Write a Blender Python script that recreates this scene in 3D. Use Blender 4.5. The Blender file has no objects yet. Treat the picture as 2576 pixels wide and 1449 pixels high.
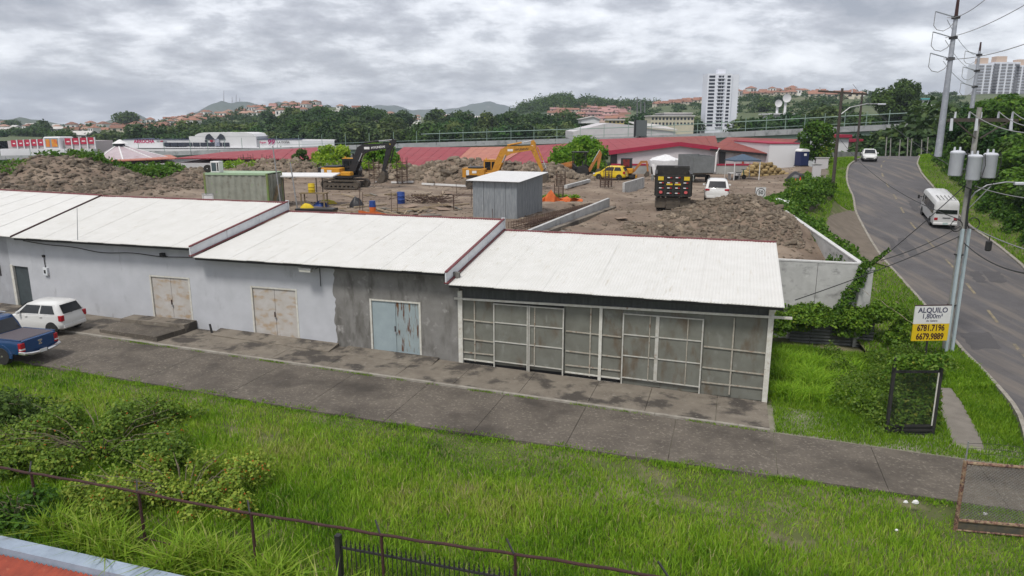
import bpy, math, random
import numpy as np
from mathutils import Vector, Matrix, noise as mnoise
R = random.Random(11)
NR = np.random.default_rng(5)
S = bpy.context.scene
COL = S.collection
# ---------------------------------------------------------------- camera
CAMH, FPX, HOR = 10.8, 1800.0, 315.0
PITCH = math.atan((724.5 - HOR) / FPX)
cc, ss = math.cos(PITCH), math.sin(PITCH)
cam_d = bpy.data.cameras.new('camera'); cam = bpy.data.objects.new('camera', cam_d); COL.objects.link(cam)
cam.location = (0, 0, CAMH); cam.rotation_euler = (math.pi / 2 - PITCH, 0, 0)
cam_d.sensor_width = 36; cam_d.lens = 36 * FPX / 2576; cam_d.clip_start = .2; cam_d.clip_end = 20000
S.camera = cam
# ---------------------------------------------------------------- sky and sun
SUN_EL, SUN_AZ = math.radians(58), math.radians(-150)   # azimuth measured from +Y, clockwise
w = bpy.data.worlds.new('World'); S.world = w; w.use_nodes = True
nt = w.node_tree; nt.nodes.clear()
def wn(t, **k):
    n = nt.nodes.new(t)
    for a, b in k.items(): setattr(n, a, b)
    return n
out = wn('ShaderNodeOutputWorld'); bg = wn('ShaderNodeBackground'); bg.inputs[1].default_value = .1
sky = wn('ShaderNodeTexSky'); sky.sky_type = 'NISHITA'; sky.sun_disc = False
sky.sun_elevation = SUN_EL; sky.sun_rotation = SUN_AZ
tc = wn('ShaderNodeTexCoord'); sep = wn('ShaderNodeSeparateXYZ'); nt.links.new(tc.outputs['Generated'], sep.inputs[0])
def wmath(op, a, b=None):
    m = wn('ShaderNodeMath', operation=op)
    for i, v in enumerate((a, b)):
        if v is None: continue
        if isinstance(v, (int, float)): m.inputs[i].default_value = v
        else: nt.links.new(v, m.inputs[i])
    return m.outputs[0]
zz = wmath('ADD', wmath('MAXIMUM', sep.outputs[2], 0.0), .26)
comb = wn('ShaderNodeCombineXYZ')
nt.links.new(wmath('DIVIDE', sep.outputs[0], zz), comb.inputs[0]); nt.links.new(wmath('DIVIDE', sep.outputs[1], zz), comb.inputs[1])
def wnoise(scale, detail, rough, dist, off):
    mp = wn('ShaderNodeMapping'); mp.inputs[1].default_value = off; nt.links.new(comb.outputs[0], mp.inputs[0])
    n = wn('ShaderNodeTexNoise'); n.inputs['Scale'].default_value = scale; n.inputs['Detail'].default_value = detail
    n.inputs['Roughness'].default_value = rough; n.inputs['Distortion'].default_value = dist
    nt.links.new(mp.outputs[0], n.inputs['Vector']); return n.outputs[0]
def wramp(src, stops):
    r = wn('ShaderNodeValToRGB'); nt.links.new(src, r.inputs[0]); els = r.color_ramp.elements
    while len(els) < len(stops): els.new(.5)
    for e_, (p_, c_) in zip(els, stops): e_.position = p_; e_.color = (*c_, 1) if len(c_) == 3 else c_
    return r.outputs[0]
n1 = wnoise(1.5, 10, .6, .15, (4.4, 2.7, 0)); n2 = wnoise(4.6, 9, .62, .15, (1.0, 5.2, 0))
nsum = wmath('ADD', wmath('MULTIPLY', n1, .66), wmath('MULTIPLY', n2, .34))
cl = wramp(nsum, [(.38, (.21, .21, .232)), (.455, (.31, .305, .325)), (.495, (.40, .40, .42)), (.53, (.54, .54, .56)), (.61, (.73, .73, .745))])
cs = wn('ShaderNodeVectorMath', operation='SCALE'); nt.links.new(cl, cs.inputs[0]); cs.inputs[3].default_value = 8.6
mx = wn('ShaderNodeMix', data_type='RGBA'); nt.links.new(sky.outputs[0], mx.inputs['A']); nt.links.new(cs.outputs[0], mx.inputs['B'])
mx.inputs['Factor'].default_value = .88
nt.links.new(mx.outputs['Result'], bg.inputs[0]); nt.links.new(bg.outputs[0], out.inputs[0])
sl = bpy.data.lights.new('sun', 'SUN'); sl.energy = 1.5; sl.angle = math.radians(12); sl.color = (1, .96, .9)
so = bpy.data.objects.new('sun', sl); COL.objects.link(so)
so.rotation_euler = (math.pi / 2 - SUN_EL, 0, -SUN_AZ + math.pi)
sdir = Vector((math.sin(SUN_AZ) * math.cos(SUN_EL), math.cos(SUN_AZ) * math.cos(SUN_EL), math.sin(SUN_EL)))
so.rotation_euler = sdir.to_track_quat('Z', 'Y').to_euler(); so.location = (0, 0, 60)
vs = S.view_settings; vs.view_transform = 'Standard'; vs.look = 'None'; vs.gamma = 1; vs.exposure = 1.05; vs.use_curve_mapping = False
# ---------------------------------------------------------------- picking helpers (photo pixel -> place in the world)
def ray(px, py):
    x = (px - 1288) / FPX; y = -(py - 724.5) / FPX
    return (x, y * ss + cc, y * cc - ss)
def P(px, py, z):
    d = ray(px, py); t = (z - CAMH) / d[2]; return Vector((d[0] * t, d[1] * t, z))
def PY(px, py, Y):
    d = ray(px, py); t = Y / d[1]; return Vector((d[0] * t, Y, CAMH + d[2] * t))
AX, AY = 10.02, 26.71; EX, EY = .956, -.293; G = .0285
def loc2w(x, y): return (AX + x * EX - y * EY, AY + x * EY + y * EX)     # building frame: x right along the front, y back
def w2loc(X, Y): return ((X - AX) * EX + (Y - AY) * EY, -(X - AX) * EY + (Y - AY) * EX)
def lotz(X, Y): return -G * w2loc(X, Y)[0]
def LOT(px, py, dz=0):
    d = ray(px, py); k = G * (AX * EX + AY * EY) + dz - CAMH; t = k / (d[2] + G * (d[0] * EX + d[1] * EY))
    return Vector((d[0] * t, d[1] * t, CAMH + d[2] * t))
BROT = math.atan2(EY, EX)
def lerp(a, b, t): return a + (b - a) * t
def interp(x, tab):
    if x <= tab[0][0]: return tab[0][1]
    for (a, va), (b, vb) in zip(tab, tab[1:]):
        if x <= b: return lerp(va, vb, (x - a) / (b - a))
    return tab[-1][1]
# ---------------------------------------------------------------- object helpers
def tag(o, label=None, cat=None, group=None, kind=None):
    if label: o['label'] = label
    if cat: o['category'] = cat
    if group: o['group'] = group
    if kind: o['kind'] = kind
    return o
def thing(name, label, cat, loc=(0, 0, 0), rz=0, group=None):
    o = bpy.data.objects.new(name, None); o.empty_display_size = .2; COL.objects.link(o)
    o.location = loc; o.rotation_euler = (0, 0, rz)
    return tag(o, label, cat, group)
def copy_tree(o, parent=None, loc=None, rz=None, scale=None, label=None):
    c = o.copy(); COL.objects.link(c)
    if parent: c.parent = parent
    if loc is not None: c.location = loc
    if rz is not None: c.rotation_euler = (0, 0, rz)
    if scale is not None: c.scale = scale if hasattr(scale, '__len__') else (scale,) * 3
    if label: c['label'] = label
    for ch in o.children: copy_tree(ch, c)
    return c
def fast_mesh(name, V, F, mat, tone=None, smooth=False):
    V = np.asarray(V, np.float32); F = np.asarray(F, np.int32); k = F.shape[1]
    me = bpy.data.meshes.new(name); me.vertices.add(len(V)); me.vertices.foreach_set('co', V.ravel())
    me.loops.add(F.size); me.loops.foreach_set('vertex_index', F.ravel())
    me.polygons.add(len(F)); me.polygons.foreach_set('loop_start', np.arange(0, F.size, k, dtype=np.int32))
    me.polygons.foreach_set('loop_total', np.full(len(F), k, np.int32))
    if smooth: me.polygons.foreach_set('use_smooth', np.ones(len(F), bool))
    if tone is not None:
        a = me.attributes.new('tone', 'FLOAT', 'POINT'); a.data.foreach_set('value', np.asarray(tone, np.float32))
    me.update(); me.validate(); me.materials.append(mat); return me
def link(name, me, parent=None, loc=None):
    o = bpy.data.objects.new(name, me); COL.objects.link(o)
    if parent: o.parent = parent
    if loc is not None: o.location = loc
    return o
class MB:
    def __init__(s): s.v = []; s.f = []
    def add(s, vs, fs):
        b = len(s.v); s.v += [tuple(v) for v in vs]; s.f += [tuple(i + b for i in f) for f in fs]; return s
    def box(s, x0, x1, y0, y1, z0, z1, bev=0):
        if bev:
            b = bev; rings = []
            for z, i in ((z0, b), (z0 + b, 0), (z1 - b, 0), (z1, b)):
                X0, X1, Y0, Y1 = x0 + i, x1 - i, y0 + i, y1 - i
                rings.append([(X0 + b, Y0, z), (X1 - b, Y0, z), (X1, Y0 + b, z), (X1, Y1 - b, z), (X1 - b, Y1, z), (X0 + b, Y1, z), (X0, Y1 - b, z), (X0, Y0 + b, z)])
            return s.loft(rings)
        return s.add([(x0, y0, z0), (x1, y0, z0), (x1, y1, z0), (x0, y1, z0), (x0, y0, z1), (x1, y0, z1), (x1, y1, z1), (x0, y1, z1)],
                     [(0, 3, 2, 1), (4, 5, 6, 7), (0, 1, 5, 4), (1, 2, 6, 5), (2, 3, 7, 6), (3, 0, 4, 7)])
    def bar(s, a, b, w, h=None, up=(0, 0, 1)):        # rectangular bar from a to b
        h = h or w; a = Vector(a); b = Vector(b); d = (b - a).normalized(); u = Vector(up)
        if abs(d.dot(u)) > .95: u = Vector((0, 1, 0))
        l = d.cross(u).normalized() * (w / 2); u = l.cross(d).normalized() * (h / 2)
        q = [a - l - u, a + l - u, a + l + u, a - l + u, b - l - u, b + l - u, b + l + u, b - l + u]
        return s.add(q, [(0, 1, 2, 3), (7, 6, 5, 4), (0, 4, 5, 1), (1, 5, 6, 2), (2, 6, 7, 3), (3, 7, 4, 0)])
    def cyl(s, a, b, r0, r1=None, n=10, cap=True):
        r1 = r0 if r1 is None else r1; a = Vector(a); b = Vector(b); d = (b - a).normalized()
        u = Vector((0, 0, 1)) if abs(d.z) < .9 else Vector((1, 0, 0)); l = d.cross(u).normalized(); u = l.cross(d)
        c = [(math.cos(2 * math.pi * i / n), math.sin(2 * math.pi * i / n)) for i in range(n)]
        vs = [a + (l * x + u * y) * r0 for x, y in c] + [b + (l * x + u * y) * r1 for x, y in c]
        fs = [(i, i + n, (i + 1) % n + n, (i + 1) % n) for i in range(n)]
        if cap: fs += [tuple(range(n)), tuple(range(2 * n - 1, n - 1, -1))]
        return s.add(vs, fs)
    def tube(s, pts, r, n=6):
        pts = [Vector(p) for p in pts]; rings = []
        for i, p in enumerate(pts):
            d = (pts[min(i + 1, len(pts) - 1)] - pts[max(i - 1, 0)]).normalized()
            u = Vector((0, 0, 1)) if abs(d.z) < .9 else Vector((1, 0, 0)); l = d.cross(u).normalized(); u = l.cross(d)
            rr = r(i / (len(pts) - 1)) if callable(r) else r
            rings.append([p + (l * math.cos(2 * math.pi * k / n) + u * math.sin(2 * math.pi * k / n)) * rr for k in range(n)])
        return s.loft(rings)
    def loft(s, rings, caps=True, closed=True):
        n = len(rings[0]); vs = [p for r in rings for p in r]; fs = []
        for i in range(len(rings) - 1):
            for k in range(n if closed else n - 1):
                k2 = (k + 1) % n; fs.append((i * n + k, i * n + k2, (i + 1) * n + k2, (i + 1) * n + k))
        if caps and closed: fs += [tuple(range(n - 1, -1, -1)), tuple(range((len(rings) - 1) * n, len(rings) * n))]
        return s.add(vs, fs)
    def prism(s, pts, y0, y1):       # polygon in x,z swept along y
        n = len(pts)
        return s.loft([[(x, y0, z) for x, z in pts], [(x, y1, z) for x, z in pts]])
    def slab(s, pts, z0, z1):        # polygon in x,y swept along z
        return s.loft([[(x, y, z0) for x, y in pts], [(x, y, z1) for x, y in pts]])
    def quad(s, a, b, c, d): return s.add([a, b, c, d], [(0, 1, 2, 3)])
    def mesh(s, name, mat, smooth=False):
        me = bpy.data.meshes.new(name); me.from_pydata([tuple(v) for v in s.v], [], s.f); me.update()
        if isinstance(mat, (list, tuple)):
            for m in mat: me.materials.append(m)
        else: me.materials.append(mat)
        import bmesh
        bm = bmesh.new(); bm.from_mesh(me); bmesh.ops.recalc_face_normals(bm, faces=bm.faces); bm.to_mesh(me); bm.free()
        if smooth:
            me.polygons.foreach_set('use_smooth', np.ones(len(me.polygons), bool))
            me.set_sharp_from_angle(angle=math.radians(38))
        return me
    def build(s, name, mat, parent=None, loc=None, smooth=False): return link(name, s.mesh(name, mat, smooth), parent, loc)
def B(*a, **k): return MB().box(*a, **k)
_txt = {}
def text(name, body, size, mat, parent, loc, rot=(math.pi / 2, 0, 0), align='CENTER', bold=0, squeeze=1, shear=0):
    cu = bpy.data.curves.new('lettering', 'FONT'); cu.body = body; cu.size = size; cu.align_x = align; cu.align_y = 'CENTER'
    cu.extrude = .004; cu.offset = bold; cu.shear = shear; cu.resolution_u = 3
    o = bpy.data.objects.new('lettering', cu); COL.objects.link(o); bpy.context.view_layer.update()
    me = bpy.data.meshes.new_from_object(o.evaluated_get(bpy.context.evaluated_depsgraph_get()))
    bpy.data.objects.remove(o); me.materials.clear(); me.materials.append(mat)
    t = link(name, me, parent, loc); t.rotation_euler = rot; t.scale = (squeeze, 1, 1); return t
# ---------------------------------------------------------------- materials
def M(name, c1, c2=None, scale=4, rough=.8, metal=0, bump=0, bs=30, c3=None, s3=1.2, t3=(.55, .68), st=(1, 1, 1), st3=None, spec=.4,
      c4=None, s4=3, t4=(.6, .7), st4=None, coat=0, detail=5):
    m = bpy.data.materials.new(name); m.use_nodes = True; t = m.node_tree; N = t.nodes; L = t.links
    b = N['Principled BSDF']; b.inputs['Roughness'].default_value = rough; b.inputs['Metallic'].default_value = metal
    b.inputs['Specular IOR Level'].default_value = spec; b.inputs['Coat Weight'].default_value = coat
    b.inputs['Base Color'].default_value = (*c1, 1)
    if c2 is None and not bump and c3 is None: return m
    tcn = N.new('ShaderNodeTexCoord')
    def ns(sc, stv, off, det=detail):
        mp = N.new('ShaderNodeMapping'); mp.inputs['Scale'].default_value = stv; mp.inputs['Location'].default_value = off
        L.new(tcn.outputs['Object'], mp.inputs[0]); n = N.new('ShaderNodeTexNoise'); n.inputs['Scale'].default_value = sc
        n.inputs['Detail'].default_value = det; n.inputs['Roughness'].default_value = .6; L.new(mp.outputs[0], n.inputs['Vector']); return n.outputs[0]
    def mr(src, lo, hi):
        r = N.new('ShaderNodeMapRange'); L.new(src, r.inputs[0]); r.inputs[1].default_value = lo; r.inputs[2].default_value = hi; return r.outputs[0]
    def mix(f, a, bcol):
        x = N.new('ShaderNodeMix'); x.data_type = 'RGBA'; L.new(f, x.inputs['Factor'])
        if isinstance(a, tuple): x.inputs['A'].default_value = (*a, 1)
        else: L.new(a, x.inputs['A'])
        x.inputs['B'].default_value = (*bcol, 1); return x.outputs['Result']
    col = c1
    if c2 is not None: col = mix(mr(ns(scale, st, (0, 0, 0)), .32, .68), c1, c2)
    if c3 is not None: col = mix(mr(ns(s3, st3 or st, (7, 3, 1)), *t3), col, c3)
    if c4 is not None: col = mix(mr(ns(s4, st4 or st, (-4, 9, 2)), *t4), col, c4)
    if not isinstance(col, tuple): L.new(col, b.inputs['Base Color'])
    if bump:
        bp = N.new('ShaderNodeBump'); bp.inputs['Strength'].default_value = bump; bp.inputs['Distance'].default_value = .03
        L.new(ns(bs, (1, 1, 1), (1, 1, 1), 6), bp.inputs['Height']); L.new(bp.outputs[0], b.inputs['Normal'])
    return m
def leafmat(name, stops, rough=.55, trans=.35, var=.06):
    m = bpy.data.materials.new(name); m.use_nodes = True; t = m.node_tree; N = t.nodes; L = t.links
    b = N['Principled BSDF']; b.inputs['Roughness'].default_value = rough; b.inputs['Specular IOR Level'].default_value = .25
    a = N.new('ShaderNodeAttribute'); a.attribute_name = 'tone'
    r = N.new('ShaderNodeValToRGB'); L.new(a.outputs['Fac'], r.inputs[0]); els = r.color_ramp.elements
    while len(els) < len(stops): els.new(.5)
    for e_, (p_, c_) in zip(els, stops): e_.position = p_; e_.color = (*c_, 1)
    oi = N.new('ShaderNodeObjectInfo'); hs = N.new('ShaderNodeHueSaturation'); L.new(r.outputs[0], hs.inputs['Color'])
    mr = N.new('ShaderNodeMapRange'); L.new(oi.outputs['Random'], mr.inputs[0]); mr.inputs[3].default_value = .5 - var / 2; mr.inputs[4].default_value = .5 + var / 2; L.new(mr.outputs[0], hs.inputs['Hue'])
    mv = N.new('ShaderNodeMapRange'); L.new(oi.outputs['Random'], mv.inputs[0]); mv.inputs[3].default_value = 1.25; mv.inputs[4].default_value = .75; L.new(mv.outputs[0], hs.inputs['Value'])
    L.new(hs.outputs[0], b.inputs['Base Color'])
    tr = N.new('ShaderNodeBsdfTranslucent'); L.new(hs.outputs[0], tr.inputs[0]); mxs = N.new('ShaderNodeMixShader'); mxs.inputs[0].default_value = trans
    L.new(b.outputs[0], mxs.inputs[1]); L.new(tr.outputs[0], mxs.inputs[2]); L.new(mxs.outputs[0], N['Material Output'].inputs[0]); return m
white_roof = M('white_roof_sheet', (.60, .595, .57), (.55, .545, .515), 1.3, .5, 0, 0, c3=(.43, .40, .33), s3=5, t3=(.6, .8), st3=(1, .06, 1), c4=(.28, .265, .24), s4=12, t4=(.67, .76), st4=(1.3, .09, 1))
maroon = M('maroon_flashing', (.17, .035, .04), (.1, .03, .03), 5, .6, c3=(.3, .2, .17), s3=9, t3=(.62, .75))
panel_white = M('white_gable_panel', (.62, .64, .66), (.5, .53, .56), 2, .6, c3=(.33, .17, .08), s3=1.8, t3=(.7, .85))
plaster_white = M('white_plaster', (.46, .472, .50), (.40, .41, .435), 1.1, .85, bump=.15, bs=25, c3=(.25, .25, .26), s3=2.2, t3=(.62, .82), st3=(1, 1, .35), c4=(.17, .165, .155), s4=5, t4=(.75, .85))
plaster_grey = M('bare_render', (.22, .215, .205), (.15, .145, .135), 1.3, .9, bump=.25, bs=20, c3=(.085, .08, .07), s3=1.1, t3=(.52, .72), st3=(1.6, 1, .5), c4=(.32, .31, .30), s4=2.4, t4=(.6, .75))
door_beige = M('stained_door', (.45, .435, .42), (.39, .36, .325), 2.2, .6, c3=(.34, .235, .13), s3=1.6, t3=(.5, .7), st3=(1, 1, 1.8), c4=(.2, .11, .06), s4=4, t4=(.66, .76), st4=(2.2, 1, .5))
door_blue = M('pale_blue_door', (.29, .35, .37), (.25, .305, .325), 2, .5, c3=(.15, .06, .03), s3=3, t3=(.68, .74), st3=(2.5, 1, .45))
door_rusty = M('rusted_blue_door', (.28, .335, .35), (.24, .29, .3), 2, .55, c3=(.10, .04, .018), s3=2.6, t3=(.54, .62), st3=(2.6, 1, .4), c4=(.2, .13, .05), s4=3, t4=(.58, .68), st4=(3, 1, .4))
dark_door = M('dark_door', (.055, .07, .075), (.04, .05, .055), 3, .6)
frame_paint = M('worn_white_paint', (.58, .58, .54), (.46, .44, .38), 6, .6, c3=(.22, .12, .07), s3=5, t3=(.64, .76))
door_bar_paint = M('door_bar_paint', (.46, .46, .43), (.36, .345, .30), 6, .65, c3=(.2, .12, .07), s3=5, t3=(.62, .76))
bar_paint = M('bar_paint', (.36, .35, .30), (.27, .235, .19), 6, .65, c3=(.17, .09, .05), s3=4, t3=(.55, .7))
sheet_grey = M('galvanised_sheet', (.185, .19, .165), (.14, .14, .118), 1.4, .65, .2, c3=(.11, .072, .042), s3=1.5, t3=(.53, .76), st3=(1.2, 1, .5), c4=(.25, .255, .235), s4=2.6, t4=(.6, .78), st4=(1, 1, .5))
sheet_dark = M('dark_corrugated', (.085, .09, .092), (.055, .06, .06), 3, .6, .3, st=(3, 1, .4))
conc = M('driveway_concrete', (.128, .110, .089), (.082, .070, .057), .9, .92, bump=.7, bs=22, c3=(.22, .195, .16), s3=9, t3=(.54, .70), c4=(.052, .044, .036), s4=.45, t4=(.5, .7), detail=9)
conc_lt = M('apron_concrete', (.20, .175, .14), (.14, .12, .097), 1.7, .9, bump=.4, bs=25, c3=(.06, .052, .044), s3=.8, t3=(.5, .6), c4=(.27, .25, .21), s4=6, t4=(.62, .74))
conc_wall = M('grey_concrete', (.46, .46, .45), (.36, .36, .35), 1.5, .9, bump=.2, bs=18, c3=(.2, .2, .195), s3=1.2, t3=(.55, .72), st3=(1, 1, 1.6), c4=(.5, .5, .49), s4=3, t4=(.62, .75))
asphalt = M('asphalt', (.098, .093, .096), (.078, .074, .076), .8, .9, bump=.3, bs=40, c3=(.15, .131, .115), s3=.9, t3=(.47, .66), st3=(1.3, .07, 1), c4=(.13, .122, .115), s4=9, t4=(.58, .75), detail=8)
lane_paint = M('worn_lane_paint', (.25, .205, .12), (.11, .10, .085), 3, .8)
kerb_mat = M('kerb', (.32, .30, .26), (.2, .18, .15), 3, .9, bump=.2)
soil = M('site_soil', (.185, .137, .100), (.125, .093, .069), .6, .95, bump=.8, bs=6, c3=(.245, .195, .147), s3=.3, t3=(.47, .66), c4=(.09, .066, .05), s4=1.3, t4=(.58, .72))
rock_m = M('broken_rock', (.185, .148, .108), (.105, .083, .062), 1.2, .95, bump=.6, bs=9, c3=(.28, .235, .175), s3=2.4, t3=(.56, .7))
def rnd_value(m, lo, hi):
    N = m.node_tree.nodes; L = m.node_tree.links; b = N['Principled BSDF']; src = b.inputs['Base Color'].links[0].from_socket
    oi = N.new('ShaderNodeObjectInfo'); hs = N.new('ShaderNodeHueSaturation'); mr = N.new('ShaderNodeMapRange')
    L.new(oi.outputs['Random'], mr.inputs[0]); mr.inputs[3].default_value = lo; mr.inputs[4].default_value = hi
    L.new(mr.outputs[0], hs.inputs['Value']); L.new(src, hs.inputs['Color']); L.new(hs.outputs[0], b.inputs['Base Color'])
rnd_value(rock_m, .7, 1.5)
grass_soil = M('grass_soil', (.08, .105, .022), (.075, .08, .03), .8, .95, bump=.5, bs=10, c3=(.20, .17, .11), s3=.6, t3=(.5, .72))
far_green = M('far_ground', (.06, .085, .035), (.09, .10, .05), .02, .95)
rust = M('rusty_pipe', (.055, .02, .018), (.03, .014, .013), 9, .8, bump=.3, bs=40, c3=(.14, .06, .04), s3=6, t3=(.64, .78))
black_iron = M('black_iron', (.02, .021, .024), (.03, .027, .024), 8, .6)
blue_wall = M('pale_blue_wall', (.30, .36, .44), (.22, .265, .33), 2, .85, bump=.2, c3=(.2, .22, .24), s3=1.4, t3=(.6, .8))
red_sheet = M('red_roof_tin', (.36, .075, .04), (.24, .05, .03), 3, .6, c3=(.42, .17, .1), s3=4, t3=(.6, .75))
steel = M('steel', (.36, .37, .38), (.28, .285, .29), 5, .45, .5)
galv = M('galvanised', (.30, .32, .335), (.20, .22, .235), 2.5, .5, .3, st=(3, 3, .6), c3=(.42, .44, .45), s3=3, t3=(.64, .72), st3=(6, 6, .5))
rubber = M('rubber', (.018, .018, .018), (.028, .026, .024), 6, .85)
glass = M('dark_glass', (.012, .014, .016), None, rough=.08, spec=.6)
chrome = M('chrome', (.62, .62, .62), None, rough=.18, metal=.9)
black_pl = M('black_plastic', (.02, .02, .021), None, rough=.6)
red_lamp = M('red_lens', (.32, .012, .02), None, rough=.2)
white_lens = M('clear_lens', (.6, .6, .6), None, rough=.15)
car_white = M('white_car_paint', (.62, .62, .605), None, rough=.25, coat=.4)
car_white2 = M('white_van_paint', (.60, .60, .595), (.52, .52, .51), 2, rough=.35, coat=.3)
car_blue = M('blue_car_paint', (.006, .04, .13), (.006, .05, .16), 1, rough=.25, coat=.6, metal=.2)
car_yellow = M('taxi_paint', (.62, .44, .012), None, rough=.3, coat=.4)
bed_cover = M('tonneau_vinyl', (.075, .065, .075), (.1, .088, .1), 60, .85, bump=.2, bs=60)
mach_yellow = M('machine_yellow', (.56, .27, .012), (.46, .21, .012), 3, .5, c3=(.2, .12, .06), s3=3, t3=(.66, .8))
mach_yellow2 = M('old_machine_yellow', (.5, .24, .02), (.36, .16, .02), 3, .6, c3=(.14, .085, .05), s3=3, t3=(.6, .75))
mach_orange = M('loader_orange', (.42, .17, .04), (.3, .12, .035), 3, .65, c3=(.12, .08, .05), s3=3, t3=(.58, .75))
mach_black = M('machine_black', (.012, .012, .014), (.022, .021, .022), 3, .45)
muddy = M('muddy_steel', (.06, .05, .04), (.1, .082, .062), 4, .9, bump=.3)
white_p = M('white_paint', (.66, .66, .655), (.58, .58, .575), 3, .6)
white_cloth = M('white_tarp', (.66, .66, .66), (.56, .56, .57), 4, .7)
pole_conc = M('pole_concrete', (.30, .295, .27), (.22, .215, .2), 4, .85, bump=.2)
pole_wood = M('pole_wood', (.075, .062, .052), (.05, .042, .036), 8, .9, st=(4, 4, .4))
pole_steel = M('weathered_pole', (.36, .38, .42), (.28, .30, .34), 3, .6, .2, c3=(.46, .47, .5), s3=2, t3=(.56, .72))
pole_blue = M('blue_conduit', (.40, .47, .50), (.33, .4, .43), 3, .5)
trans_grey = M('transformer_grey', (.52, .54, .58), (.46, .48, .52), 2, .5)
cable_m = M('cable', (.02, .02, .02), None, rough=.6)
cable_g = M('bare_conductor', (.2, .2, .2), None, rough=.5)
navy = M('navy_plastic', (.012, .02, .075), None, rough=.5)
bark = M('bark', (.085, .065, .05), (.05, .04, .03), 6, .95, st=(2, 2, .4))
G_far = leafmat('far_foliage', [(0, (.02, .045, .012)), (.5, (.05, .095, .024)), (1, (.12, .175, .045))])
G_dark = leafmat('dark_foliage', [(0, (.016, .04, .008)), (.5, (.04, .095, .015)), (1, (.09, .17, .028))])
G_lime = leafmat('lime_foliage', [(0, (.06, .14, .008)), (.5, (.18, .33, .016)), (1, (.34, .46, .04))], trans=.5)
G_vine = leafmat('vine_leaves', [(0, (.033, .085, .01)), (.5, (.085, .185, .016)), (.9, (.17, .28, .028)), (1, (.26, .29, .04))], trans=.4, var=.02)
G_bush = leafmat('bush_leaves', [(0, (.05, .11, .012)), (.5, (.14, .235, .025)), (.94, (.27, .33, .05)), (.97, (.32, .3, .05)), (1, (.38, .12, .02))], trans=.4, var=.02)
G_grass = leafmat('grass_blades', [(0, (.052, .14, .008)), (.3, (.145, .30, .014)), (.62, (.28, .46, .032)), (.88, (.36, .45, .065)), (1, (.44, .40, .18))], trans=.4, var=0)
# ---------------------------------------------------------------- ground, lot, road, verge, site
def zr(Y): return interp(Y, [(10, -.22), (34, -.22), (45, .55), (52, 1.3), (60, 2.25), (75, 4.2), (88, 5.95), (97, 6.35), (105, 6.4), (115, 5.8), (140, 3)])
def roadP(px, py):
    d = ray(px, py); lo, hi = 10., 140.
    for _ in range(50):
        m_ = (lo + hi) / 2; zray = CAMH + d[2] / d[1] * m_
        if zray > zr(m_): lo = m_
        else: hi = m_
    return (d[0] / d[1] * lo, lo)
ledge = sorted([roadP(*p) for p in [(2173, 397), (2145, 410), (2135.6, 420), (2131.5, 442), (2134, 466), (2150, 498), (2154, 533), (2162, 549), (2194, 608), (2224, 653), (2299, 733), (2325, 764), (2400, 852), (2475, 932), (2576, 1042)]], key=lambda q: q[1])
redge = sorted([roadP(*p) for p in [(2312, 396), (2304, 415), (2317, 440), (2342, 468), (2385, 515), (2438, 573), (2497, 611), (2576, 675)]], key=lambda q: q[1])
LT = [(5, ledge[0][0] - 6.5)] + [(y, x) for x, y in ledge]; RT = [(8, redge[0][0] - 9)] + [(y, x) for x, y in redge]
LT = [(9.0, ledge[0][0] - (ledge[0][1] - 9) * .62)] + [(y, x) for x, y in ledge] + [(116, ledge[-1][0] + 6), (140, ledge[-1][0] + 20)]
RT = [(9.0, redge[0][0] - (redge[0][1] - 9) * .5)] + [(y, x) for x, y in redge] + [(116, redge[-1][0] + 7), (140, redge[-1][0] + 22)]
def smooth_tab(t):
    ys = np.arange(9, 140.1, 1.); xs = np.array([interp(y, t) for y in ys]); k = np.array([1, 2, 3, 2, 1]) / 9.
    xs = np.convolve(np.pad(xs, 2, 'edge'), k, 'valid'); return ys, xs
LY, LX = smooth_tab(LT); RY, RX = smooth_tab(RT)
def xl(Y): return float(np.interp(Y, LY, LX))
def xr(Y): return float(np.interp(Y, RY, RX))
def gridmesh(name, rows, mat, kind='structure', smooth=True):
    n = len(rows[0]); V = [p for r in rows for p in r]; F = []
    for i in range(len(rows) - 1):
        for k in range(n - 1): F.append((i * n + k, i * n + k + 1, (i + 1) * n + k + 1, (i + 1) * n + k))
    me = fast_mesh(name, V, F, mat, smooth=smooth); o = link(name, me); tag(o, kind=kind); return o
# the big sheet to the horizon
gr = MB().box(-5800, 5800, -300, 5800, -1.6, -1.2).build('ground', far_green); tag(gr, kind='structure')
# lot ground: a tilted plane with a little relief
def lot_h(x, y): return -G * x + .05 * mnoise.noise((x * .5, y * .5, 0)) - .06
lotg = gridmesh('lot_ground', [[(*loc2w(x, y), lot_h(x, y)) for x in np.arange(-52, 30.1, .8)] for y in np.arange(-16.9, 16, .8)], grass_soil)
o = gridmesh('lot_ground', [[(*loc2w(x, y), lot_h(x, y)) for x in np.arange(-10.9, 30.1, .8)] for y in np.arange(-29.7, -16.8, .8)], grass_soil)
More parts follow.
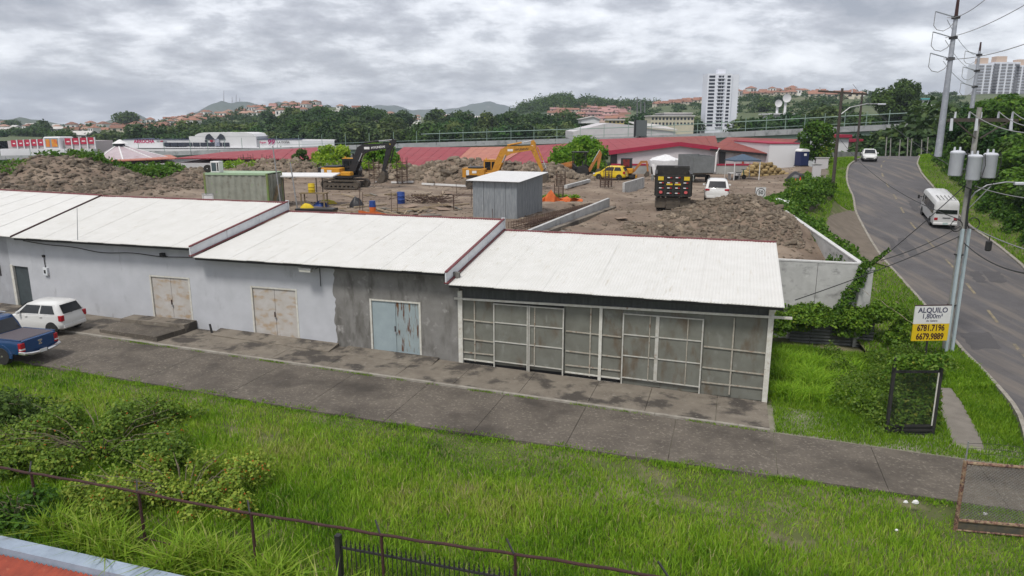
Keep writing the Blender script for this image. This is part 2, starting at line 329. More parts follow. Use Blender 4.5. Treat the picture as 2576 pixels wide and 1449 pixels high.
# road
rows = []
for Y in np.arange(9, 140.1, 1.5):
    a, b = xl(Y), xr(Y); rows.append([(lerp(a, b, t), Y, zr(Y) + .06 * (1 - (2 * t - 1) ** 2)) for t in np.linspace(0, 1, 9)])
road = gridmesh('road', rows, asphalt)
for Y0 in np.arange(22, 104, 5.4):
    rws = []
    for Y in np.linspace(Y0, Y0 + 2.2, 4):
        xm = lerp(xl(Y), xr(Y), .47); rws.append([(xm - .09, Y, zr(Y) + .07), (xm + .09, Y, zr(Y) + .07)])
    o = gridmesh('lane_dash', rws, lane_paint); o.parent = road
patch_m = M('asphalt_patch', (.08, .076, .078), (.066, .063, .065), 1.5, .9, bump=.3, bs=40)
for Y0, Ln, t0, t1 in ((33.5, 3.2, .08, .34), (46, 2.4, .55, .8), (52, 5.0, .12, .30), (66, 4, .58, .86)):
    rws = [[(lerp(xl(Y), xr(Y), t + .012 * math.sin(Y * 7 + t * 20)), Y + .1 * math.sin(t * 40), zr(Y) + .06 * (1 - (2 * t - 1) ** 2) + .006) for t in np.linspace(t0, t1, 6)] for Y in np.linspace(Y0, Y0 + Ln, 8)]
    gridmesh('asphalt_patch', rws, patch_m).parent = road
def kerb(name, fx, sgn, y0, y1, parent):
    n = 0; Y = y0
    while Y < y1:
        ring = []; Y2 = min(Y + 2.4, y1)
        for yy in np.linspace(Y + .015, Y2 - .015, 3):
            x = fx(yy); z = zr(yy); xo = x + sgn * .2
            ring.append([(x, yy, z - .1), (x, yy, z + .11), (x + sgn * .03, yy, z + .13), (xo, yy, z + .13), (xo, yy, z - .1)])
        MB().loft(ring).build('kerb_stone', kerb_mat, parent); Y = Y2
kerb('k', xl, -1, 21, 110, road); kerb('k', xr, 1, 27, 110, road)
# verge between the site edge and the road
SITE = 5.0
WALL_TOP = 4.0; WALL_FAR = 4.9
wc = P(2170, 666, WALL_TOP); w_in = P(1960, 659, WALL_TOP); w_far = P(1961, 523, WALL_FAR)
bnd = [wc, w_far] + [P(2058, 474, 5.2), P(2050, 440, 5.2), P(2062, 410, 5.6)]
XB = [(9, wc.x - 3.5), (wc.y - 1, wc.x + .0)] + [(p.y, p.x) for p in [wc, w_far]] + [(bnd[2].y, bnd[2].x), (bnd[3].y, bnd[3].x), (bnd[4].y, bnd[4].x), (115, bnd[4].x + 6), (140, bnd[4].x + 20)]
def xb(Y): return interp(Y, XB)
def zb(Y): return interp(Y, [(27, -.25), (33, -.2), (36, .4), (40, 1.5), (46, 3.0), (56, 4.6), (65, 5.1), (80, 5.3), (100, 6.3), (115, 6), (140, 4)])
def verge_h(X, Y):
    a, b = xb(Y), xl(Y); t = min(max((X - a) / max(b - a, .1), 0), 1); k = t * t * (3 - 2 * t)
    return lerp(zb(Y), zr(Y) + .1, k ** .8) + .05 * mnoise.noise((X * .8, Y * .8, 2))
rows = []
for Y in np.arange(30, 140, .8):
    a, b = xb(Y) - .05, xl(Y) - .1; rows.append([(lerp(a, b, t), Y, verge_h(lerp(a, b, t), Y)) for t in np.linspace(0, 1, 24)])
verge = gridmesh('grass_verge', rows, grass_soil)
# bank on the right of the road
def bank_h(X, Y):
    u = X - xr(Y); return zr(Y) + interp(u, [(0, .08), (2, .3), (5, 1.4), (10, 4.2), (18, 7.5), (40, 12), (80, 17)]) + .12 * mnoise.noise((X * .4, Y * .4, 5))
rows = [[(xr(Y) + .1 + u, Y, bank_h(xr(Y) + .1 + u, Y)) for u in (0, .5, 1, 1.6, 2.3, 3, 4, 5, 6.5, 8, 10, 13, 17, 24, 34, 50, 80)] for Y in np.arange(14, 140, 1.2)]
bank = gridmesh('grass_bank', rows, grass_soil)
# construction site plateau with its mounds
MOUNDS = [(-43.5, 69, 8, 7, 2.9), (-58, 69, 11, 8, 2.2), (-33, 74, 7, 5, 1.5), (-26, 82, 8, 4, 1.9), (-17, 83, 9, 3.2, 1.75), (35, 86, 5, 6, 1.0), (-5, 77, 7, 3.4, 2.2), (1, 76, 6, 3, 1.9), (4, 78, 3.2, 3, 1.6),
          (15.2, 47.6, 3.8, 3.0, 1.2), (17.0, 44.6, 2.2, 2.8, 1.0), (12.4, 46.3, 2.6, 2.0, .55), (13.5, 43, 2.6, 2, .5), (9.5, 43.5, 2.5, 2, .4), (7.5, 62, 2.5, 3, .6), (-46, 59, 10, 4, 1.0), (-34, 64, 6, 5, .9), (13.6, 52, 2, 3, .35)]
def mound(X, Y):
    h = 0
    for cx, cy, rx, ry, hh in MOUNDS:
        q = ((X - cx) / rx) ** 2 + ((Y - cy) / ry) ** 2
        if q < 2.2: h = max(h, hh * max(0, math.exp(-q * 1.1) - .08) * 1.08)
    return h
def site_h(X, Y):
    m = mound(X, Y)
    tr = -.7 * math.exp(-((X - lerp(.2, 5.6, (Y - 38) / 16)) / 1.1) ** 2) if 36 < Y < 54 else 0     # trench beside the low wall
    lowr = -1.7 * min(max((48 - Y) / 10, 0), 1) * min(max((X - 3) / 8, 0), 1) - .5 * max(0, 1 - (xb(Y) - X) / 2.5) * min(max((56 - Y) / 8, 0), 1)
    return SITE + lowr + m + tr + (.07 + .12 * min(m, 2)) * mnoise.noise((X * .7, Y * .7, 0)) + (.05 + .09 * min(m, 2)) * mnoise.noise((X * 2.1, Y * 2.1, 4)) + .10 * mnoise.noise((X * .15, Y * .15, 9))
def XL_(Y):
    c7 = AX * .293 + AY * .956 + 7.25; c4 = AX * .293 + AY * .956 + w2loc(wc.x, wc.y)[1] + .05
    X7 = (c7 - .956 * Y) / .293; X4 = (c4 - .956 * Y) / .293
    t = min(max((w2loc(X7, Y)[0] + 14.5) / 5, 0), 1)
    return max(-80, lerp(X7, X4, t))
rows = []
for Y in np.arange(27.5, 92, .42):
    a, b = XL_(Y), xb(Y) - .12
    if a >= b: a = b - .05
    rows.append([(lerp(a, b, t), Y, site_h(lerp(a, b, t), Y)) for t in np.linspace(0, 1, 190)])
site = gridmesh('site_ground', rows, soil)
# footpath between fence and road, and the dirt lay-by
def strip(name, pts, width, hf, mat, dz=.03):
    rws = []
    pts = [Vector(p) for p in pts]
    for i in range(len(pts) - 1):
        for t in np.linspace(0, 1, 6, endpoint=(i == len(pts) - 2)):
            p = pts[i].lerp(pts[i + 1], t); d = (pts[i + 1] - pts[i]).normalized(); l = Vector((-d.y, d.x, 0)) * width / 2
            rws.append([((p + l * k).x, (p + l * k).y, hf((p + l * k).x, (p + l * k).y) + dz) for k in (1, .5, 0, -.5, -1)])
    return gridmesh(name, rws, mat)
dirt = M('trodden_dirt', (.17, .14, .11), (.12, .1, .078), 1.2, .95, bump=.4, bs=12)
strip('footpath', [(xb(Y) + .9 + .2 * math.sin(Y), Y, 0) for Y in (44, 50, 56, 62, 68, 76, 84, 92, 100)], 1.0, verge_h, dirt, .09)
rows = []
for Y in np.arange(49, 66, .8):
    k = math.sin((Y - 49) / 17 * math.pi) ** .6; b = xl(Y) - .25; a = lerp(b, xb(Y) + 1.8, k * .8)
    rows.append([(lerp(a, b, t), Y, verge_h(lerp(a, b, t), Y) + .07) for t in np.linspace(0, 1, 8)])
gridmesh('dirt_layby', rows, dirt)
# side path by the black gate
pp = [LOT(2350, 960), LOT(2385, 1010), LOT(2412, 1065), LOT(2436, 1120)]
strip('side_path', pp, 1.0, lotz, M('side_path', (.2, .18, .155), (.15, .135, .115), 2, .95, bump=.4), .02)
# driveway: slabs of concrete
drv = thing('driveway', None, None); del_ = None
drv['kind'] = 'structure'
def near_edge(x): return interp(x, [(-60, -6.8), (-28, -6.75), (-15, -6.95), (-4, -6.5), (5, -6.1), (9, -6.0), (16, -5.9)])
xs_j = [-48, -42.5, -37.6, -33, -28.3, -24.2, -20, -16.6, -13.2, -9.9, -6.6, -3.2, .2, 3.4, 6.6, 9.2]
def slabgeo(x0, x1, y0a, y0b, y1, top, th=.12):
    c = [(x0 + .02, y0a), (x1 - .02, y0b), (x1 - .02, y1), (x0 + .02, y1)]; mb = MB()
    n = 5; m_ = 4; V = []; F = []
    for j in range(m_ + 1):
        for i in range(n + 1):
            x = lerp(x0 + .009, x1 - .009, i / n); ya = lerp(y0a, y0b, i / n); y = lerp(ya, y1, j / m_)
            V.append((*loc2w(x, y), -G * x + top + .008 * mnoise.noise((x, y, 3))))
    for j in range(m_):
        for i in range(n): F.append((j * (n + 1) + i, j * (n + 1) + i + 1, (j + 1) * (n + 1) + i + 1, (j + 1) * (n + 1) + i))
    b = len(V); bd = [i for i in range(n)] + [j * (n + 1) + n for j in range(m_)] + [m_ * (n + 1) + i for i in range(n, 0, -1)] + [j * (n + 1) for j in range(m_, 0, -1)]
    V2 = [(V[i][0], V[i][1], V[i][2] - th) for i in bd]; nb = len(bd)
    F2 = [(bd[(k + 1) % nb], bd[k], b + k, b + (k + 1) % nb) for k in range(nb)]
    mb.v = V + V2; mb.f = F + F2; return mb
base_r = [[(*loc2w(x, y), -G * x + .012) for x in np.arange(-47.5, 9.1, 1.)] for y in (-5.85, -4.5, -2.7, -.1)]
gridmesh('joint_bed', [[p for p in r] for r in base_r], M('joint_sand', (.24, .22, .18), (.12, .13, .07), 1.2, .95)).parent = drv
for a, b in zip(xs_j, xs_j[1:]):
    mid = (near_edge(a) + -2.85) / 2
    slabgeo(a, b, near_edge(a), near_edge(b), -2.88, .05).build('slab', conc, drv)
for a, b in zip([-46, -41, -36.5, -32.6, -27.0, -24, -20.9, -18.1, -14.8, -12.2, -9.4, -6.6, -4.4, -1.8], [-41, -36.5, -32.6, -27.0, -24, -20.9, -18.1, -14.8, -12.2, -9.4, -6.6, -4.4, -1.8, .1]):
    slabgeo(a, b, -2.66, -2.66, -.02, .10 if a > -27 else .075).build('apron_slab', conc_lt, drv)
for k in range(-46, 1, 3):
    slabgeo(k, min(k + 3, .1), -2.85, -2.85, -2.7, .115, .15).build('kerb_stone', kerb_mat, drv)
# joining piece between driveway and road
rows = []
for t in np.linspace(0, 1, 8):
    r_ = []
    for u in np.linspace(0, 1, 8):
        y = lerp(-8.2 if t > .5 else lerp(-6.0, -8.2, t * 2), lerp(-2.9, -.5, t), u); x = lerp(9.2, 13.6, t); X, Y = loc2w(x, y); r_.append((X, Y, max(lotz(X, Y) + .045, zr(Y) + .0 if t > .9 else -9)))
    rows.append(r_)
gridmesh('driveway_mouth', rows, conc)
# ---------------------------------------------------------------- warehouse
W = thing('warehouse', 'long low warehouse of stepped white tin roofs, half white plaster, half bare grey front', 'warehouse', (AX, AY, 0), BROT)
SH = thing('metal_shed', 'grey sheet metal shed with sliding framed doors and lowest white corrugated roof', 'shed', (AX, AY, 0), BROT)
def roof_sheet(x0, x1, y0, y1, zf, zbk, x0b=None, x1b=None, amp=.012, pitch=.13):
    x0b = x0 if x0b is None else x0b; x1b = x1 if x1b is None else x1b
    n = max(4, int(round((x1 - x0) / pitch)) * 2); top = []; V = []
    rings = []
    for (y, z, a, b) in ((y0, zf, x0, x1), (lerp(y0, y1, .5), lerp(zf, zbk, .5) + R.uniform(-.014, .014), lerp(x0, x0b, .5), lerp(x1, x1b, .5)), (y1, zbk, x0b, x1b)):
        up = [(lerp(a, b, i / n), y, z + (amp if i % 2 else -amp)) for i in range(n + 1)]
        dn = [(lerp(a, b, i / n), y, z - .03) for i in range(n, -1, -1)]
        rings.append(up + dn)
    return MB().loft(rings)
def roof(parent, x0, x1, zf, zbk, n, y0=-.75, y1=7.35, x0b=None, x1b=None):
    x0b = x0 if x0b is None else x0b; x1b = x1 if x1b is None else x1b
    for i in range(n):
        a, b = i / n, (i + 1) / n; lift = .012 * (i % 2) + R.uniform(-.003, .003)
        roof_sheet(lerp(x0, x1, a), lerp(x0, x1, b) + .015, y0 + R.uniform(-.02, .02), y1, zf + lift, zbk + lift, lerp(x0b, x1b, a), lerp(x0b, x1b, b) + .015).build('roof_sheet', white_roof, parent)
    MB().loft([[(x, y1 - .1, zbk - .06), (x, y1 + .09, zbk - .06), (x, y1 + .09, zbk + .05), (x, y1 - .1, zbk + .05)] for x in (x0b, x1b)]).build('ridge_flashing', maroon, parent)
    MB().box(x0, x1, y0 + .12, y0 + .2, zf - .16, zf - .04).build('eave_purlin', black_iron, parent)
roof(SH, -13.12, .38, 4.17, 5.38, 13)
roof(W, -26.2, -13.3, 4.66, 5.93, 13)
roof(W, -37.6, -26.45, 5.10, 6.43, 11, x0b=-39.9)
def step_panel(parent, x, zf_lo, zb_lo, zf_hi, zb_hi):     # white gable strip between two roofs
    y0, y1 = -.78, 7.3
    def zlo(y): return lerp(zf_lo, zb_lo, (y - y0) / (y1 - y0))
    def zhi(y): return lerp(zf_hi, zb_hi, (y - y0) / (y1 - y0))
    for a, b in ((y0, 1.9), (1.93, 4.6), (4.63, y1)):
        MB().loft([[(x - .03, y, zlo(y)), (x + .03, y, zlo(y)), (x + .03, y, zhi(y) + .03), (x - .03, y, zhi(y) + .03)] for y in (a, b)]).build('gable_panel', panel_white, parent)
    for f, dz, wd in ((zhi, .05, .09), (zlo, .05, .13)):
        MB().loft([[(x - wd + .06, y, f(y) - .02 + dz), (x + wd, y, f(y) - .02 + dz), (x + wd, y, f(y) + .035 + dz), (x - wd + .06, y, f(y) + .035 + dz)] for y in (y0 - .02, y1)]).build('flashing', maroon, parent)
    MB().box(x - .1, x + .1, y1 + .01, y1 + .06, zlo(y1) - .1, zhi(y1) + .12).build('gable_panel', panel_white, parent)
step_panel(W, -13.2, 4.17, 5.38, 4.66, 5.93)
step_panel(W, -26.32, 4.66, 5.93, 5.12, 6.45)
# walls, with real door openings
def wallseg(parent, x0, x1, zt0, zt1, mat, y0=0, y1=.18, name='wall', zb0=None, zb1=None):
    zb0 = -G * x0 - .25 if zb0 is None else zb0; zb1 = -G * x1 - .25 if zb1 is None else zb1
    return MB().loft([[(x0, y0, zb0), (x0, y1, zb0), (x0, y1, zt0), (x0, y0, zt0)], [(x1, y0, zb1), (x1, y1, zb1), (x1, y1, zt1), (x1, y0, zt1)]]).build(name, mat, parent)
D = {'d1': (-29.66, -27.2), 'd2': (-23.68, -21.1), 'd3': (-17.3, -14.76)}
def dtop(x): return -G * x + 2.62
segs = [(-37.4, D['d1'][0], 4.98, plaster_white), (D['d1'][1], -26.4, 4.98, plaster_white), (-26.4, D['d2'][0], 4.62, plaster_white), (D['d2'][1], -19.2, 4.62, plaster_white), (-19.2, D['d3'][0], 4.62, plaster_grey), (D['d3'][1], -12.9, 4.55, plaster_grey)]
for a, b, zt, mt in segs: wallseg(W, a, b, zt, zt, mt)
for k, (a, b) in D.items():
    zt = 4.98 if k == 'd1' else 4.62; mt = plaster_grey if k == 'd3' else plaster_white
    MB().box(a, b, 0, .18, dtop((a + b) / 2), zt).build('lintel_wall', mt, W)
    g = -G * (a + b) / 2; dm = door_blue if k == 'd3' else door_beige; m_ = (a + b) / 2; zt = dtop(m_)
    fr = frame_paint
    MB().box(a + .002, a + .09, -.015, .16, g, zt - .002).build('door_frame', fr, W); MB().box(b - .09, b - .002, -.015, .16, g, zt - .002).build('door_frame', fr, W)
    MB().box(a + .09, b - .09, .0, .16, zt - .08, zt - .002).build('door_frame', fr, W)
    for s_, (p, q) in (('l', (a + .095, m_ - .008)), ('r', (m_ + .008, b - .095))):
        lf = MB().box(p, q, .055, .1, g + .03, zt - .085, bev=.006).build('door_leaf', door_rusty if (k == 'd3' and s_ == 'r') else dm, W)
        if k == 'd3' and s_ == 'r': lf['label'] = 'rust streaked right door leaf'
        MB().box(p + .03, q - .03, .045, .056, g + .06, g + .22).build('kick_plate', dm, lf)
    MB().box(m_ - .06, m_ - .025, .01, .055, g + 1.15, g + 1.4).build('door_handle', rust, W)
    MB().box(m_ - .03, m_ + .05, .0, .05, g + 1.05, g + 1.13).build('padlock', steel, W)
MB().box(-37.4, -12.9, 7.0, 7.2, .2, 5.0).build('back_wall', plaster_grey, W)
MB().loft([[(-12.9, .19, .2), (-12.9, 6.95, .2), (-12.9, 6.95, 5.15), (-12.9, .19, 4.1)], [(-12.75, .19, .2), (-12.75, 6.95, .2), (-12.75, 6.95, 5.15), (-12.75, .19, 4.1)]]).build('side_wall', plaster_grey, W)
# edge of the white paint: a ragged skin slightly proud of the grey render
pts = [(-19.22, .3), (-19.22, 4.6)]; rag = []
for i in range(26): z = lerp(4.6, .42, i / 25); rag.append((-19.12 + R.uniform(-.05, .06) + .05 * math.sin(i * .7), z))
MB().prism([(-19.25, .42), (-19.25, 4.6)] + rag, -.006, .002).build('paint_edge', plaster_white, W)
# left wing, turned towards the yard
q0 = Vector((-37.4, 0)); wl = w2loc(*LOT(0, 760).xy); dv = (Vector(wl) - q0).normalized(); q1 = q0 + dv * 14
wing = MB(); nrm_ = Vector((-dv.y, dv.x)) * -1
if nrm_.y < 0: nrm_ = -nrm_
def wingpt(t, o=0): p = q0 + dv * t + nrm_ * o; return p
def wbox(t0, t1, o0, o1, z0, z1):
    c = [wingpt(t0, o0), wingpt(t1, o0), wingpt(t1, o1), wingpt(t0, o1)]
    return MB().slab([(p.x, p.y) for p in c], z0, z1)
gz = -G * -38.5
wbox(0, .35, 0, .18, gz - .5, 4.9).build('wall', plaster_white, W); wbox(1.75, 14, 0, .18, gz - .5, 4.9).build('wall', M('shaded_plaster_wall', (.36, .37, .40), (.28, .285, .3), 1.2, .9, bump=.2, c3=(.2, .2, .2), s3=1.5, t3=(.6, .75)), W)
wbox(.35, 1.75, 0, .18, gz + 2.25, 4.9).build('lintel_wall', plaster_white, W)
wbox(.35, 1.75, .1, .15, gz + .02, gz + 2.24).build('door_leaf', dark_door, W)['label'] = 'dark grey side door'
wbox(1.55, 1.75, -.03, .09, gz, gz + 2.3).build('door_frame', frame_paint, W)
wbox(2.6, 3.1, -.02, .0, gz + 1.6, gz + 2.2).build('wall_vent', black_iron, W)
ev = [(-37.62, -.75, 5.10), (-39.9, 7.35, 6.43)]
e2 = q0 + dv * 14 + nrm_ * -.75
bk = q0 + dv * 14 + nrm_ * 7.3
for i in range(6):
    a, b = i / 6, (i + 1) / 6; f0 = Vector(ev[0]).lerp(Vector((e2.x, e2.y, 5.1)), a + .002); f1 = Vector(ev[0]).lerp(Vector((e2.x, e2.y, 5.1)), b - .002)
    b0 = Vector(ev[1]).lerp(Vector((bk.x, bk.y, 6.43)), a + .002); b1 = Vector(ev[1]).lerp(Vector((bk.x, bk.y, 6.43)), b - .002)
    dz_ = Vector((0, 0, .03)); MB().loft([[f0, f1, b1, b0], [f0 + dz_, f1 + dz_, b1 + dz_, b0 + dz_]]).build('roof_sheet', white_roof, W)
MB().tube([(-37.61, -.76, 5.14), (-39.9, 7.36, 6.48)], .05, 5).build('valley_flashing', rust, W)
MB().tube([(-39.9, 7.36, 6.47), (bk.x, bk.y, 6.47)], .07, 5).build('ridge_flashing', maroon, W)
# things fixed to or standing by the front
def onfront(x, y, z): return (*loc2w(x, y), z)
mtr = thing('meter_box', 'small white electric meter box on the white wall beside the dark side door', 'meter box', onfront(-36.4, 0, 0), BROT)
B(-.14, .14, -.12, 0, 3.0, 3.42, bev=.01).build('housing', panel_white, mtr); B(-.07, .05, -.132, -.12, 3.12, 3.3).build('dial', black_pl, mtr)
MB().cyl((-.03, -.04, 3.42), (-.03, -.04, 4.0), .02).build('conduit', black_iron, mtr); B(-.09, .03, -.1, 0, 3.98, 4.1).build('weatherhead', black_iron, mtr)
lamp = thing('eave_floodlight', 'grey floodlight bracket under the eave of the middle roof', 'floodlight', onfront(-20.1, 0, 0), BROT)
B(-.35, .3, -.75, -.45, 4.38, 4.44).build('hood', steel, lamp); B(-.32, .27, -.74, -.5, 4.28, 4.38).build('lens', M('lamp_lens', (.4, .4, .36), None, rough=.3), lamp); MB().cyl((.34, -.45, 4.4), (.34, -.04, 4.4), .02).build('arm', black_iron, lamp); MB().cyl((.34, -.06, 3.5), (.34, -.06, 4.44), .018).build('conduit', black_iron, lamp)
cab = MB().tube([(*loc2w(lerp(-37.6, -26.4, t), -.12), lerp(4.82, 4.5, t) - .16 * math.sin(t * math.pi) * (1 + .4 * math.sin(t * 17))) for t in np.linspace(0, 1, 26)], .02, 5).build('wall_cable', cable_m); tag(cab, 'black cable sagging along the white warehouse wall under the eave', 'cable')
bx = thing('junction_box', 'small black junction box on the cable under the left eave', 'junction box', onfront(-28.6, -.1, 0), BROT); B(-.12, .12, -.1, .09, 4.42, 4.62, bev=.02).build('housing', black_pl, bx); MB().cyl((.12, 0, 4.5), (.3, 0, 4.46), .015).build('gland', cable_m, bx)
ant = MB().cyl(onfront(-33.35, -.6, 4.95), onfront(-33.3, -.4, 6.75), .02, .012, 6).build('roof_rod', steel); tag(ant, 'thin pale metal rod standing at the eave of the left roof', 'rod')
st = MB(); pz = .25
step = thing('entry_step', 'cracked concrete loading step in front of the leftmost beige double door', 'step', (AX, AY, 0), BROT)
MB().slab([(-30.9, -.9), (-27.0, -.9), (-27.0, -.03), (-30.9, -.03)], .7, 1.27).build('upper_slab', conc_lt, step)
MB().slab([(-30.8, -2.3), (-27.2, -2.5), (-26.95, -.92), (-31.0, -.92)], .7, 1.10).build('lower_slab', conc, step)
rp = MB(); ramp2 = thing('door_ramp', 'low concrete ramp along the foot of the white wall below the middle beige door', 'ramp', (AX, AY, 0), BROT)
MB().loft([[(-25.6, -.75, .68), (-25.6, -.02, .68), (-25.6, -.02, .99), (-25.6, -.75, .86)], [(-19.0, -.95, .5), (-19.0, -.02, .5), (-19.0, -.02, .80), (-19.0, -.95, .68)]]).build('ramp_slab', conc_lt, ramp2)
ramp3 = thing('door_ramp', 'worn concrete ramp in front of the pale blue double door', 'ramp', (AX, AY, 0), BROT)
MB().loft([[(-18.5, -.9, .3), (-18.5, -.02, .3), (-18.5, -.02, .72), (-18.5, -.9, .64)], [(-13.9, -.9, .3), (-13.9, -.02, .3), (-13.9, -.02, .585), (-13.9, -.9, .51)]]).build('ramp_slab', conc_lt, ramp3)
stub = MB().cyl(onfront(-25.85, -.35, .7), onfront(-25.95, -.35, 1.25), .06, .05, 7).build('pipe_stub', black_iron); tag(stub, 'short dark pipe stub leaning against the foot of the white wall', 'pipe')
# ---------------------------------------------------------------- metal shed front
def sg(x): return -G * x
for x in (-12.85, 0): MB().box(x - .1, x + .1, -.06, .12, sg(x) - .2, 3.95 if x == 0 else 3.75).build('post', frame_paint, SH)
n = 26
for i in range(9):       # header sheets
    a, b = lerp(-12.75, -.1, i / 9), lerp(-12.75, -.1, (i + 1) / 9); k = 8
    r0 = [(lerp(a, b, j / k), .02 + (.018 if j % 2 else 0), 0) for j in range(k + 1)]
    zt = lerp(3.95, 4.08, i / 9)
    MB().loft([[(x, y, z0) for x, y, _ in r0] + [(x, .06, z0) for x, y, _ in r0[::-1]] for z0 in (lerp(3.42, 3.58, i / 9), zt)]).build('header_sheet', sheet_dark, SH)
MB().bar((-13.1, -.07, 3.40), (.75, -.07, 3.60), .07, .09).build('door_track', frame_paint, SH)
# fixed sheets behind
fx = [-12.75, -11.3, -9.75, -8.15, -6.7, -5.7, -4.1, -2.5, -1.3, -.1]
for a, b in zip(fx, fx[1:]): MB().box(a + .006, b - .006, .045, .07, sg(b) + (.22 if a < -5.7 else .1), lerp(3.4, 3.58, (a + 12.75) / 12.75)).build('sheet_panel', sheet_grey, SH)
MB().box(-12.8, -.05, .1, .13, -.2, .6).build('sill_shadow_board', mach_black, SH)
def vbar(x, z0, z1, y=.02, w=.06, mat=bar_paint): MB().box(x - w / 2, x + w / 2, y - .025, y + .02, z0, z1).build('frame_bar', mat, SH)
def hbar(x0, x1, z0, z1, y=.03, w=.05, mat=bar_paint): MB().bar((x0, y - .02, z0), (x1, y - .02, z1), .04, w).build('frame_bar', mat, SH)
for x in (-12.2, -7.05, -1.35): vbar(x, sg(x) + .2, 3.42)
vbar(-6.62, sg(-6.6) - .05, 3.5, y=-.03, w=.13, mat=frame_paint)
for (a, b) in ((-12.75, -11.32), (-8.1, -5.75), (-2.45, -.1)):
    for f in (.34, .62, .05): hbar(a, b, sg(a) + .02 + 3.3 * (1 - f) * .95 - (.6 if f == .05 else 0) * 0, sg(b) + 3.3 * (1 - f) * .95 + .02) if f != .05 else None
    hbar(a, b, sg(a) + .58, sg(b) + .62)
for (a, b) in ((-12.75, -11.32), (-8.1, -5.75)):
    hbar(a, b, sg(a) + .05, sg(b) + .05, w=.07, mat=frame_paint); hbar(a, b, sg(a) + .27, sg(b) + .27, w=.06, mat=frame_paint)
def gate(x0, x1, label, mids=()):
    y = -.055; zt = 3.31; g0, g1 = sg(x0) + .02, sg(x1) + .02
    lf = MB().box(x0 + .03, x1 - .03, y + .02, y + .035, g1 + .38, zt - .04).build('sliding_door', sheet_grey, SH); lf['label'] = label
    def bb(p, q, w): MB().bar(p, q, .04, w * .8).build('door_bar', door_bar_paint, lf)
    for x in (x0, x1): MB().box(x - .028, x + .028, y - .03, y + .03, sg(x) - .02, zt).build('door_bar', door_bar_paint, lf)
    bb((x0, y, zt - .03), (x1, y, zt - .03), .06); bb((x0, y, g0 + .03), (x1, y, g1 + .03), .07); bb((x0, y, g0 + .36), (x1, y, g1 + .36), .05)
    for f in (.68, .36): bb((x0, y, lerp(g0 + .3, zt, f)), (x1, y, lerp(g1 + .3, zt, f)), .05)
    for m_ in mids: MB().box(m_[0] - m_[1] / 2, m_[0] + m_[1] / 2, y - .02, y + .02, g1 + .38, zt - .05).build('door_bar', door_bar_paint if m_[1] > .06 else bar_paint, lf)
gate(-11.28, -9.77, 'left leaf of the paired sliding doors'); gate(-9.69, -8.2, 'right leaf of the paired sliding doors', ((-9.45, .05),)); gate(-5.68, -2.52, 'wide sliding door with a white middle post', ((-4.3, .14), (-4.6, .04), (-3.1, .04)))
MB().box(-11.28, -8.2, -.005, .005, 3.32, 3.42).build('door_gap_shade', mach_black, SH)
MB().box(-.06, .06, .13, 7.1, -.3, 3.9).build('side_wall', sheet_dark, SH); MB().box(-12.7, .06, 7.0, 7.15, -.3, 5.0).build('back_wall', sheet_dark, SH)
# ---------------------------------------------------------------- walls of the construction lot
coping_m = M('pale_coping', (.56, .56, .55), (.46, .46, .45), 3, .8, c3=(.36, .36, .35), s3=2, t3=(.6, .75))
def wall_run(name, label, pts, top, bottom, th, npan, mat, cap=True):
    t = thing(name, label, 'wall', (pts[0][0], pts[0][1], 0))
    o = Vector((pts[0][0], pts[0][1], 0)); a = Vector((pts[0][0], pts[0][1], 0)) - o; b = Vector((pts[1][0], pts[1][1], 0)) - o
    d = (b - a).normalized(); l = Vector((-d.y, d.x, 0)) * th / 2
    for i in range(npan):
        p = a.lerp(b, i / npan) + d * .01; q = a.lerp(b, (i + 1) / npan) - d * .01
        bt = bottom(i / npan) if callable(bottom) else bottom; tp = top(i / npan) if callable(top) else top
        tq = top((i + 1) / npan) if callable(top) else top; jz = R.uniform(-.012, .012)
        MB().loft([[(v.x, v.y, bt), (w.x, w.y, bt), (w.x, w.y, zt_ + jz), (v.x, v.y, zt_ + jz)] for v, w, zt_ in ((p - l, p + l, tp), (q - l, q + l, tq))]).build('panel', mat, t)
    if cap:
        l2 = l * 1.12
        ta, tb = (top(0), top(1)) if callable(top) else (top, top)
        MB().loft([[(a - l2) + Vector((0, 0, ta + .015)), (a + l2) + Vector((0, 0, ta + .015)), (a + l2) + Vector((0, 0, ta + .09)), (a - l2) + Vector((0, 0, ta + .09))], [(b - l2) + Vector((0, 0, tb + .015)), (b + l2) + Vector((0, 0, tb + .015)), (b + l2) + Vector((0, 0, tb + .09)), (b - l2) + Vector((0, 0, tb + .09))]]).build('coping', coping_m, t)
    return t
w0_ = Vector(loc2w(-1.5, w2loc(wc.x, wc.y)[1]))
wall_run('retaining_wall', 'grey concrete retaining wall facing the road sign, beside the metal shed', [(w0_.x, w0_.y), (wc.x, wc.y)], WALL_TOP, -.3, .22, 3, conc_wall)
wall_run('retaining_wall', 'long concrete wall running back along the vines from the wall corner', [(wc.x - .02, wc.y + .2), (w_far.x, w_far.y)], lambda t: lerp(WALL_TOP, WALL_FAR, t), .2, .22, 9, conc_wall)
cp = thing('corner_pier', 'stained concrete pier at the corner of the retaining wall', 'pier', (wc.x + .15, wc.y, 0)); B(-.35, .3, -.3, .3, -.3, WALL_TOP - .2, bev=.03).build('shaft', conc_wall, cp); B(-.38, .33, -.33, .33, WALL_TOP - .195, WALL_TOP - .1).build('cap', conc_wall, cp)
st_ = P(1330, 579, 5.3); lw2 = P(1531, 497.5, 5.7)
wall_run('low_wall', 'low pale concrete wall segment running back from behind the middle roof', [tuple((st_).xy), tuple(lw2.xy)], lambda t: lerp(5.3, 5.7, t), 4.3, .2, 6, conc_wall, False)
fb = thing('footing_strip', 'pale concrete footing strip along the low wall', 'footing', (0, 0, 0)); o_ = Vector((.55, -.2, 0))
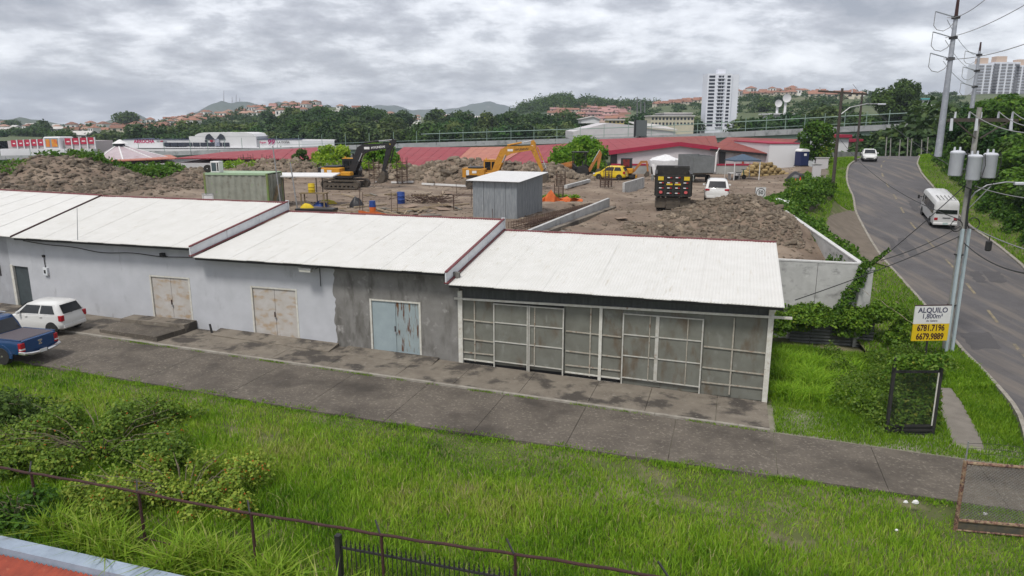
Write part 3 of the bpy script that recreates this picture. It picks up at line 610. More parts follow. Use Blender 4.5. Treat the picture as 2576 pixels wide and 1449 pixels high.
MB().slab([tuple((st_ + o_).xy), tuple((lw2 + o_).xy), tuple((lw2 + o_ * .4).xy), tuple((st_ + o_ * .4).xy)], 4.6, 5.1).build('strip', conc_lt, fb)
wb0 = P(1568, 487, 5.1); wb1 = P(1618, 470, 5.1)
wall_run('low_wall', 'short low concrete wall stub left of the dump truck', [tuple(wb0.xy), tuple(wb1.xy)], 6.0, 4.6, .2, 3, conc_wall, False)
cb = thing('concrete_beam', 'long concrete beam lying slanted on the soil beside the orange mesh', 'beam'); a = P(1423, 470, 5.25); b = P(1480, 455, 5.25); MB().bar(a, b, .3, .3).build('beam_body', conc_wall, cb); MB().bar(b, b + (b - a).normalized() * .2, .34, .34).build('beam_end', white_p, cb)
# ---------------------------------------------------------------- foreground fences and the neighbour's roof
def LW(x, y, z): return (*loc2w(x, y), z)       # building frame, absolute height
NB = thing('neighbour_house', 'house corner with red corrugated roof behind a pale blue wall at the bottom left', 'house', (AX, AY, 0), BROT)
MB().loft([[(-34, -17.2, -2), (-34, -16.8, -2), (-34, -16.8, .78), (-34, -17.2, .78)], [(-11.2, -17.2, -2), (-11.2, -16.8, -2), (-11.2, -16.8, .74), (-11.2, -17.2, .74)]]).build('parapet_wall', blue_wall, NB)
for i in range(20):
    x = -26 + i * .75; V = []
    k = 10; up = [(x + .75 * j / k, -17.25, .60 + (.03 if j % 2 else -.03)) for j in range(k + 1)]
    r0 = up + [(p[0], p[1], p[2] - .09) for p in up[::-1]]; r1 = [(p[0], -23.5, p[2] - 1.3) for p in r0]
    MB().loft([r0, r1]).build('roof_sheet', red_sheet, NB)
# rusty pipe fence
RF = thing('pipe_fence', 'rusty pipe rail fence across the grass in the foreground', 'fence', (AX, AY, 0), BROT)
rail = [(x, -15.6 + .02 * math.sin(x), interp(x, [(-30, 1.98), (-19, 1.83), (-15.5, 1.85), (-12.2, 1.81), (-8.7, 1.89), (-5.6, 1.99), (-2.8, 2.06), (6, 2.2)]) + .012 * math.sin(x * 5)) for x in np.arange(-30, 6, .6)]
MB().tube(rail, .034, 8).build('top_rail', rust, RF)
MB().tube([(x, -15.58, interp(x, [(-30, .3), (-19.2, .33), (-15.5, .54), (-13, .5), (-11, .33), (-5, .2)]) + .012 * math.sin(x * 4)) for x in np.arange(-19.6, -5, .5)], .016, 6).build('lower_wire', rust, RF)
for x in (-26.6, -22.6, -18.97, -15.45, -12.14, -8.72, -5.6, -2.4, .9, 4.2):
    zt = interp(x, [(-30, 1.98), (-19, 1.83), (-15.5, 1.85), (-12.2, 1.81), (-8.7, 1.89), (-5.6, 1.99), (-2.8, 2.06), (6, 2.2)])
    p = MB().cyl((x, -15.6, -.1), (x - .03, -15.6, zt), .038, .036, 8).build('post', rust, RF)
    MB().bar((x - .05, -15.62, zt + .02), (x - .3, -15.9 + .55, zt + .17), .035).build('wire_arm', black_iron, p)
# black picket fence
PK = thing('picket_fence', 'black iron picket fence behind the rusty rail at the bottom of the picture', 'fence', (AX, AY, 0), BROT)
B(-10.16, -10.02, -15.3, -15.16, 0, 1.42, bev=.01).build('end_post', black_iron, PK)
for dz in (1.12, .35): MB().bar((-10.02, -15.23, dz - .02), (6, -15.23, dz + .03), .04, .05).build('rail', black_iron, PK)
pm = None
for i in range(132):
    x = -9.88 + i * .118
    if pm is None:
        mb = MB().cyl((0, 0, .1), (0, 0, 1.24), .011, .011, 5); mb.cyl((0, 0, 1.24), (0, 0, 1.36), .024, .002, 4); mb.cyl((0, 0, 1.14), (0, 0, 1.2), .024, .024, 6); pm = mb.mesh('picket', black_iron)
    link('picket', pm, PK, (x, -15.23, .02 * math.sin(i * 3)))
# chain link gate, lower right
def chain_mesh(x0, x1, z0, z1, step, r, mat, parent, name='chain_link'):
    mb = MB(); W_, H_ = x1 - x0, z1 - z0; n = int((W_ + H_) / step)
    for i in range(1, n):
        s = i * step
        for fl in (0, 1):
            ax, az = (s, 0) if s < W_ else (W_, s - W_); bx_, bz = (0, s) if s < H_ else (s - H_, H_)
            if fl: ax, bx_ = W_ - ax, W_ - bx_
            mb.bar((x0 + ax, .004 * fl, z0 + az), (x0 + bx_, .004 * fl, z0 + bz), r)
    o = mb.build(name, mat, parent); o['kind'] = 'stuff'; return o
ga = PY(2416, 1325, 17.8); grz = math.atan2(-.35, 1.9)
CG = thing('chain_link_gate', 'rusty chain link gate standing in the grass at the lower right edge', 'gate', (ga.x - .1, 17.85, -.15), grz)
wire_g = M('mesh_wire', (.2, .2, .19), (.14, .12, .1), 8, .6)
gate_rust = M('flaking_gate_paint', (.14, .045, .035), (.3, .24, .15), 3.5, .75, bump=.3, st=(3, 3, 3), c3=(.07, .03, .03), s3=4, t3=(.5, .6))
for x in (0, 1.75): MB().cyl((x, 0, -.1), (x, 0, 2.1), .055, .055, 8).build('upright', gate_rust, CG)
for z in (2.03, .32): MB().cyl((.05, 0, z), (1.7, 0, z), .05, .05, 8).build('rail', gate_rust, CG)
MB().cyl((.05, 0, .02), (1.7, 0, .02), .03, .03, 6).build('rail', gate_rust, CG)
B(.05, 1.7, -.005, .005, .05, .29).build('kick_panel', M('gate_kick_panel', (.05, .05, .045), (.1, .08, .05), 5, .8), CG)
MB().cyl((0, 0, 2.1), (.0, 0, 2.66), .02, .02, 6).build('wire_post', steel, CG)
for z in (2.3, 2.45, 2.6): MB().tube([(t * 3.4, .0, z + .03 * math.sin(t * 9)) for t in np.linspace(0, 1, 12)], .006, 4).build('barbed_strand', black_iron, CG)
chain_mesh(.05, 1.7, .36, 1.99, .09, .009, wire_g, CG)
# black sign frame with mesh
BF = thing('black_gate_frame', 'tall black metal gate frame overgrown with vines beside the side path', 'gate', (13.5, 24.1, -.15), math.atan2(-.0, 1))
for x in (.05, 1.72): B(x - .05, x + .05, -.05, .05, 0, 2.95).build('upright', black_iron, BF)
for z in (2.42, .36, .2, .03): B(.1, 1.67, -.04, .04, z - .04, z + .04).build('rail', black_iron, BF)
for z in (.28, .11): B(.1, 1.67, -.01, .01, z - .05, z + .05).build('kick_panel', mach_black, BF)
MB().cyl((1.62, -.06, .4), (1.62, -.06, 2.4), .025, .025, 6).build('inner_pipe', frame_paint, BF)
chain_mesh(.1, 1.67, .42, 2.38, .08, .0032, M('black_mesh_wire', (.05, .05, .05), None), BF)
# ---------------------------------------------------------------- rental sign
SG = thing('rental_sign', 'white and yellow ALQUILO rental sign on a dark post above the vines', 'sign', (PY(2335, 857, 32.6).x, 32.6, -.25), .05)
s0 = PY(2290, 857, 32.6); s1 = PY(2390, 769, 32.6); W_ = 1.76; z0 = s0.z + .25; z1 = s1.z + .25; zm = lerp(z0, z1, .49)
x0 = s0.x - SG.location.x
B(x0, x0 + W_, -.02, .02, zm, z1).build('upper_board', white_p, SG); B(x0, x0 + W_, -.02, .02, z0, zm - .004).build('lower_board', M('sign_yellow', (.62, .43, .01), None, rough=.5), SG)
B(x0 - .01, x0 + W_ + .01, -.025, .03, z1, z1 + .04).build('top_trim', rust, SG)
cx = x0 + W_ / 2; ink = M('sign_navy_ink', (.02, .02, .07), None); ink2 = M('sign_brown_ink', (.045, .012, .012), None); H_ = z1 - z0
text('t', 'ALQUILO', .345, ink, SG, (cx, -.024, z1 - H_ * .13), bold=.006, squeeze=.98); text('t', '1,800m²', .325, ink, SG, (cx, -.024, z1 - H_ * .30), bold=.003, squeeze=.95); text('t', 'de Galera', .125, ink, SG, (cx, -.024, z1 - H_ * .425), squeeze=1.1)
text('t', '6781.7196', .425, ink2, SG, (cx, -.024, z0 + H_ * .365), bold=.012, squeeze=.75); text('t', '6679.9889', .425, ink2, SG, (cx, -.024, z0 + H_ * .12), bold=.012, squeeze=.75)
MB().cyl((cx - .05, .03, 0), (cx - .05, .03, z0 + 1.2), .05, .05, 8).build('post', black_iron, SG)
# ---------------------------------------------------------------- poles and wires
def insul(par, x, y, z, up=.28, r=.05, mat=trans_grey):
    MB().cyl((x, y, z), (x, y, z + up), r, r * .7, 8).build('insulator', mat, par)
TP = thing('transformer_pole', 'concrete utility pole with three grey transformers beside the road', 'utility pole', (21.55, 34, -.3))
MB().cyl((0, 0, 0), (0, 0, 11.9), .18, .105, 10).build('shaft', pole_conc, TP, None, True)
cx_ = MB(); B(-1.5, 1.75, -.2, -.12, 11.25, 11.38).build('crossarm', pole_wood, TP); B(-1.2, 1.75, .1, .18, 11.3, 11.42).build('crossarm', pole_wood, TP)
for a, b in (((.1, -.17, 10.5), (1.3, -.17, 11.25)), ((-.1, -.17, 10.5), (-1.1, -.17, 11.25))): MB().bar(a, b, .05, .05).build('brace', pole_wood, TP)
for x in (-1.35, -.2, 1.4): MB().cyl((x, -.28, 10.85), (x, -.24, 11.4), .075, .06, 7).build('cutout_fuse', trans_grey, TP)
for x in (-1.0, -.35, .2, 1.0, 1.65): insul(TP, x, .12, 11.42)
def transf(x, y, z0, lab=None):
    t = MB(); r = .295; t.loft([[(x + r * k * math.cos(a), y + r * k * math.sin(a), z) for a in np.linspace(0, 2 * math.pi, 18)[:-1]] for k, z in ((.9, z0), (1, z0 + .05), (1, z0 + 1.0), (1.07, z0 + 1.03), (1.07, z0 + 1.09), (.85, z0 + 1.15), (.3, z0 + 1.18))])
    o = t.build('transformer_tank', trans_grey, TP, None, True)
    for a in (-.14, .12): MB().cyl((x + a, y + .05, z0 + 1.12), (x + a, y + .05, z0 + 1.33), .055, .04, 7).build('bushing', trans_grey, o)
    MB().tube([(x + .2, y - .36, z0 + 1.2), (x + .26, y - .4, z0 + .7), (x + .15, y - .4, z0 + .1), (x + .05, y - .25, z0 - .35), (0, -.15, z0 - .6)], .018, 5).build('lead', cable_m, o)
    MB().bar((x, y + .2, z0 + .3), (0, .1, z0 + .3), .08, .05).build('bracket', steel, o); MB().bar((x, y + .2, z0 + 1.0), (0, .1, z0 + 1.0), .08, .05).build('bracket', steel, o)
transf(-.72, .0, 8.78); transf(-.18, -.48, 8.62); transf(.85, .0, 8.68)
la = MB().tube([(.12, 0, 7.6), (.35, 0, 8.0), (.8, -.1, 8.35), (1.6, -.2, 8.5), (2.1, -.2, 8.48)], .035, 7).build('lamp_arm', steel, TP)
B(2.0, 2.55, -.3, -.1, 8.36, 8.5, bev=.03).build('lamp_head', trans_grey, la)
MB().bar((.12, 0, 7.2), (1.0, -.12, 8.34), .03).build('arm_stay', steel, la)
for dx in (-.2, .11): B(dx, dx + .12 - .03 * 0, -.30, -.19, .2, 6.3).build('conduit_cover', pole_blue, TP)
MB().tube([(.0, -.25, 6.3), (-.04, -.24, 7.2), (-.06, -.3, 8.2)], .05, 6).build('riser_cable', cable_m, TP)
for x, z in ((.35, 6.55), (-.45, 6.45)):
    MB().tube([(x + .28 * math.cos(a), -.22, z + .28 * math.sin(a)) for a in np.linspace(0, 6.28, 14)], .025, 5).build('cable_coil', cable_m, TP)
for z in (2.5, 5.0): MB().cyl((0, 0, z), (0, 0, z + .05), .215, .215, 12).build('strap', black_iron, TP)
def wire(name, pts_a, pts_b, sag, label, r=.016, mat=None, n=16):
    a, b = Vector(pts_a), Vector(pts_b)
    o = MB().tube([a.lerp(b, t) - Vector((0, 0, sag * 4 * t * (1 - t))) for t in np.linspace(0, 1, n)], r, 4).build(name, mat or cable_m); return tag(o, label, 'cable')
tp = Vector((21.55, 34, -.3))
wire('guy_wire', tp + Vector((-.1, 0, 8.4)), (wc.x + .05, wc.y - .2, WALL_TOP - .3), .1, 'dark guy wire falling from the transformers to the wall corner', .022)
wire('service_cable', tp + Vector((-.1, 0, 6.4)), PY(2216, 655, 29.5), .15, 'dark cable from the pole coils sagging to the vine on the guy wire', .02)
wire('service_cable', tp + Vector((-.1, 0, 5.9)), PY(2000, 755, 27), .1, 'dark service cable dropping from the pole past the retaining wall towards the shed eave', .022)
wd = [wire('overhead_wire', tp + Vector((x, .12, 11.72)), PY(*q, 24), .3, lab, .02, cable_g) for x, q, lab in ((-.35, (2640, 335), 'lowest bare overhead wire leaving the crossarm to the right'), (1.0, (2660, 315), 'middle bare overhead wire leaving the crossarm to the right'), (1.65, (2680, 298), 'uppermost bare overhead wire leaving the crossarm to the right'))]
wire('service_cable', tp + Vector((.15, 0, 6.5)), PY(2620, 640, 27), .1, 'pale service cable running right from the pole coils over the road', .025, cable_g)
wire('service_cable', tp + Vector((.15, 0, 5.6)), PY(2600, 690, 26), .3, 'thick lower cable with a black closure right of the pole', .03)
wire('service_cable', tp + Vector((.3, 0, 8.3)), PY(2640, 505, 25), .1, 'bare cable passing under the lamp arm to the right', .02, cable_g)
cl_ = thing('cable_closure', 'black cable closure hanging on the thick lower cable', 'closure', PY(2487, 617, 30)); B(-.12, .12, -.08, .08, -.25, .2, bev=.04).build('housing', black_pl, cl_); MB().cyl((0, 0, .19), (0, 0, .4), .02).build('hanger', cable_m, cl_)
def steel_pole(base, Hh, label, r0, arms):
    t = thing('steel_pole', label, 'power pole', base); MB().cyl((0, 0, -.5), (0, 0, Hh * .86), r0, r0 * .55, 12).build('shaft', pole_steel, t, None, True)
    MB().cyl((0, 0, Hh * .86), (0, 0, Hh), r0 * .5, r0 * .35, 8).build('tip', rust, t)
    for z in arms:
        k = 1.0; MB().bar((0, 0, z), (-2.0, -.3, z + .45), .07).build('arm', galv, t)
        MB().tube([(-2.0, -.3, z + .45), (-2.02, -.3, z - .7), (-1.7, -.3, z - 1.05), (-1.1, -.25, z - 1.15), (-.5, -.1, z - .85), (-.1, 0, z - .4)], .03, 5).build('jumper_loop', cable_g, t)
        B(-.25, .25, -.25, .25, z - .12, z + .12).build('band', black_iron, t)
    return t
s1b = PY(2361, 380, 66); s2b = PY(2446, 262, 95)
steel_pole(s1b, PY(2361, -14, 66).z - s1b.z, 'tall grey steel transmission pole at the foot of the right bank', .31, [PY(2361, y, 66).z - s1b.z for y in (44, 95, 148)])
steel_pole(s2b, PY(2446, 106, 95).z - s2b.z, 'farther thinner steel transmission pole rising above the right trees', .27, [PY(2446, y, 95).z - s2b.z for y in (138, 178, 218)])
for i, (y, q) in enumerate(((44, (2500, -20)), (95, (2640, -25)), (148, (2640, 88)))):
    wire('overhead_wire', PY(2361 + 22 - i * 5, y, 66), PY(*q, 40), .4, ['top', 'middle', 'lowest'][i] + ' conductor from the tall steel pole to the upper right', .025, cable_g)
    wire('overhead_wire', PY(2361 + 22 - i * 5, y + 6, 66), PY(2452, (138, 178, 218)[i], 95), .5, ['top', 'middle', 'lowest'][i] + ' conductor between the two steel poles', .025, cable_g)
def wood_pole(base, Hh, label, arm=True):
    t = thing('wooden_pole', label, 'utility pole', base); MB().cyl((0, 0, -1), (0, 0, Hh), .17, .11, 9).build('shaft', pole_wood, t, None, True)
    if arm:
        MB().bar((-2.2, -.2, Hh - .25), (2.4, .3, Hh - .5), .12, .16).build('crossarm', pole_wood, t)
        for x in (-2.0, .9, 2.3): insul(t, x, 0, Hh - .25 - .05 * (x + 2), .35, .06)
        MB().bar((0, -.1, Hh - 1.1), (1.0, .1, Hh - .45), .05).build('brace', pole_wood, t)
    return t
b1 = Vector((0, 0, 0)); Y1 = 66; q = PY(2096, 456, Y1); b1 = Vector((q.x, Y1, verge_h(q.x, Y1)))
wp1 = wood_pole(b1, PY(2100, 222, Y1).z - b1.z, 'brown wooden utility pole with a crossarm on the grass verge')
q = PY(2153, 392, 94); b2 = Vector((q.x, 94, verge_h(q.x, 94))); wood_pole(b2, PY(2155, 232, 94).z - b2.z, 'second wooden pole behind the crossarm pole near the road crest', False)
wire('overhead_wire', b1 + Vector((.9, 0, 10)), tp + Vector((-.3, 0, 8.9)), .6, 'dark wire sagging from the wooden pole to the transformer pole', .02)
wire('overhead_wire', b1 + Vector((0, 0, 7.0)), b2 + Vector((0, 0, 7.6)), .4, 'cable between the two wooden poles', .03)
wire('overhead_wire', b1 + Vector((0, 0, 5.5)), tp + Vector((-.15, 0, 6.7)), .9, 'lower cable sagging over the road from the wooden pole', .022)
ra = MB().tube([(.1, 0, 7.4), (.8, -.1, 8.0), (2.2, -.2, 8.3), (3.4, -.2, 8.3)], .05, 6).build('lamp_arm', steel, wp1); B(3.2, 3.9, -.32, -.08, 8.2, 8.34, bev=.03).build('lamp_head', trans_grey, ra)
# ---------------------------------------------------------------- vehicles
def bil(c, u, v):
    a = Vector(c[0]).lerp(Vector(c[1]), u); b = Vector(c[3]).lerp(Vector(c[2]), u); return a.lerp(b, v)
def patch(c, u0, u1, v0, v1, off, th=.012, bev=0):
    p = [bil(c, u, v) for u, v in ((u0, v0), (u1, v0), (u1, v1), (u0, v1))]; nn = (p[1] - p[0]).cross(p[3] - p[0]).normalized()
    return MB().loft([[q + nn * (off - th) for q in p], [q + nn * off for q in p]])
def wheel(par, x, y, r, wd, rimc=steel, name='wheel'):
    s = 1 if y > 0 else -1; t = MB(); n = 20
    prof = [(r * .62, -.5), (r * .93, -.5), (r, -.36), (r, .36), (r * .93, .5), (r * .62, .5)]
    t.loft([[(x + rr * math.cos(a), y + yy * wd, r + rr * math.sin(a)) for a in np.linspace(0, 2 * math.pi, n + 1)[:-1]] for rr, yy in prof])
    o = t.build(name, rubber, par, None, True); rm = MB(); yo = y + s * wd * .47
    rm.cyl((x, y, r), (x, yo - s * .03, r), r * .64, r * .64, 16); rm.cyl((x, yo - s * .03, r), (x, yo + s * .01, r), r * .16, r * .12, 8)
    for k in range(5):
        a = k * 2 * math.pi / 5; rm.bar((x, yo - s * .01, r), (x + math.cos(a) * r * .6, yo - s * .01, r + math.sin(a) * r * .6), .05, .02, (0, 1, 0))
    rm.build('rim', rimc, o); return o
def car(name, label, cat, loc, rz, paint, L=3.6, Wd=1.6, H=1.5, belt=.92, hood=.86, nose=.66, xr0=None, xr1=None, xf0=None, xf1=None, r=.29, tail='hatch', plate='rear', lights='tall', group=None, wb=(.17, .8), mirrors=True):
    t = thing(name, label, cat, loc, rz, group); h = Wd / 2; a = -L / 2
    # stations: x fraction, bottom, top, half width
    if tail == 'hatch': st = [(0, .34, belt - .22, .86), (.02, .27, belt - .04, .94), (.08, .22, belt, .985), (.3, .2, belt, 1), (.62, .2, belt - .01, 1), (.74, .2, lerp(belt, hood, .5), .99), (.9, .22, nose + .1, .95), (.97, .25, nose, .88), (1, .33, nose - .12, .76)]
    else: st = [(0, .36, belt - .16, .84), (.02, .28, belt - .02, .92), (.16, .22, belt + .02, .985), (.3, .2, belt, 1), (.62, .2, belt - .01, 1), (.74, .2, lerp(belt, hood, .5), .99), (.9, .22, nose + .1, .95), (.97, .25, nose, .88), (1, .33, nose - .12, .76)]
    rings = []
    for f, zb_, zt, k in st:
        x = a + f * L; w2 = h * k; zm = lerp(zb_, zt, .55)
        hs = [(w2 * .8, zb_), (w2 * .96, zb_ + .09), (w2, lerp(zb_, zt, .4)), (w2 * .985, zm), (w2 * .96, zt - .06), (w2 * .88, zt), (w2 * .4, zt + .025)]
        rings.append([(x, y, z) for y, z in hs] + [(x, -y, z) for y, z in hs[::-1]])
    body = MB().loft(rings).build('body', paint, t, None, True)
    X = lambda f: a + f * L
    xr0 = X(.015 if tail == 'hatch' else .18) if xr0 is None else xr0; xr1 = X(.10 if tail == 'hatch' else .33) if xr1 is None else xr1; xf0 = X(.76) if xf0 is None else xf0; xf1 = X(.56) if xf1 is None else xf1
    zb_ = belt - .03; zt = H - .05; hb = h * .94; ht = h * .76
    lev = []
    for f, bulge in ((0, 0), (.5, .02), (.92, 0), (1.0, -.06)):
        w2 = lerp(hb, ht, min(f, .95)) + bulge + (-.03 if f == 1 else 0); x0 = lerp(xr0, xr1, f) + (.04 if f == 1 else 0); x1 = lerp(xf0, xf1, f) - (.1 if f == 1 else 0); z = lerp(zb_, zt, f); c = .1
        lev.append([(x0, -w2 + c, z), (x0 + c * .6, -w2, z), (lerp(x0, x1, .5), -w2 - .01, z + (.02 if f == 1 else 0)), (x1 - c, -w2, z), (x1, -w2 + c * 1.4, z), (x1 + .04, 0, z), (x1, w2 - c * 1.4, z), (x1 - c, w2, z), (lerp(x0, x1, .5), w2 + .01, z + (.02 if f == 1 else 0)), (x0 + c * .6, w2, z), (x0, w2 - c, z), (x0 - .02, 0, z)])
    cabn = MB(); cabn.loft(lev); zc = [(p[0] * .9 + .1 * (xr1 + xf1) / 2, p[1] * .85, H) for p in lev[-1]]; cabn.loft([lev[-1], zc])
    cabn.build('cabin', paint, t, None, True)
    for s in (1, -1):
        c = [(xr0 + .05, s * (hb + .012), zb_), (xf0 - .12, s * (hb + .012), zb_), (xf1 - .05, s * (ht + .03), zt), (xr1 + .05, s * (ht + .03), zt)]
        if s > 0: c = [c[1], c[0], c[3], c[2]]
        for u0, u1 in (((.10, .44), (.48, .93)) if s < 0 else ((.07, .52), (.56, .90))): patch(c, u0, u1, .12, .84, .014).build('side_window', glass, t)
        for f in (.3, .53): B(X(f), X(f) + .14, s * h * 1.0 - .012, s * h * 1.0 + .018, belt - .13, belt - .1).build('door_handle', paint, body)
        if mirrors: B(X(.63), X(.63) + .1, min(s * h * .98, s * (h + .16)), max(s * h * .98, s * (h + .16)), belt - .02, belt + .12, bev=.02).build('mirror', paint, t)
        for wf in wb: wheel(t, X(wf), s * (h - .09), r, .2); MB().loft([[(X(wf) + rr * math.cos(q), s * (h + yy), r + rr * math.sin(q)) for q in np.linspace(-.25, math.pi + .25, 14)] for rr, yy in ((r * .7, -.005), (r * 1.16, .004), (r * 1.2, -.03))], caps=False, closed=False).build('wheel_arch', black_pl, body)
    hc = ht * .92
    patch([(xf0 + .02, -hb * .86, zb_), (xf0 + .02, hb * .86, zb_), (xf1 + .02, hc, zt), (xf1 + .02, -hc, zt)], .04, .96, .08, .9, .035).build('windscreen', glass, t)
    rw = [(xr0 - .02, hb * .88, zb_), (xr0 - .02, -hb * .88, zb_), (xr1 - .02, -hc, zt), (xr1 - .02, hc, zt)]
    o = patch(rw, .06, .94, .1, .84, .03).build('rear_window', glass, t)
    MB().bar(bil(rw, .45, .1) + Vector((-.05, 0, 0)), bil(rw, .3, .2) + Vector((-.05, 0, 0)), .02).build('wiper', black_pl, o)
    for s in (1, -1):
        y0 = s * h
        if lights == 'tall': B(X(0) - .005, X(.055), min(y0 * .72, y0 * .97), max(y0 * .72, y0 * .97), belt - .3, belt - .02, bev=.02).build('tail_light', red_lamp, t)
        else: B(X(.0) - .01, X(.04), min(y0 * .6, y0 * .95), max(y0 * .6, y0 * .95), belt - .2, belt - .06, bev=.02).build('tail_light', red_lamp, t)
        B(X(.925), X(.985), min(y0 * .56, y0 * .93), max(y0 * .56, y0 * .93), nose - .1, nose + .05, bev=.025).build('headlight', white_lens, t)
    B(X(0) - .035, X(.02), -h * .84, h * .84, .32, .5, bev=.03).build('rear_bumper', paint, t); B(X(0) - .045, X(0) - .03, -.17, .17, .52 - .1, .52 + .02).build('licence_plate', white_p, t)
    B(X(.985), X(1.0) + .02, -h * .5, h * .5, .3, .42, bev=.02).build('grille', black_pl, t); B(X(1.0) - .05, X(1.0) + .025, -.17, .17, .44, .54).build('licence_plate', white_p, t)
    return t
def by_rear(pL, pR):        # centre of the rear and heading from the two rear corners on the ground
    l = pR - pL; ang = math.atan2(l.y, l.x); return (pL + pR) / 2, ang + math.pi / 2
mL, ang = by_rear(LOT(152, 838, .27), LOT(224, 813, .27)); f = Vector((math.cos(ang), math.sin(ang), 0)); c = mL + f * 1.75
HB = car('hatchback', 'white hatchback parked by the white wall behind the blue pickup', 'car', (c.x, c.y, lotz(c.x, c.y) + .06), ang, car_white, 3.6, 1.6, 1.54, belt=.98, r=.29)
HB.rotation_euler = (0, math.atan(.0285) * -1 * 0, ang)
# blue pickup
a = LOT(58, 897, .58); b = LOT(148, 866, .58); m_, ang = by_rear(a, b); f = Vector((math.cos(ang), math.sin(ang), 0)); c = m_ + f * 2.62
PU = thing('pickup_truck', 'dark blue pickup with a grey bed cover parked at the left edge', 'pickup', (c.x, c.y, lotz(c.x, c.y) + .05), ang)
L, h = 5.2, .9; X = lambda v: v - L / 2
rings = []
for x, zb_, zt, k in ((.02, .5, 1.06, .95), (.08, .44, 1.1, .99), (.6, .42, 1.1, 1), (1.7, .42, 1.08, 1), (2.9, .4, 1.06, 1), (3.7, .4, 1.06, 1), (4.1, .42, 1.05, .99), (4.8, .44, .98, .95), (5.1, .5, .85, .86)):
    w2 = h * k; hs = [(w2 * .85, zb_), (w2 * .98, zb_ + .08), (w2, lerp(zb_, zt, .5)), (w2 * .985, zt - .08), (w2 * .95, zt)]
    rings.append([(X(x), y, z) for y, z in hs] + [(X(x), -y, z) for y, z in hs[::-1]])
bd = MB().loft(rings).build('body', car_blue, PU, None, True)
B(X(.1), X(1.72), -.8, .8, 1.085, 1.125, bev=.015).build('bed_cover', bed_cover, PU)
for s in (1, -1): B(X(.05), X(1.75), min(s * .8, s * .88), max(s * .8, s * .88), 1.09, 1.13, bev=.01).build('bed_rail', car_blue, PU)
lev = []
for f_, w2, x0, x1, z in ((0, .84, 1.74, 3.95, 1.05), (.5, .8, 1.86, 3.55, 1.4), (.92, .69, 2.02, 3.1, 1.74), (1, .62, 2.12, 3.0, 1.79)):
    lev.append([(X(x0), -w2 + .08, z), (X(x0) + .06, -w2, z), (X(x1) - .1, -w2, z), (X(x1), -w2 + .12, z), (X(x1), w2 - .12, z), (X(x1) - .1, w2, z), (X(x0) + .06, w2, z), (X(x0), w2 - .08, z)])
MB().loft(lev).build('cab', car_blue, PU, None, True)
patch([(X(1.72), .76, 1.08), (X(1.72), -.76, 1.08), (X(2.0), -.62, 1.74), (X(2.0), .62, 1.74)], .04, .96, .1, .86, .03).build('rear_window', glass, PU)
for s in (1, -1):
    c_ = [(X(1.8), s * .855, 1.06), (X(3.85), s * .855, 1.06), (X(3.1), s * .705, 1.74), (X(2.05), s * .705, 1.74)]
    if s > 0: c_ = [c_[1], c_[0], c_[3], c_[2]]
    for u0, u1 in ((.06, .48), (.52, .92)): patch(c_, u0, u1, .12, .85, .015).build('side_window', glass, PU)
    for wx in (1.05, 4.15):
        wheel(PU, X(wx), s * .8, .38, .25, chrome); MB().loft([[(X(wx) + rr * math.cos(q), s * (h + yy), .38 + rr * math.sin(q)) for q in np.linspace(-.15, math.pi + .15, 16)] for rr, yy in ((.3, 0), (.45, .015), (.5, .015), (.52, -.03))], caps=False, closed=False).build('wheel_arch', car_blue, bd)
    t_ = B(X(.0) - .01, X(.16), min(s * .7, s * .91), max(s * .7, s * .91), .62, 1.0, bev=.02).build('tail_light', red_lamp, PU); B(X(0) - .016, X(.1), min(s * .72, s * .915), max(s * .72, s * .915), .7, .76).build('lens', white_lens, t_)
    MB().tube([(X(-.12), s * .2, .46), (X(-.14), s * .55, .5), (X(-.1), s * .85, .56), (X(.1), s * .93, .6)], .07, 7).build('bumper_bar', chrome, PU)
    MB().tube([(X(2.3), s * .6, 1.86), (X(3.0), s * .6, 1.86)], .025, 6).build('roof_rail', chrome, PU)
tg = B(X(.0) - .012, X(.04), -.7, .7, .6, 1.08, bev=.01).build('tailgate', car_blue, PU)
B(X(-.03), X(-.01), -.1, .1, .88, .95, bev=.004).build('tailgate_handle', chrome, tg)
for k in range(3):
    q = k * 2 * math.pi / 3 + math.pi / 2; cy_, cz_ = .055 * math.cos(q), .055 * math.sin(q)
    MB().loft([[(X(-.013), cy_ + .05 * math.cos(q + e_), .8 + cz_ + .05 * math.sin(q + e_)) for e_ in (0, 1.9, 3.14, 4.38)], [(X(-.025), cy_ + .05 * math.cos(q + e_), .8 + cz_ + .05 * math.sin(q + e_)) for e_ in (0, 1.9, 3.14, 4.38)]]).build('emblem', chrome, tg)
B(X(-.15), X(-.13), -.17, .17, .42, .56).build('licence_plate', white_p, PU)
# cars on the road and the site
p = P(2194, 412, 5.95); rd = Vector((xl(80) + xr(80) - xl(90) - xr(90), -20, 0)); sed = car('sedan', 'white car coming down the road over the crest', 'car', (p.x, p.y + 1, zr(p.y + 1) + .06), math.atan2(-1, -.42), car_white, 4.1, 1.75, 1.5, belt=.95, lights='low', r=.31)
p = P(1809, 508, 5.05); suv = car('sport_utility_car', 'white car seen from behind, parked behind the rubble heap right of the dump truck', 'car', (p.x + .35, p.y + 2.1, 5.02), math.pi / 2 - .26, car_white, 4.5, 1.85, 1.72, belt=1.08, hood=1.02, nose=.85, r=.36, lights='low')
for s in (1, -1): MB().tube([(-1.6, s * .66, 1.76), (.3, s * .66, 1.76)], .025, 6).build('roof_rail', black_pl, suv)
p = P(1537, 452, 5.05); tx = car('taxi', 'small yellow taxi hatchback parked left of the mini excavator', 'taxi', (p.x, p.y + .6, 5.03), math.pi - .42, car_yellow, 3.6, 1.6, 1.5, belt=.95)
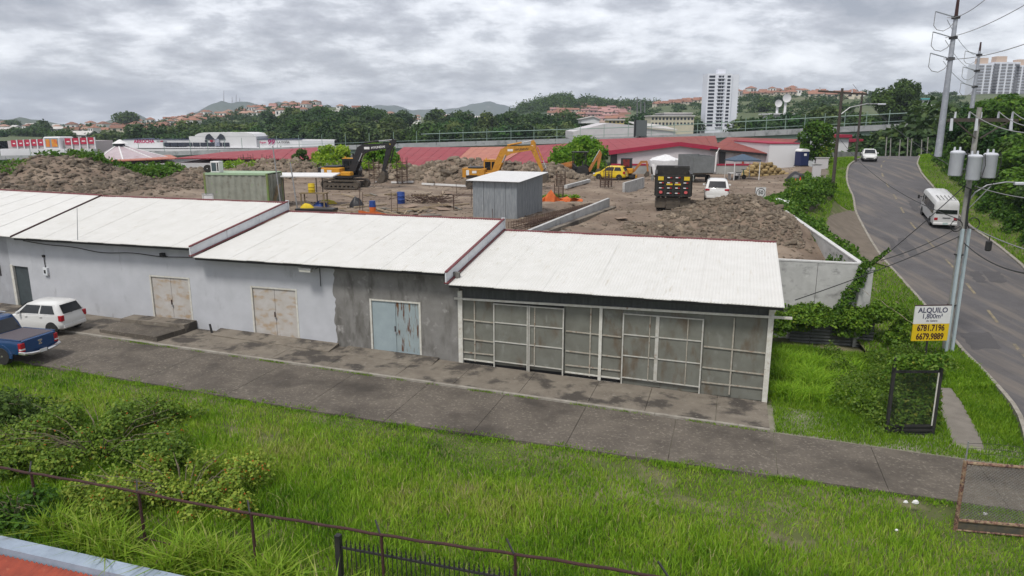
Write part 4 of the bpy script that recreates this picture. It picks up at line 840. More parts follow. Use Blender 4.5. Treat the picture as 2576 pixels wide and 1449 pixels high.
# minibus
BU = thing('minibus', 'white minibus with dark windows driving up the road behind the transformer pole', 'minibus', (0, 0, 0))
rl = Vector((*roadP(2342, 575), 0)); fl = Vector((*roadP(2311, 534), 0)); fwd = (fl - rl).normalized(); ang = math.atan2(fwd.y, fwd.x); sc = .95
rt = Vector((fwd.y, -fwd.x, 0)); ctr = rl + fwd * 3.0 * sc + rt * 1.0 * sc
BU.location = (ctr.x, ctr.y, zr(ctr.y) + .06); pit = math.atan2(zr(ctr.y + 2 * fwd.y) - zr(ctr.y - 2 * fwd.y), 4); BU.rotation_euler = Matrix.Rotation(ang, 3, 'Z').to_euler(); BU.rotation_euler = (0, -pit, ang); BU.scale = (sc,) * 3
rings = []
for x, k, zb_, zt in ((-3.1, .93, .5, 2.3), (-3.0, .98, .38, 2.5), (-2.6, 1, .34, 2.56), (2.2, 1, .34, 2.56), (2.7, .97, .36, 2.45), (3.0, .95, .4, 1.9), (3.15, .9, .5, 1.2)):
    w2 = 1.0 * k; hs = [(w2 * .9, zb_), (w2, zb_ + .12), (w2, 1.35), (w2 * .95, zt - .28), (w2 * .86, zt - .1), (w2 * .6, zt)]
    rings.append([(x, y, z) for y, z in hs] + [(x, -y, z) for y, z in hs[::-1]])
bb = MB().loft(rings).build('body', car_white2, BU, None, True)
for s in (1, -1):
    for x0, x1 in ((-2.8, -1.75), (-1.7, -.65), (-.6, .45), (.5, 1.5), (1.75, 2.35)):
        c_ = [(x0, s * 1.008, 1.3), (x1, s * 1.008, 1.3), (x1, s * .968, 2.08), (x0, s * .968, 2.08)]
        if s > 0: c_ = [c_[1], c_[0], c_[3], c_[2]]
        patch(c_, 0, 1, 0, 1, .01).build('side_window', glass, BU)
    for wx in (-1.9, 2.0): wheel(BU, wx, s * .9, .38, .22, white_p); MB().cyl((wx, s * .995, .4), (wx, s * 1.006, .4), .46, .46, 16).build('wheel_arch', black_pl, bb)
    B(-3.12, -3.04, min(s * .62, s * .9), max(s * .62, s * .9), .78, 1.02, bev=.01).build('tail_light', red_lamp, BU)
    MB().bar((2.55, s * 1.0, 1.65), (2.75, s * 1.28, 1.7), .05).build('mirror_arm', black_pl, BU); B(2.7, 2.78, min(s * 1.2, s * 1.36), max(s * 1.2, s * 1.36), 1.45, 1.8).build('mirror', black_pl, BU)
patch([(-3.1, .84, 1.38), (-3.1, -.84, 1.38), (-3.03, -.76, 2.2), (-3.03, .76, 2.2)], 0, 1, 0, 1, .03).build('rear_window', glass, BU)
patch([(3.06, -.86, 1.3), (3.06, .86, 1.3), (2.82, .78, 2.3), (2.82, -.78, 2.3)], 0, 1, 0, 1, .05).build('windscreen', glass, BU)
B(-3.2, -3.0, -.95, .95, .38, .58, bev=.03).build('rear_bumper', car_white2, BU); B(-3.13, -3.1, -.35, .25, .98, 1.04).build('tailgate_handle', black_pl, BU); B(-3.215, -3.2, -.2, .2, .62 - .2, .6).build('licence_plate', M('pale_plate', (.4, .5, .48), None), BU)
rk = MB()
for y in (-.6, -.3, 0, .3, .6): MB().bar((-2.9, y, 2.6), (-1.2, y, 2.62), .03).build('roof_rack_bar', black_pl, BU)
for x in (-2.85, -2.0, -1.25): MB().bar((x, -.7, 2.58), (x, .7, 2.58), .05).build('roof_rack_bar', white_p, BU)
for y in (-.45, -.15, .15, .45): MB().bar((-1.1, y, 2.565), (2.2, y, 2.565), .04, .02).build('roof_rib', car_white2, BU)
# dump truck, seen from behind
a = P(1636, 533, 5.0); b = P(1727, 533, 5.0); c = (a + b) / 2; ang = math.pi / 2 - .2
DT = thing('dump_truck', 'black dump truck with an open tipping bed seen from behind', 'truck', (c.x + .95, c.y + 3.4, 5.02), ang)
db = M('dump_bed_black', (.013, .013, .012), (.026, .024, .02), 3, .6, c3=(.06, .05, .038), s3=2.5, t3=(.56, .75))
DT.scale = (1, .98, .84)
bx0, bx1, bh = -3.4, 1.1, 1.22; z0, z1 = 1.25, 2.95
bed = MB().box(bx0 + .1, bx1, -bh + .05, bh - .05, z0, z0 + .12).build('bed_floor', db, DT)
for s in (1, -1):
    w_ = B(bx0 + .05, bx1, min(s * bh, s * (bh - .08)), max(s * bh, s * (bh - .08)), z0, z1).build('bed_side', db, DT)
    for k in range(7):
        x = lerp(bx0 + .3, bx1 - .2, k / 6); B(x - .06, x + .06, min(s * bh, s * (bh + .07)), max(s * bh, s * (bh + .07)), z0, z1 - .05).build('side_rib', db, w_)
    B(bx0 + .05, bx1, min(s * (bh - .1), s * (bh + .09)), max(s * (bh - .1), s * (bh + .09)), z1 + .003, z1 + .1).build('top_rail', db, w_)
B(bx1 - .08, bx1 + .02, -bh, bh, z0, z1 + .35).build('headboard', db, DT); B(bx1, bx1 + 1.1, -bh, bh, z1 + .36, z1 + .43).build('cab_guard', db, DT)
mbl = MB(); 
load = []
for i in range(12): load.append([(lerp(bx0 + .12, bx1 - .1, i / 11), lerp(-bh + .1, bh - .1, j / 7), z0 + 1.1 + .22 * math.sin(i / 11 * 3.1) * math.sin(j / 7 * 3.1) + R.uniform(-.06, .06)) for j in range(8)])
V = [p for r_ in load for p in r_]; Fq = [(i * 8 + j, i * 8 + j + 1, (i + 1) * 8 + j + 1, (i + 1) * 8 + j) for i in range(11) for j in range(7)]
lo = link('soil_load', fast_mesh('soil_load', V, Fq, soil, smooth=True)); lo.location = DT.location; lo.rotation_euler = DT.rotation_euler; lo.scale = DT.scale; tag(lo, 'brown soil load heaped in the dump truck bed', 'soil')
tgt = B(bx0 - .04, bx0 + .04, -bh + .02, bh - .02, z0 - .05, z1 - .05).build('tailgate', db, DT)
for k in range(5): y = lerp(-bh + .1, bh - .1, k / 4); B(bx0 - .12, bx0 - .042, y - .07, y + .07, z0 - .05, z1 - .03).build('tailgate_rib', db, tgt)
for k in range(5): z = lerp(z0 + .05, z1 - .13, k / 4); B(bx0 - .10, bx0 - .044, -bh + .1, bh - .1, z - .05, z + .05).build('tailgate_rail', db, tgt)
refl = M('reflector_red', (.42, .02, .02), None, rough=.4)
for k in range(4):
    for j in range(4):
        y = lerp(-bh + .39, bh - .39, k / 3); z = lerp(z0 + .25, z1 - .2, j / 3)
        if (k, j) in ((0, 3), (3, 3), (0, 0), (3, 0)): continue
        o = B(bx0 - .112, bx0 - .1, y - .02, y + .16, z - .035, z + .035).build('reflector', white_p, tgt); B(bx0 - .114, bx0 - .102, y - .16, y - .022, z - .035, z + .035).build('reflector', refl, tgt)
ysign = M('yellow_plate', (.55, .4, .02), None)
for s in (1, -1):
    B(bx0 - .13, bx0 - .11, s * .88 - .19, s * .88 + .19, z1 - .42, z1 - .12).build('yellow_plate', ysign, tgt); MB().cyl((bx0 - .14, s * .85, z0 + .32), (bx0 - .1, s * .85, z0 + .32), .12, .12, 14).build('tail_light', M('faded_red_lens', (.5, .09, .09), None), tgt)
    B(bx0 + .15, bx0 + .19, s * .86 - .36, s * .86 + .36, .28, 1.1).build('mud_flap', muddy, DT)
    for wx in (-2.5, -1.25):
        for yy in (.98, .66): wheel(DT, wx, s * yy, .5, .28, muddy)
    wheel(DT, 2.9, s * 1.02, .5, .28, muddy)
    B(2.4, 3.45, min(s * .8, s * 1.2), max(s * .8, s * 1.2), 1.02, 1.3, bev=.08).build('front_fender', M('cream_fender', (.45, .42, .32), None, rough=.4), DT)
    MB().bar((1.9, s * 1.1, 2.3), (2.0, s * 1.5, 2.3), .04).build('mirror_arm', chrome, DT); B(1.96, 2.04, min(s * 1.4, s * 1.62), max(s * 1.4, s * 1.62), 2.0, 2.55, bev=.02).build('mirror', chrome, DT)
MB().box(bx0 - .118, bx0 - .106, -.62, .62, z0 + .9, z0 + 1.02).build('worn_lettering', ysign, tgt)
B(bx0 + .2, 3.6, -.42, .42, .75, 1.1).build('chassis', muddy, DT); B(bx0 + .1, bx0 + .2, -.5, .5, .55, 1.12).build('rear_crossmember', muddy, DT); B(bx0 + .12, bx0 + .16, -.46, .46, .2, .55).build('mud_flap', muddy, DT)
B(1.3, 2.5, -1.1, 1.1, 1.0, 2.75, bev=.1).build('cab', db, DT, None, True); B(2.5, 4.0, -.8, .8, 1.0, 1.85, bev=.12).build('bonnet', M('cream_bonnet', (.42, .39, .3), None, rough=.4), DT, None, True); B(1.28, 1.3, -.7, .7, 2.0, 2.6).build('rear_window', glass, DT)
# grey box truck
p = P(1748, 461, 5.0); CT = thing('cargo_truck', 'grey stake truck with high panel sides parked against the white market wall', 'truck', (p.x + .55, p.y + 3.0, 5.02), math.radians(97)); CT.scale = (1, 1, .92)
gp = M('grey_panels', (.19, .20, .205), (.14, .15, .15), 2, .7, .2)
B(-2.7, 1.6, -1.1, 1.1, .95, 1.1).build('deck', muddy, CT)
for s in (1, -1):
    for k in range(3): B(-2.68 + k * 1.43, -1.27 + k * 1.43, min(s * 1.1, s * 1.15), max(s * 1.1, s * 1.15), 1.62, 2.95).build('side_panel', gp, CT)
    B(-2.7, 1.6, min(s * 1.1, s * 1.13), max(s * 1.1, s * 1.13), 1.1, 1.5).build('lower_board', gp, CT)
    for k in range(4): B(-2.72 + k * 1.43, -2.65 + k * 1.43, min(s * 1.1, s * 1.17), max(s * 1.1, s * 1.17), 1.0, 2.98).build('stake', gp, CT)
    for wx in (-1.6, 2.5): wheel(CT, wx, s * .95, .42, .3, white_p)
B(-2.75, -2.7, -1.1, 1.1, 1.1, 2.9).build('rear_panel', gp, CT); B(1.6, 1.66, -1.1, 1.1, 1.1, 3.0).build('headboard', gp, CT); B(-2.5, 3.3, -.4, .4, .6, .93).build('chassis', mach_black, CT); B(1.75, 3.2, -1.0, 1.0, .9, 2.4, bev=.12).build('cab', white_p, CT, None, True); B(3.19, 3.22, -.8, .8, 1.6, 2.2).build('windscreen', glass, CT)
# ---------------------------------------------------------------- excavators
def excavator(label, loc, rz, pbody, pboom, pstick, stick_ang, buck_ang, word_mat, sc=1.0, pcab=None, words=True):
    t = thing('excavator', label, 'excavator', loc, rz); t.scale = (sc,) * 3; pcab = pcab or pboom
    n = 10
    for s in (1, -1):
        y = s * 1.15; r = .43; L = 1.72
        loop = [(L + r * math.sin(a), r + r * math.cos(a)) for a in np.linspace(0, math.pi, n)] + [(-L - r * math.sin(a), r - r * math.cos(a)) for a in np.linspace(0, math.pi, n)]
        inn = [(x * .94, r + (z - r) * .72) for x, z in loop]
        rings = [[(x, y - .3, z) for x, z in loop], [(x, y + .3, z) for x, z in loop], [(x, y + .3, z) for x, z in inn], [(x, y - .3, z) for x, z in inn]]
        tr = MB(); tr.loft(rings + [rings[0]], caps=False); tk = tr.build('track', muddy, t)
        B(-1.6, 1.6, y - .2, y + .2, .25, .62, bev=.05).build('track_frame', muddy, tk)
        for x in (-1.72, 1.72): MB().cyl((x, y - .24, r), (x, y + .24, r), .3, .3, 12).build('sprocket', muddy, tk)
        for k in range(6): MB().cyl((-1.2 + k * .48, y - .22, .2), (-1.2 + k * .48, y + .22, .2), .11, .11, 8).build('roller', muddy, tk)
        sh = None
        for k in range(16):
            for zz_ in (r * 2 + .01, -.005): 
                if zz_ > 0: B(-1.7 + k * .22, -1.56 + k * .22, y - .3, y + .3, r * 2 - .005, r * 2 + .04).build('track_shoe', muddy, tk)
    MB().cyl((0, 0, .7), (0, 0, 1.08), .75, .75, 16).build('slew_ring', muddy, t)
    B(-2.1, 1.3, -1.25, 1.25, 1.08, 1.3).build('deck', mach_black, t)
    cw = MB().loft([[(x, y, z) for x, y in ((-2.1, -1.3), (-2.55, -1.1), (-2.75, -.5), (-2.75, .5), (-2.55, 1.1), (-2.1, 1.3))] for z in (1.15, 2.12)]).build('counterweight', pbody if pboom is pbody else mach_black, t, None, True)
    for s in (1, -1):
        hs = B(-2.1, .0 if s < 0 else -.6, min(s * .05, s * 1.3), max(s * .05, s * 1.3), 1.3, 2.1, bev=.06).build('engine_housing', pbody, t, None, True)
        B(-1.4, -.9, min(s * 1.3, s * 1.315), max(s * 1.3, s * 1.315), 1.62, 1.88).build('plate', white_p, hs); B(-2.08, -1.75, min(s * 1.3, s * 1.312), max(s * 1.3, s * 1.312), 1.4, 1.95).build('grille', panel_white, hs); B(-1.9, -.8, min(s * 1.3, s * 1.31), max(s * 1.3, s * 1.31), 1.36, 1.42).build('stripe', mach_black, hs)
    B(-2.0, -.5, -1.0, 1.0, 2.1, 2.28, bev=.08).build('engine_cover', mach_black, t, None, True); MB().cyl((-1.7, -.6, 2.2), (-1.75, -.6, 2.55), .05, .05, 8).build('exhaust', steel, t)
    B(.05, 1.2, -1.3, -.5, 1.3, 1.72, bev=.06).build('tool_box', pbody, t)
    # cab on the left side
    cabp = [(-.55, 1.3), (1.25, 1.3), (1.35, 1.75), (1.05, 2.95), (-.5, 2.95)]
    cb_ = MB().prism(cabp, .38, 1.28).build('cab', pcab, t)
    B(-.5, 1.02, .36, 1.3, 2.96, 3.04, bev=.02).build('cab_roof', pbody, cb_)
    MB().prism([(1.32, 1.8), (1.345, 1.8), (1.08, 2.85), (1.05, 2.85)], .45, 1.2).build('windscreen', glass, cb_)
    for y in (.37, 1.285):
        MB().prism([(-.35, 1.9), (.3, 1.9), (.3, 2.8), (-.35, 2.8)], y - .004, y + .008).build('side_window', glass, cb_); MB().prism([(.42, 1.75), (1.18, 1.8), (.98, 2.8), (.42, 2.8)], y - .004, y + .008).build('side_window', glass, cb_)
    MB().cyl((-.3, .8, 3.04), (-.3, .8, 3.2), .08, .06, 8).build('beacon', mach_yellow, cb_)
    # boom
    bp = [(.35, 1.55), (.75, 1.3), (1.15, 1.62), (2.55, 3.55), (3.0, 3.92), (5.15, 4.32), (5.25, 4.55), (5.0, 4.78), (2.55, 4.52), (1.95, 4.22), (1.35, 3.35)]
    bp = [(.45, 1.6), (.8, 1.35), (1.1, 1.6), (2.0, 3.35), (2.7, 3.72), (5.1, 4.12), (5.3, 4.35), (5.1, 4.6), (2.2, 4.5), (1.55, 4.15), (1.05, 3.1)]
    bm_ = MB().prism(bp, -.22, .22).build('boom', pboom, t)
    if words:
        wl_ = text('t', 'HYUNDAI', .3, word_mat, bm_, (3.9, -.226, 4.19), (math.pi / 2, -.1, 0), bold=.008, squeeze=1.15)
        B(2.35, 2.95, -.232, -.222, 3.98, 4.22).build('plate', white_p, bm_)
    for y in (-.3, .3):
        MB().cyl((1.25, y, 1.75), (1.75, y, 2.75), .09, .09, 8).build('boom_cylinder', mach_black if pboom is mach_black else pboom, t); MB().cyl((1.75, y, 2.75), (2.15, y, 3.6), .05, .05, 8).build('cylinder_rod', chrome, t)
    # stick
    c, s_ = math.cos(stick_ang), math.sin(stick_ang)
    def S(x, z): return (5.12 + x * c - z * s_, 4.36 + x * s_ + z * c)
    sp = [S(*q) for q in ((-.78, .18), (-.72, .42), (-.35, .5), (.2, .3), (2.75, .16), (2.8, -.12), (.1, -.28), (-.3, -.15))]
    stk = MB().prism(sp, -.17, .17).build('stick', pstick, t)
    B(S(-.1, 0)[0] - .1, S(-.1, 0)[0] + .1, -.19, -.17, S(-.1, .1)[1] - .14, S(-.1, .1)[1] + .14).build('plate', ysign if pboom is mach_black else white_p, stk)
    top = S(-.72, .3); MB().cyl((2.3, 0, 4.62), (3.9, 0, lerp(4.62, top[1], .58)), .1, .1, 8).build('stick_cylinder', pboom, t); MB().cyl((3.9, 0, lerp(4.62, top[1], .58)), (top[0], 0, top[1]), .055, .055, 8).build('cylinder_rod', chrome, t)
    a_, b_ = S(.1, .48), S(1.7, .5); e_ = S(2.6, .45); MB().cyl((a_[0], 0, a_[1]), (b_[0], 0, b_[1]), .08, .08, 8).build('bucket_cylinder', pstick, t); MB().cyl((b_[0], 0, b_[1]), (e_[0], 0, e_[1]), .045, .045, 8).build('cylinder_rod', chrome, t)
    MB().bar((e_[0], 0, e_[1]), (S(2.75, .0)[0], 0, S(2.75, 0)[1]), .3, .08).build('link', mach_black, t)
    # bucket
    c2, s2 = math.cos(buck_ang), math.sin(buck_ang); o = S(2.75, 0)
    def K(x, z): return (o[0] + x * c2 - z * s2, o[1] + x * s2 + z * c2)
    prof = [(-.1, .12), (.15, .35), (.6, .42), (1.05, .25), (1.25, -.15), (1.15, -.5)]
    inn = [(x * .92 + .02, z * .85 - .02) for x, z in prof]
    ring = [K(*q) for q in prof] + [K(*q) for q in inn[::-1]]
    bk_ = MB().prism(ring, -.48, .48).build('bucket', muddy, t)
    side = [K(*q) for q in prof]
    for y in (-.5, .47): MB().prism(side, y, y + .03).build('bucket_side', muddy, bk_)
    for k in range(4):
        y = -.38 + k * .25; q0_, q1_ = K(1.15, -.5), K(1.08, -.68); MB().bar((q0_[0], y, q0_[1]), (q1_[0], y, q1_[1]), .1, .05).build('tooth', steel, bk_)
    return t
p = P(865, 473, 5.05); E1 = excavator('large excavator with a black boom and yellow engine housing in front of the green trees', (p.x + .1, p.y + .5, 5.05), -.24, mach_yellow, mach_black, mach_black, math.radians(-108), math.radians(-95), white_p, .9)
p = P(1228, 473, 5.05); E2 = excavator('all yellow excavator with its boom raised behind the silver tin hut', (p.x - .1, p.y + .8, 5.05), -.2, mach_yellow2, mach_yellow2, mach_yellow2, math.radians(-66), math.radians(-70), mach_black, .85)
# backhoe loader
p = P(1447, 446, 5.05); BH = thing('backhoe_loader', 'worn orange backhoe loader with a black canopy under the central tree', 'backhoe', (p.x, p.y + .5, 5.05), math.radians(168))
for s in (1, -1): wheel(BH, -1.0, s * .95, .68, .42, mach_orange); wheel(BH, 1.1, s * .9, .45, .32, mach_orange)
B(-1.3, 1.7, -.45, .45, .6, .95).build('chassis', mach_black, BH); MB().prism([(.2, .95), (1.75, .95), (1.75, 1.45), (.4, 1.75), (.2, 1.75)], -.42, .42).build('bonnet', mach_orange, BH)
for x in (-1.2, .2):
    for y in (-.65, .65): B(x - .04, x + .04, y - .04, y + .04, .95, 2.75).build('canopy_post', mach_black, BH)
B(-1.45, .35, -.8, .8, 2.75, 2.85, bev=.02).build('canopy', mach_black, BH); B(-.9, -.4, -.3, .3, 1.05, 1.2).build('seat', mach_black, BH); B(-.9, -.8, -.3, .3, 1.2, 1.75).build('seat_back', mach_black, BH); MB().prism([(-1.3, .95), (.2, .95), (.2, 1.5), (-.2, 1.15), (-1.3, 1.15)], -.6, .6).build('cab_floor', mach_black, BH)
for s in (1, -1): MB().bar((.3, s * .6, 1.35), (1.9, s * .6, 1.0), .1, .16).build('loader_arm', mach_orange, BH); MB().bar((1.9, s * .6, 1.0), (2.5, s * .6, .55), .1, .14).build('loader_arm', mach_orange, BH); MB().bar((.9, s * .6, 1.1), (2.1, s * .6, 1.3), .07).build('loader_cylinder', steel, BH)
MB().prism([(2.4, .85), (2.45, .1), (3.2, .05), (3.2, .1), (2.55, .18), (2.5, .9)], -1.05, 1.05).build('loader_bucket', mach_orange, BH)
MB().prism([(-1.4, .7), (-1.75, .6), (-2.9, 2.75), (-2.65, 2.95)], -.13, .13).build('boom', mach_orange, BH); MB().prism([(-2.8, 3.0), (-3.0, 2.6), (-2.7, .9), (-2.5, .95), (-2.55, 2.7)], -.1, .1).build('stick', mach_orange, BH); MB().prism([(-2.8, 1.0), (-2.45, .95), (-2.3, .45), (-2.7, .12), (-3.1, .4)], -.28, .28).build('rear_bucket', muddy, BH); MB().cyl((-2.0, .1, 1.7), (-2.75, .1, 3.05), .06, .06, 7).build('cylinder', chrome, BH)
# mini excavator
p = P(1579, 449, 5.05); MX = thing('mini_excavator', 'small yellow mini excavator with a dark cab between the taxi and the white tarp', 'excavator', (p.x, p.y, 5.05), -.25)
for s in (1, -1): tk = B(-.85, .85, s * .6 - .16, s * .6 + .16, 0, .42, bev=.12).build('track', rubber, MX); 
MB().cyl((0, 0, .4), (0, 0, .55), .4, .4, 12).build('slew_ring', mach_black, MX); B(-.95, .6, -.72, .72, .55, 1.15, bev=.1).build('body', mach_yellow, MX, None, True)
cb_ = B(-.75, .45, -.65, .45, 1.15, 2.25, bev=.05).build('cab', mach_black, MX); B(-.5, .2, -.66, -.645, 1.35, 2.1).build('side_window', M('red_cab_interior', (.25, .02, .02), (.03, .01, .01), 3), cb_); B(.44, .455, -.55, .35, 1.35, 2.1).build('windscreen', glass, cb_)
B(-.4, .35, -.735, -.715, .62, 1.0).build('side_panel', mach_yellow, MX)
MB().prism([(.5, .8), (.7, .7), (1.5, 1.7), (2.0, 1.75), (2.0, 1.95), (1.35, 1.95)], -.1, .1).build('boom', mach_orange, MX); MB().prism([(1.9, 2.0), (2.1, 1.9), (2.25, .8), (2.1, .75)], -.08, .08).build('stick', mach_orange, MX); MB().prism([(2.05, .85), (2.3, .8), (2.35, .35), (1.95, .15), (1.75, .4)], -.25, .25).build('bucket', muddy, MX)
B(.9, 1.0, -.7, .7, .1, .4).build('dozer_blade', mach_yellow, MX)
# ---------------------------------------------------------------- things on the construction site
def gz_(X, Y): return site_h(X, Y)
def SP(px, py, z=5.0):
    p = P(px, py, z); h = gz_(p.x, p.y)
    for _ in range(6): p = P(px, py, h); h = gz_(p.x, p.y)
    return Vector((p.x, p.y, h))
# silver tin hut
a, b, c = SP(1190, 545), SP(1300, 551), SP(1361, 521); a.z = b.z = c.z = 5.0
HUT = thing('tin_hut', 'silver corrugated tin hut with a white lean-to roof behind the middle warehouse roof', 'hut', (a.x, a.y, 4.9), math.atan2(b.y - a.y, b.x - a.x))
hw = (b - a).length; hd = 4.6; hh = 2.42
def corr(mb, p, q, z0, z1a, z1b, off, n):
    p, q = Vector(p), Vector(q); d = (q - p).normalized(); nn = Vector((d.y, -d.x)) * off
    f = [p.lerp(q, i / n) + nn * (1 if i % 2 else 0) for i in range(n + 1)]; g = [p.lerp(q, i / n) - nn * 1.5 for i in range(n, -1, -1)]
    ring = f + g; zt = [lerp(z1a, z1b, i / n) for i in range(n + 1)]; zt = zt + zt[::-1]
    mb.loft([[(v.x, v.y, z0) for v in ring], [(v.x, v.y, z) for v, z in zip(ring, zt)]]); return mb
for i in range(4): corr(MB(), (hw * i / 4 + .01, 0), (hw * (i + 1) / 4 - .01, 0), 0, hh, hh, .025, 8).build('wall_sheet', galv, HUT)
for i in range(5): corr(MB(), (hw, hd * i / 5 + .01), (hw, hd * (i + 1) / 5 - .01), 0, lerp(hh, hh + .25, i / 5), lerp(hh, hh + .25, (i + 1) / 5), .025, 8).build('wall_sheet', galv, HUT)
for i in range(4): corr(MB(), (hw * (i + 1) / 4 - .01, hd), (hw * i / 4 + .01, hd), 0, hh + .25, hh + .25, .025, 8).build('wall_sheet', galv, HUT)
for i in range(5): corr(MB(), (0, hd * (i + 1) / 5 - .01), (0, hd * i / 5 + .01), 0, lerp(hh, hh + .25, (i + 1) / 5), lerp(hh, hh + .25, i / 5), .025, 8).build('wall_sheet', galv, HUT)
for i in range(6): roof_sheet(lerp(-.35, hw + .3, i / 6) + .004, lerp(-.35, hw + .3, (i + 1) / 6) - .004, -.3, hd + .3, hh + .03, hh + .33, amp=.015, pitch=.1).build('roof_sheet', white_p, HUT)
# green container with things on it
a, b = P(533, 503, 5.0), P(716, 528, 5.0)
a = PY(531, 450, 52.5); b = PY(690, 447, 50.5)
cdir = Vector((1, -.10, 0)).normalized(); CO = thing('shipping_container', 'faded green shipping container with its door end to the right', 'container', (a.x + .1, 51.0, 4.95), math.atan2(cdir.y, cdir.x))
cgreen = M('container_green', (.27, .285, .24), (.2, .205, .17), 1.5, .7, c3=(.12, .09, .06), s3=2, t3=(.58, .75), c4=(.2, .32, .14), s4=3, t4=(.64, .72)); cgreen2 = M('container_top_green', (.27, .38, .24), (.32, .42, .29), 2, .6); cedge = M('container_edge', (.17, .15, .06), (.12, .24, .06), 3, .7)
Lc, Wc, Hc = 4.7, 2.44, 2.55
for y, sn in ((0, 1), (Wc, -1)):
    n = 36; V = []
    ring = []
    for i in range(n + 1):
        ph = i % 4; ring.append((lerp(.12, Lc - .12, i / n), y + sn * (.0 if ph in (0, 1) else .05)))
    MB().loft([[(x, yy, z) for x, yy in ring] + [(x, yy + .03 * sn, z) for x, yy in ring[::-1]] for z in (.16, Hc - .12)]).build('side_panel', cgreen, CO)
for x in (0, Lc - .12):
    for y in (-.02, Wc - .1): B(x, x + .13, y, y + .13, 0, Hc).build('corner_post', cedge, CO)
B(.02, Lc - .02, 0, Wc, Hc - .03, Hc + .03).build('roof_panel', cgreen2, CO)
for y in (-.03, Wc - .07): B(.13, Lc - .13, y, y + .1, 0, .16).build('bottom_rail', cgreen, CO); B(.13, Lc - .13, y, y + .1, Hc - .12, Hc - .031).build('top_rail', cgreen2, CO)
for i in range(2):
    dl = B(Lc - .05, Lc + .01, .13 + i * 1.1, 1.2 + i * 1.1, .14, Hc - .1).build('door_leaf', cgreen, CO)
    for y in (.35, .85): MB().cyl((Lc + .04, i * 1.1 + y, .12), (Lc + .04, i * 1.1 + y, Hc - .08), .022, .022, 6).build('lock_bar', cgreen, dl)
    for z in (.8, 1.55, 2.2): B(Lc + .011, Lc + .03, .18 + i * 1.1, 1.15 + i * 1.1, z - .03, z + .03).build('door_rib', cgreen, dl)
tl = CO.location
ac = thing('window_air_conditioner', 'white air conditioner box standing on top of the green container', 'air conditioner', (a.x + .95, 51.4, 4.95 + Hc + .04), CO.rotation_euler.z)
B(-.32, .32, -.3, .3, 0, .78, bev=.02).build('housing', white_p, ac); B(-.24, .1, -.31, -.298, .1, .68).build('grille', M('grille_slate', (.06, .085, .095), None), ac); B(.17, .26, -.31, -.298, .1, .68).build('grille', mach_black, ac)
ty = thing('spare_tyre', 'black tyre with a white rim standing on the container beside the white box', 'tyre', (a.x + .35, 51.35, 4.95 + Hc + .04), 0); wheel(ty, 0, -.1, .27, .2, white_p)
tr_ = thing('sheet_roof', 'long thin white sheet roof on posts over the container', 'canopy', (0, 0, 0)); p0 = PY(588, 443, 53.2); p1 = PY(838, 444, 52.0)
MB().loft([[(p.x, p.y - .15, p.z - .05), (p.x, p.y + 2.2, p.z + .05), (p.x, p.y + 2.2, p.z + .13), (p.x, p.y - .15, p.z + .03)] for p in (p0, p0.lerp(p1, .5), p1)]).build('roof_sheet', white_p, tr_)
for x in (792, 690): q = PY(x, 448, 52.2); MB().cyl((q.x, q.y + .3, 4.9), (q.x, q.y + .3, q.z), .035, .035, 6).build('post', black_iron, tr_); MB().cyl((q.x, q.y + 2.0, 4.9), (q.x, q.y + 2.0, q.z), .035, .035, 6).build('post', black_iron, tr_)
for i, (x, yt, yb, Y, lab) in enumerate(((686, 367, 525, 49.6, 'slim tall metal post standing before the container'), (730, 408, 545, 49.0, 'shorter grey metal post right of the tall post'))):
    q, q2 = PY(x, yt, Y), 4.9; tag(MB().cyl((q.x + .3, q.y, q2), (q.x, q.y, q.z), .05, .04, 7).build('metal_post', steel), lab, 'post')
wp = PY(525, 505, 51); crate = thing('white_tote', 'white plastic tote standing left of the green container', 'tote', (wp.x, 51.3, 4.98), 0)
for x in (-.4, .36): 
    for y in (-.4, .36): B(x, x + .04, y, y + .04, 0, 1.1).build('cage_post', white_p, crate)
B(-.36, .36, -.36, .36, .1, 1.05, bev=.05).build('tank', white_cloth, crate)
for z in (.02, .52, 1.06): MB().box(-.42, .42, -.42, -.38, z, z + .05).build('cage_rail', steel, crate)
def tarp(name, label, cat, loc, pts, hgt, mat, seed, n=26):
    # a cloth thrown over something: noisy dome with folds
    rr = []
    for i in range(9):
        f = i / 8
        ring = []
        for k in range(n):
            a = 2 * math.pi * k / n; rx, ry = pts; fold = 1 + .10 * math.sin(a * 7 + seed) * f + .16 * mnoise.noise((math.cos(a) * 1.5 + seed, math.sin(a) * 1.5, f * 2))
            ring.append((rx * f * math.cos(a) * fold, ry * f * math.sin(a) * fold, hgt * (1 - f ** 2.2) * (1 + .25 * mnoise.noise((math.cos(a) * f * 2, math.sin(a) * f * 2, seed))) if f < 1 else -.08))
        rr.append(ring)
    o = MB().loft(rr).build(name, mat, None, loc, True); return tag(o, label, cat)
tarp('black_tarp', 'black plastic sheet heaped against the container side', 'tarp', SP(668, 520) + Vector((0, -.3, 0)), (.75, .4), 1.5, mach_black, 3)
for i in range(3): tag(MB().bar(SP(682 + 3 * i, 525), SP(694 + 3 * i, 525) + Vector((.1, .5, 1.7)), .07).build('timber', M('timber', (.22, .17, .10), (.16, .12, .075), 5, .9) if i == 0 else bpy.data.materials['timber']), 'rough timber leaning on the container corner', 'timber', 'timbers leaning on the container')
timber = bpy.data.materials['timber']
tarp('yellow_tarp', 'small yellow plastic sheet at the foot of the container', 'tarp', SP(706, 527), (.55, .35), .35, ysign, 5)
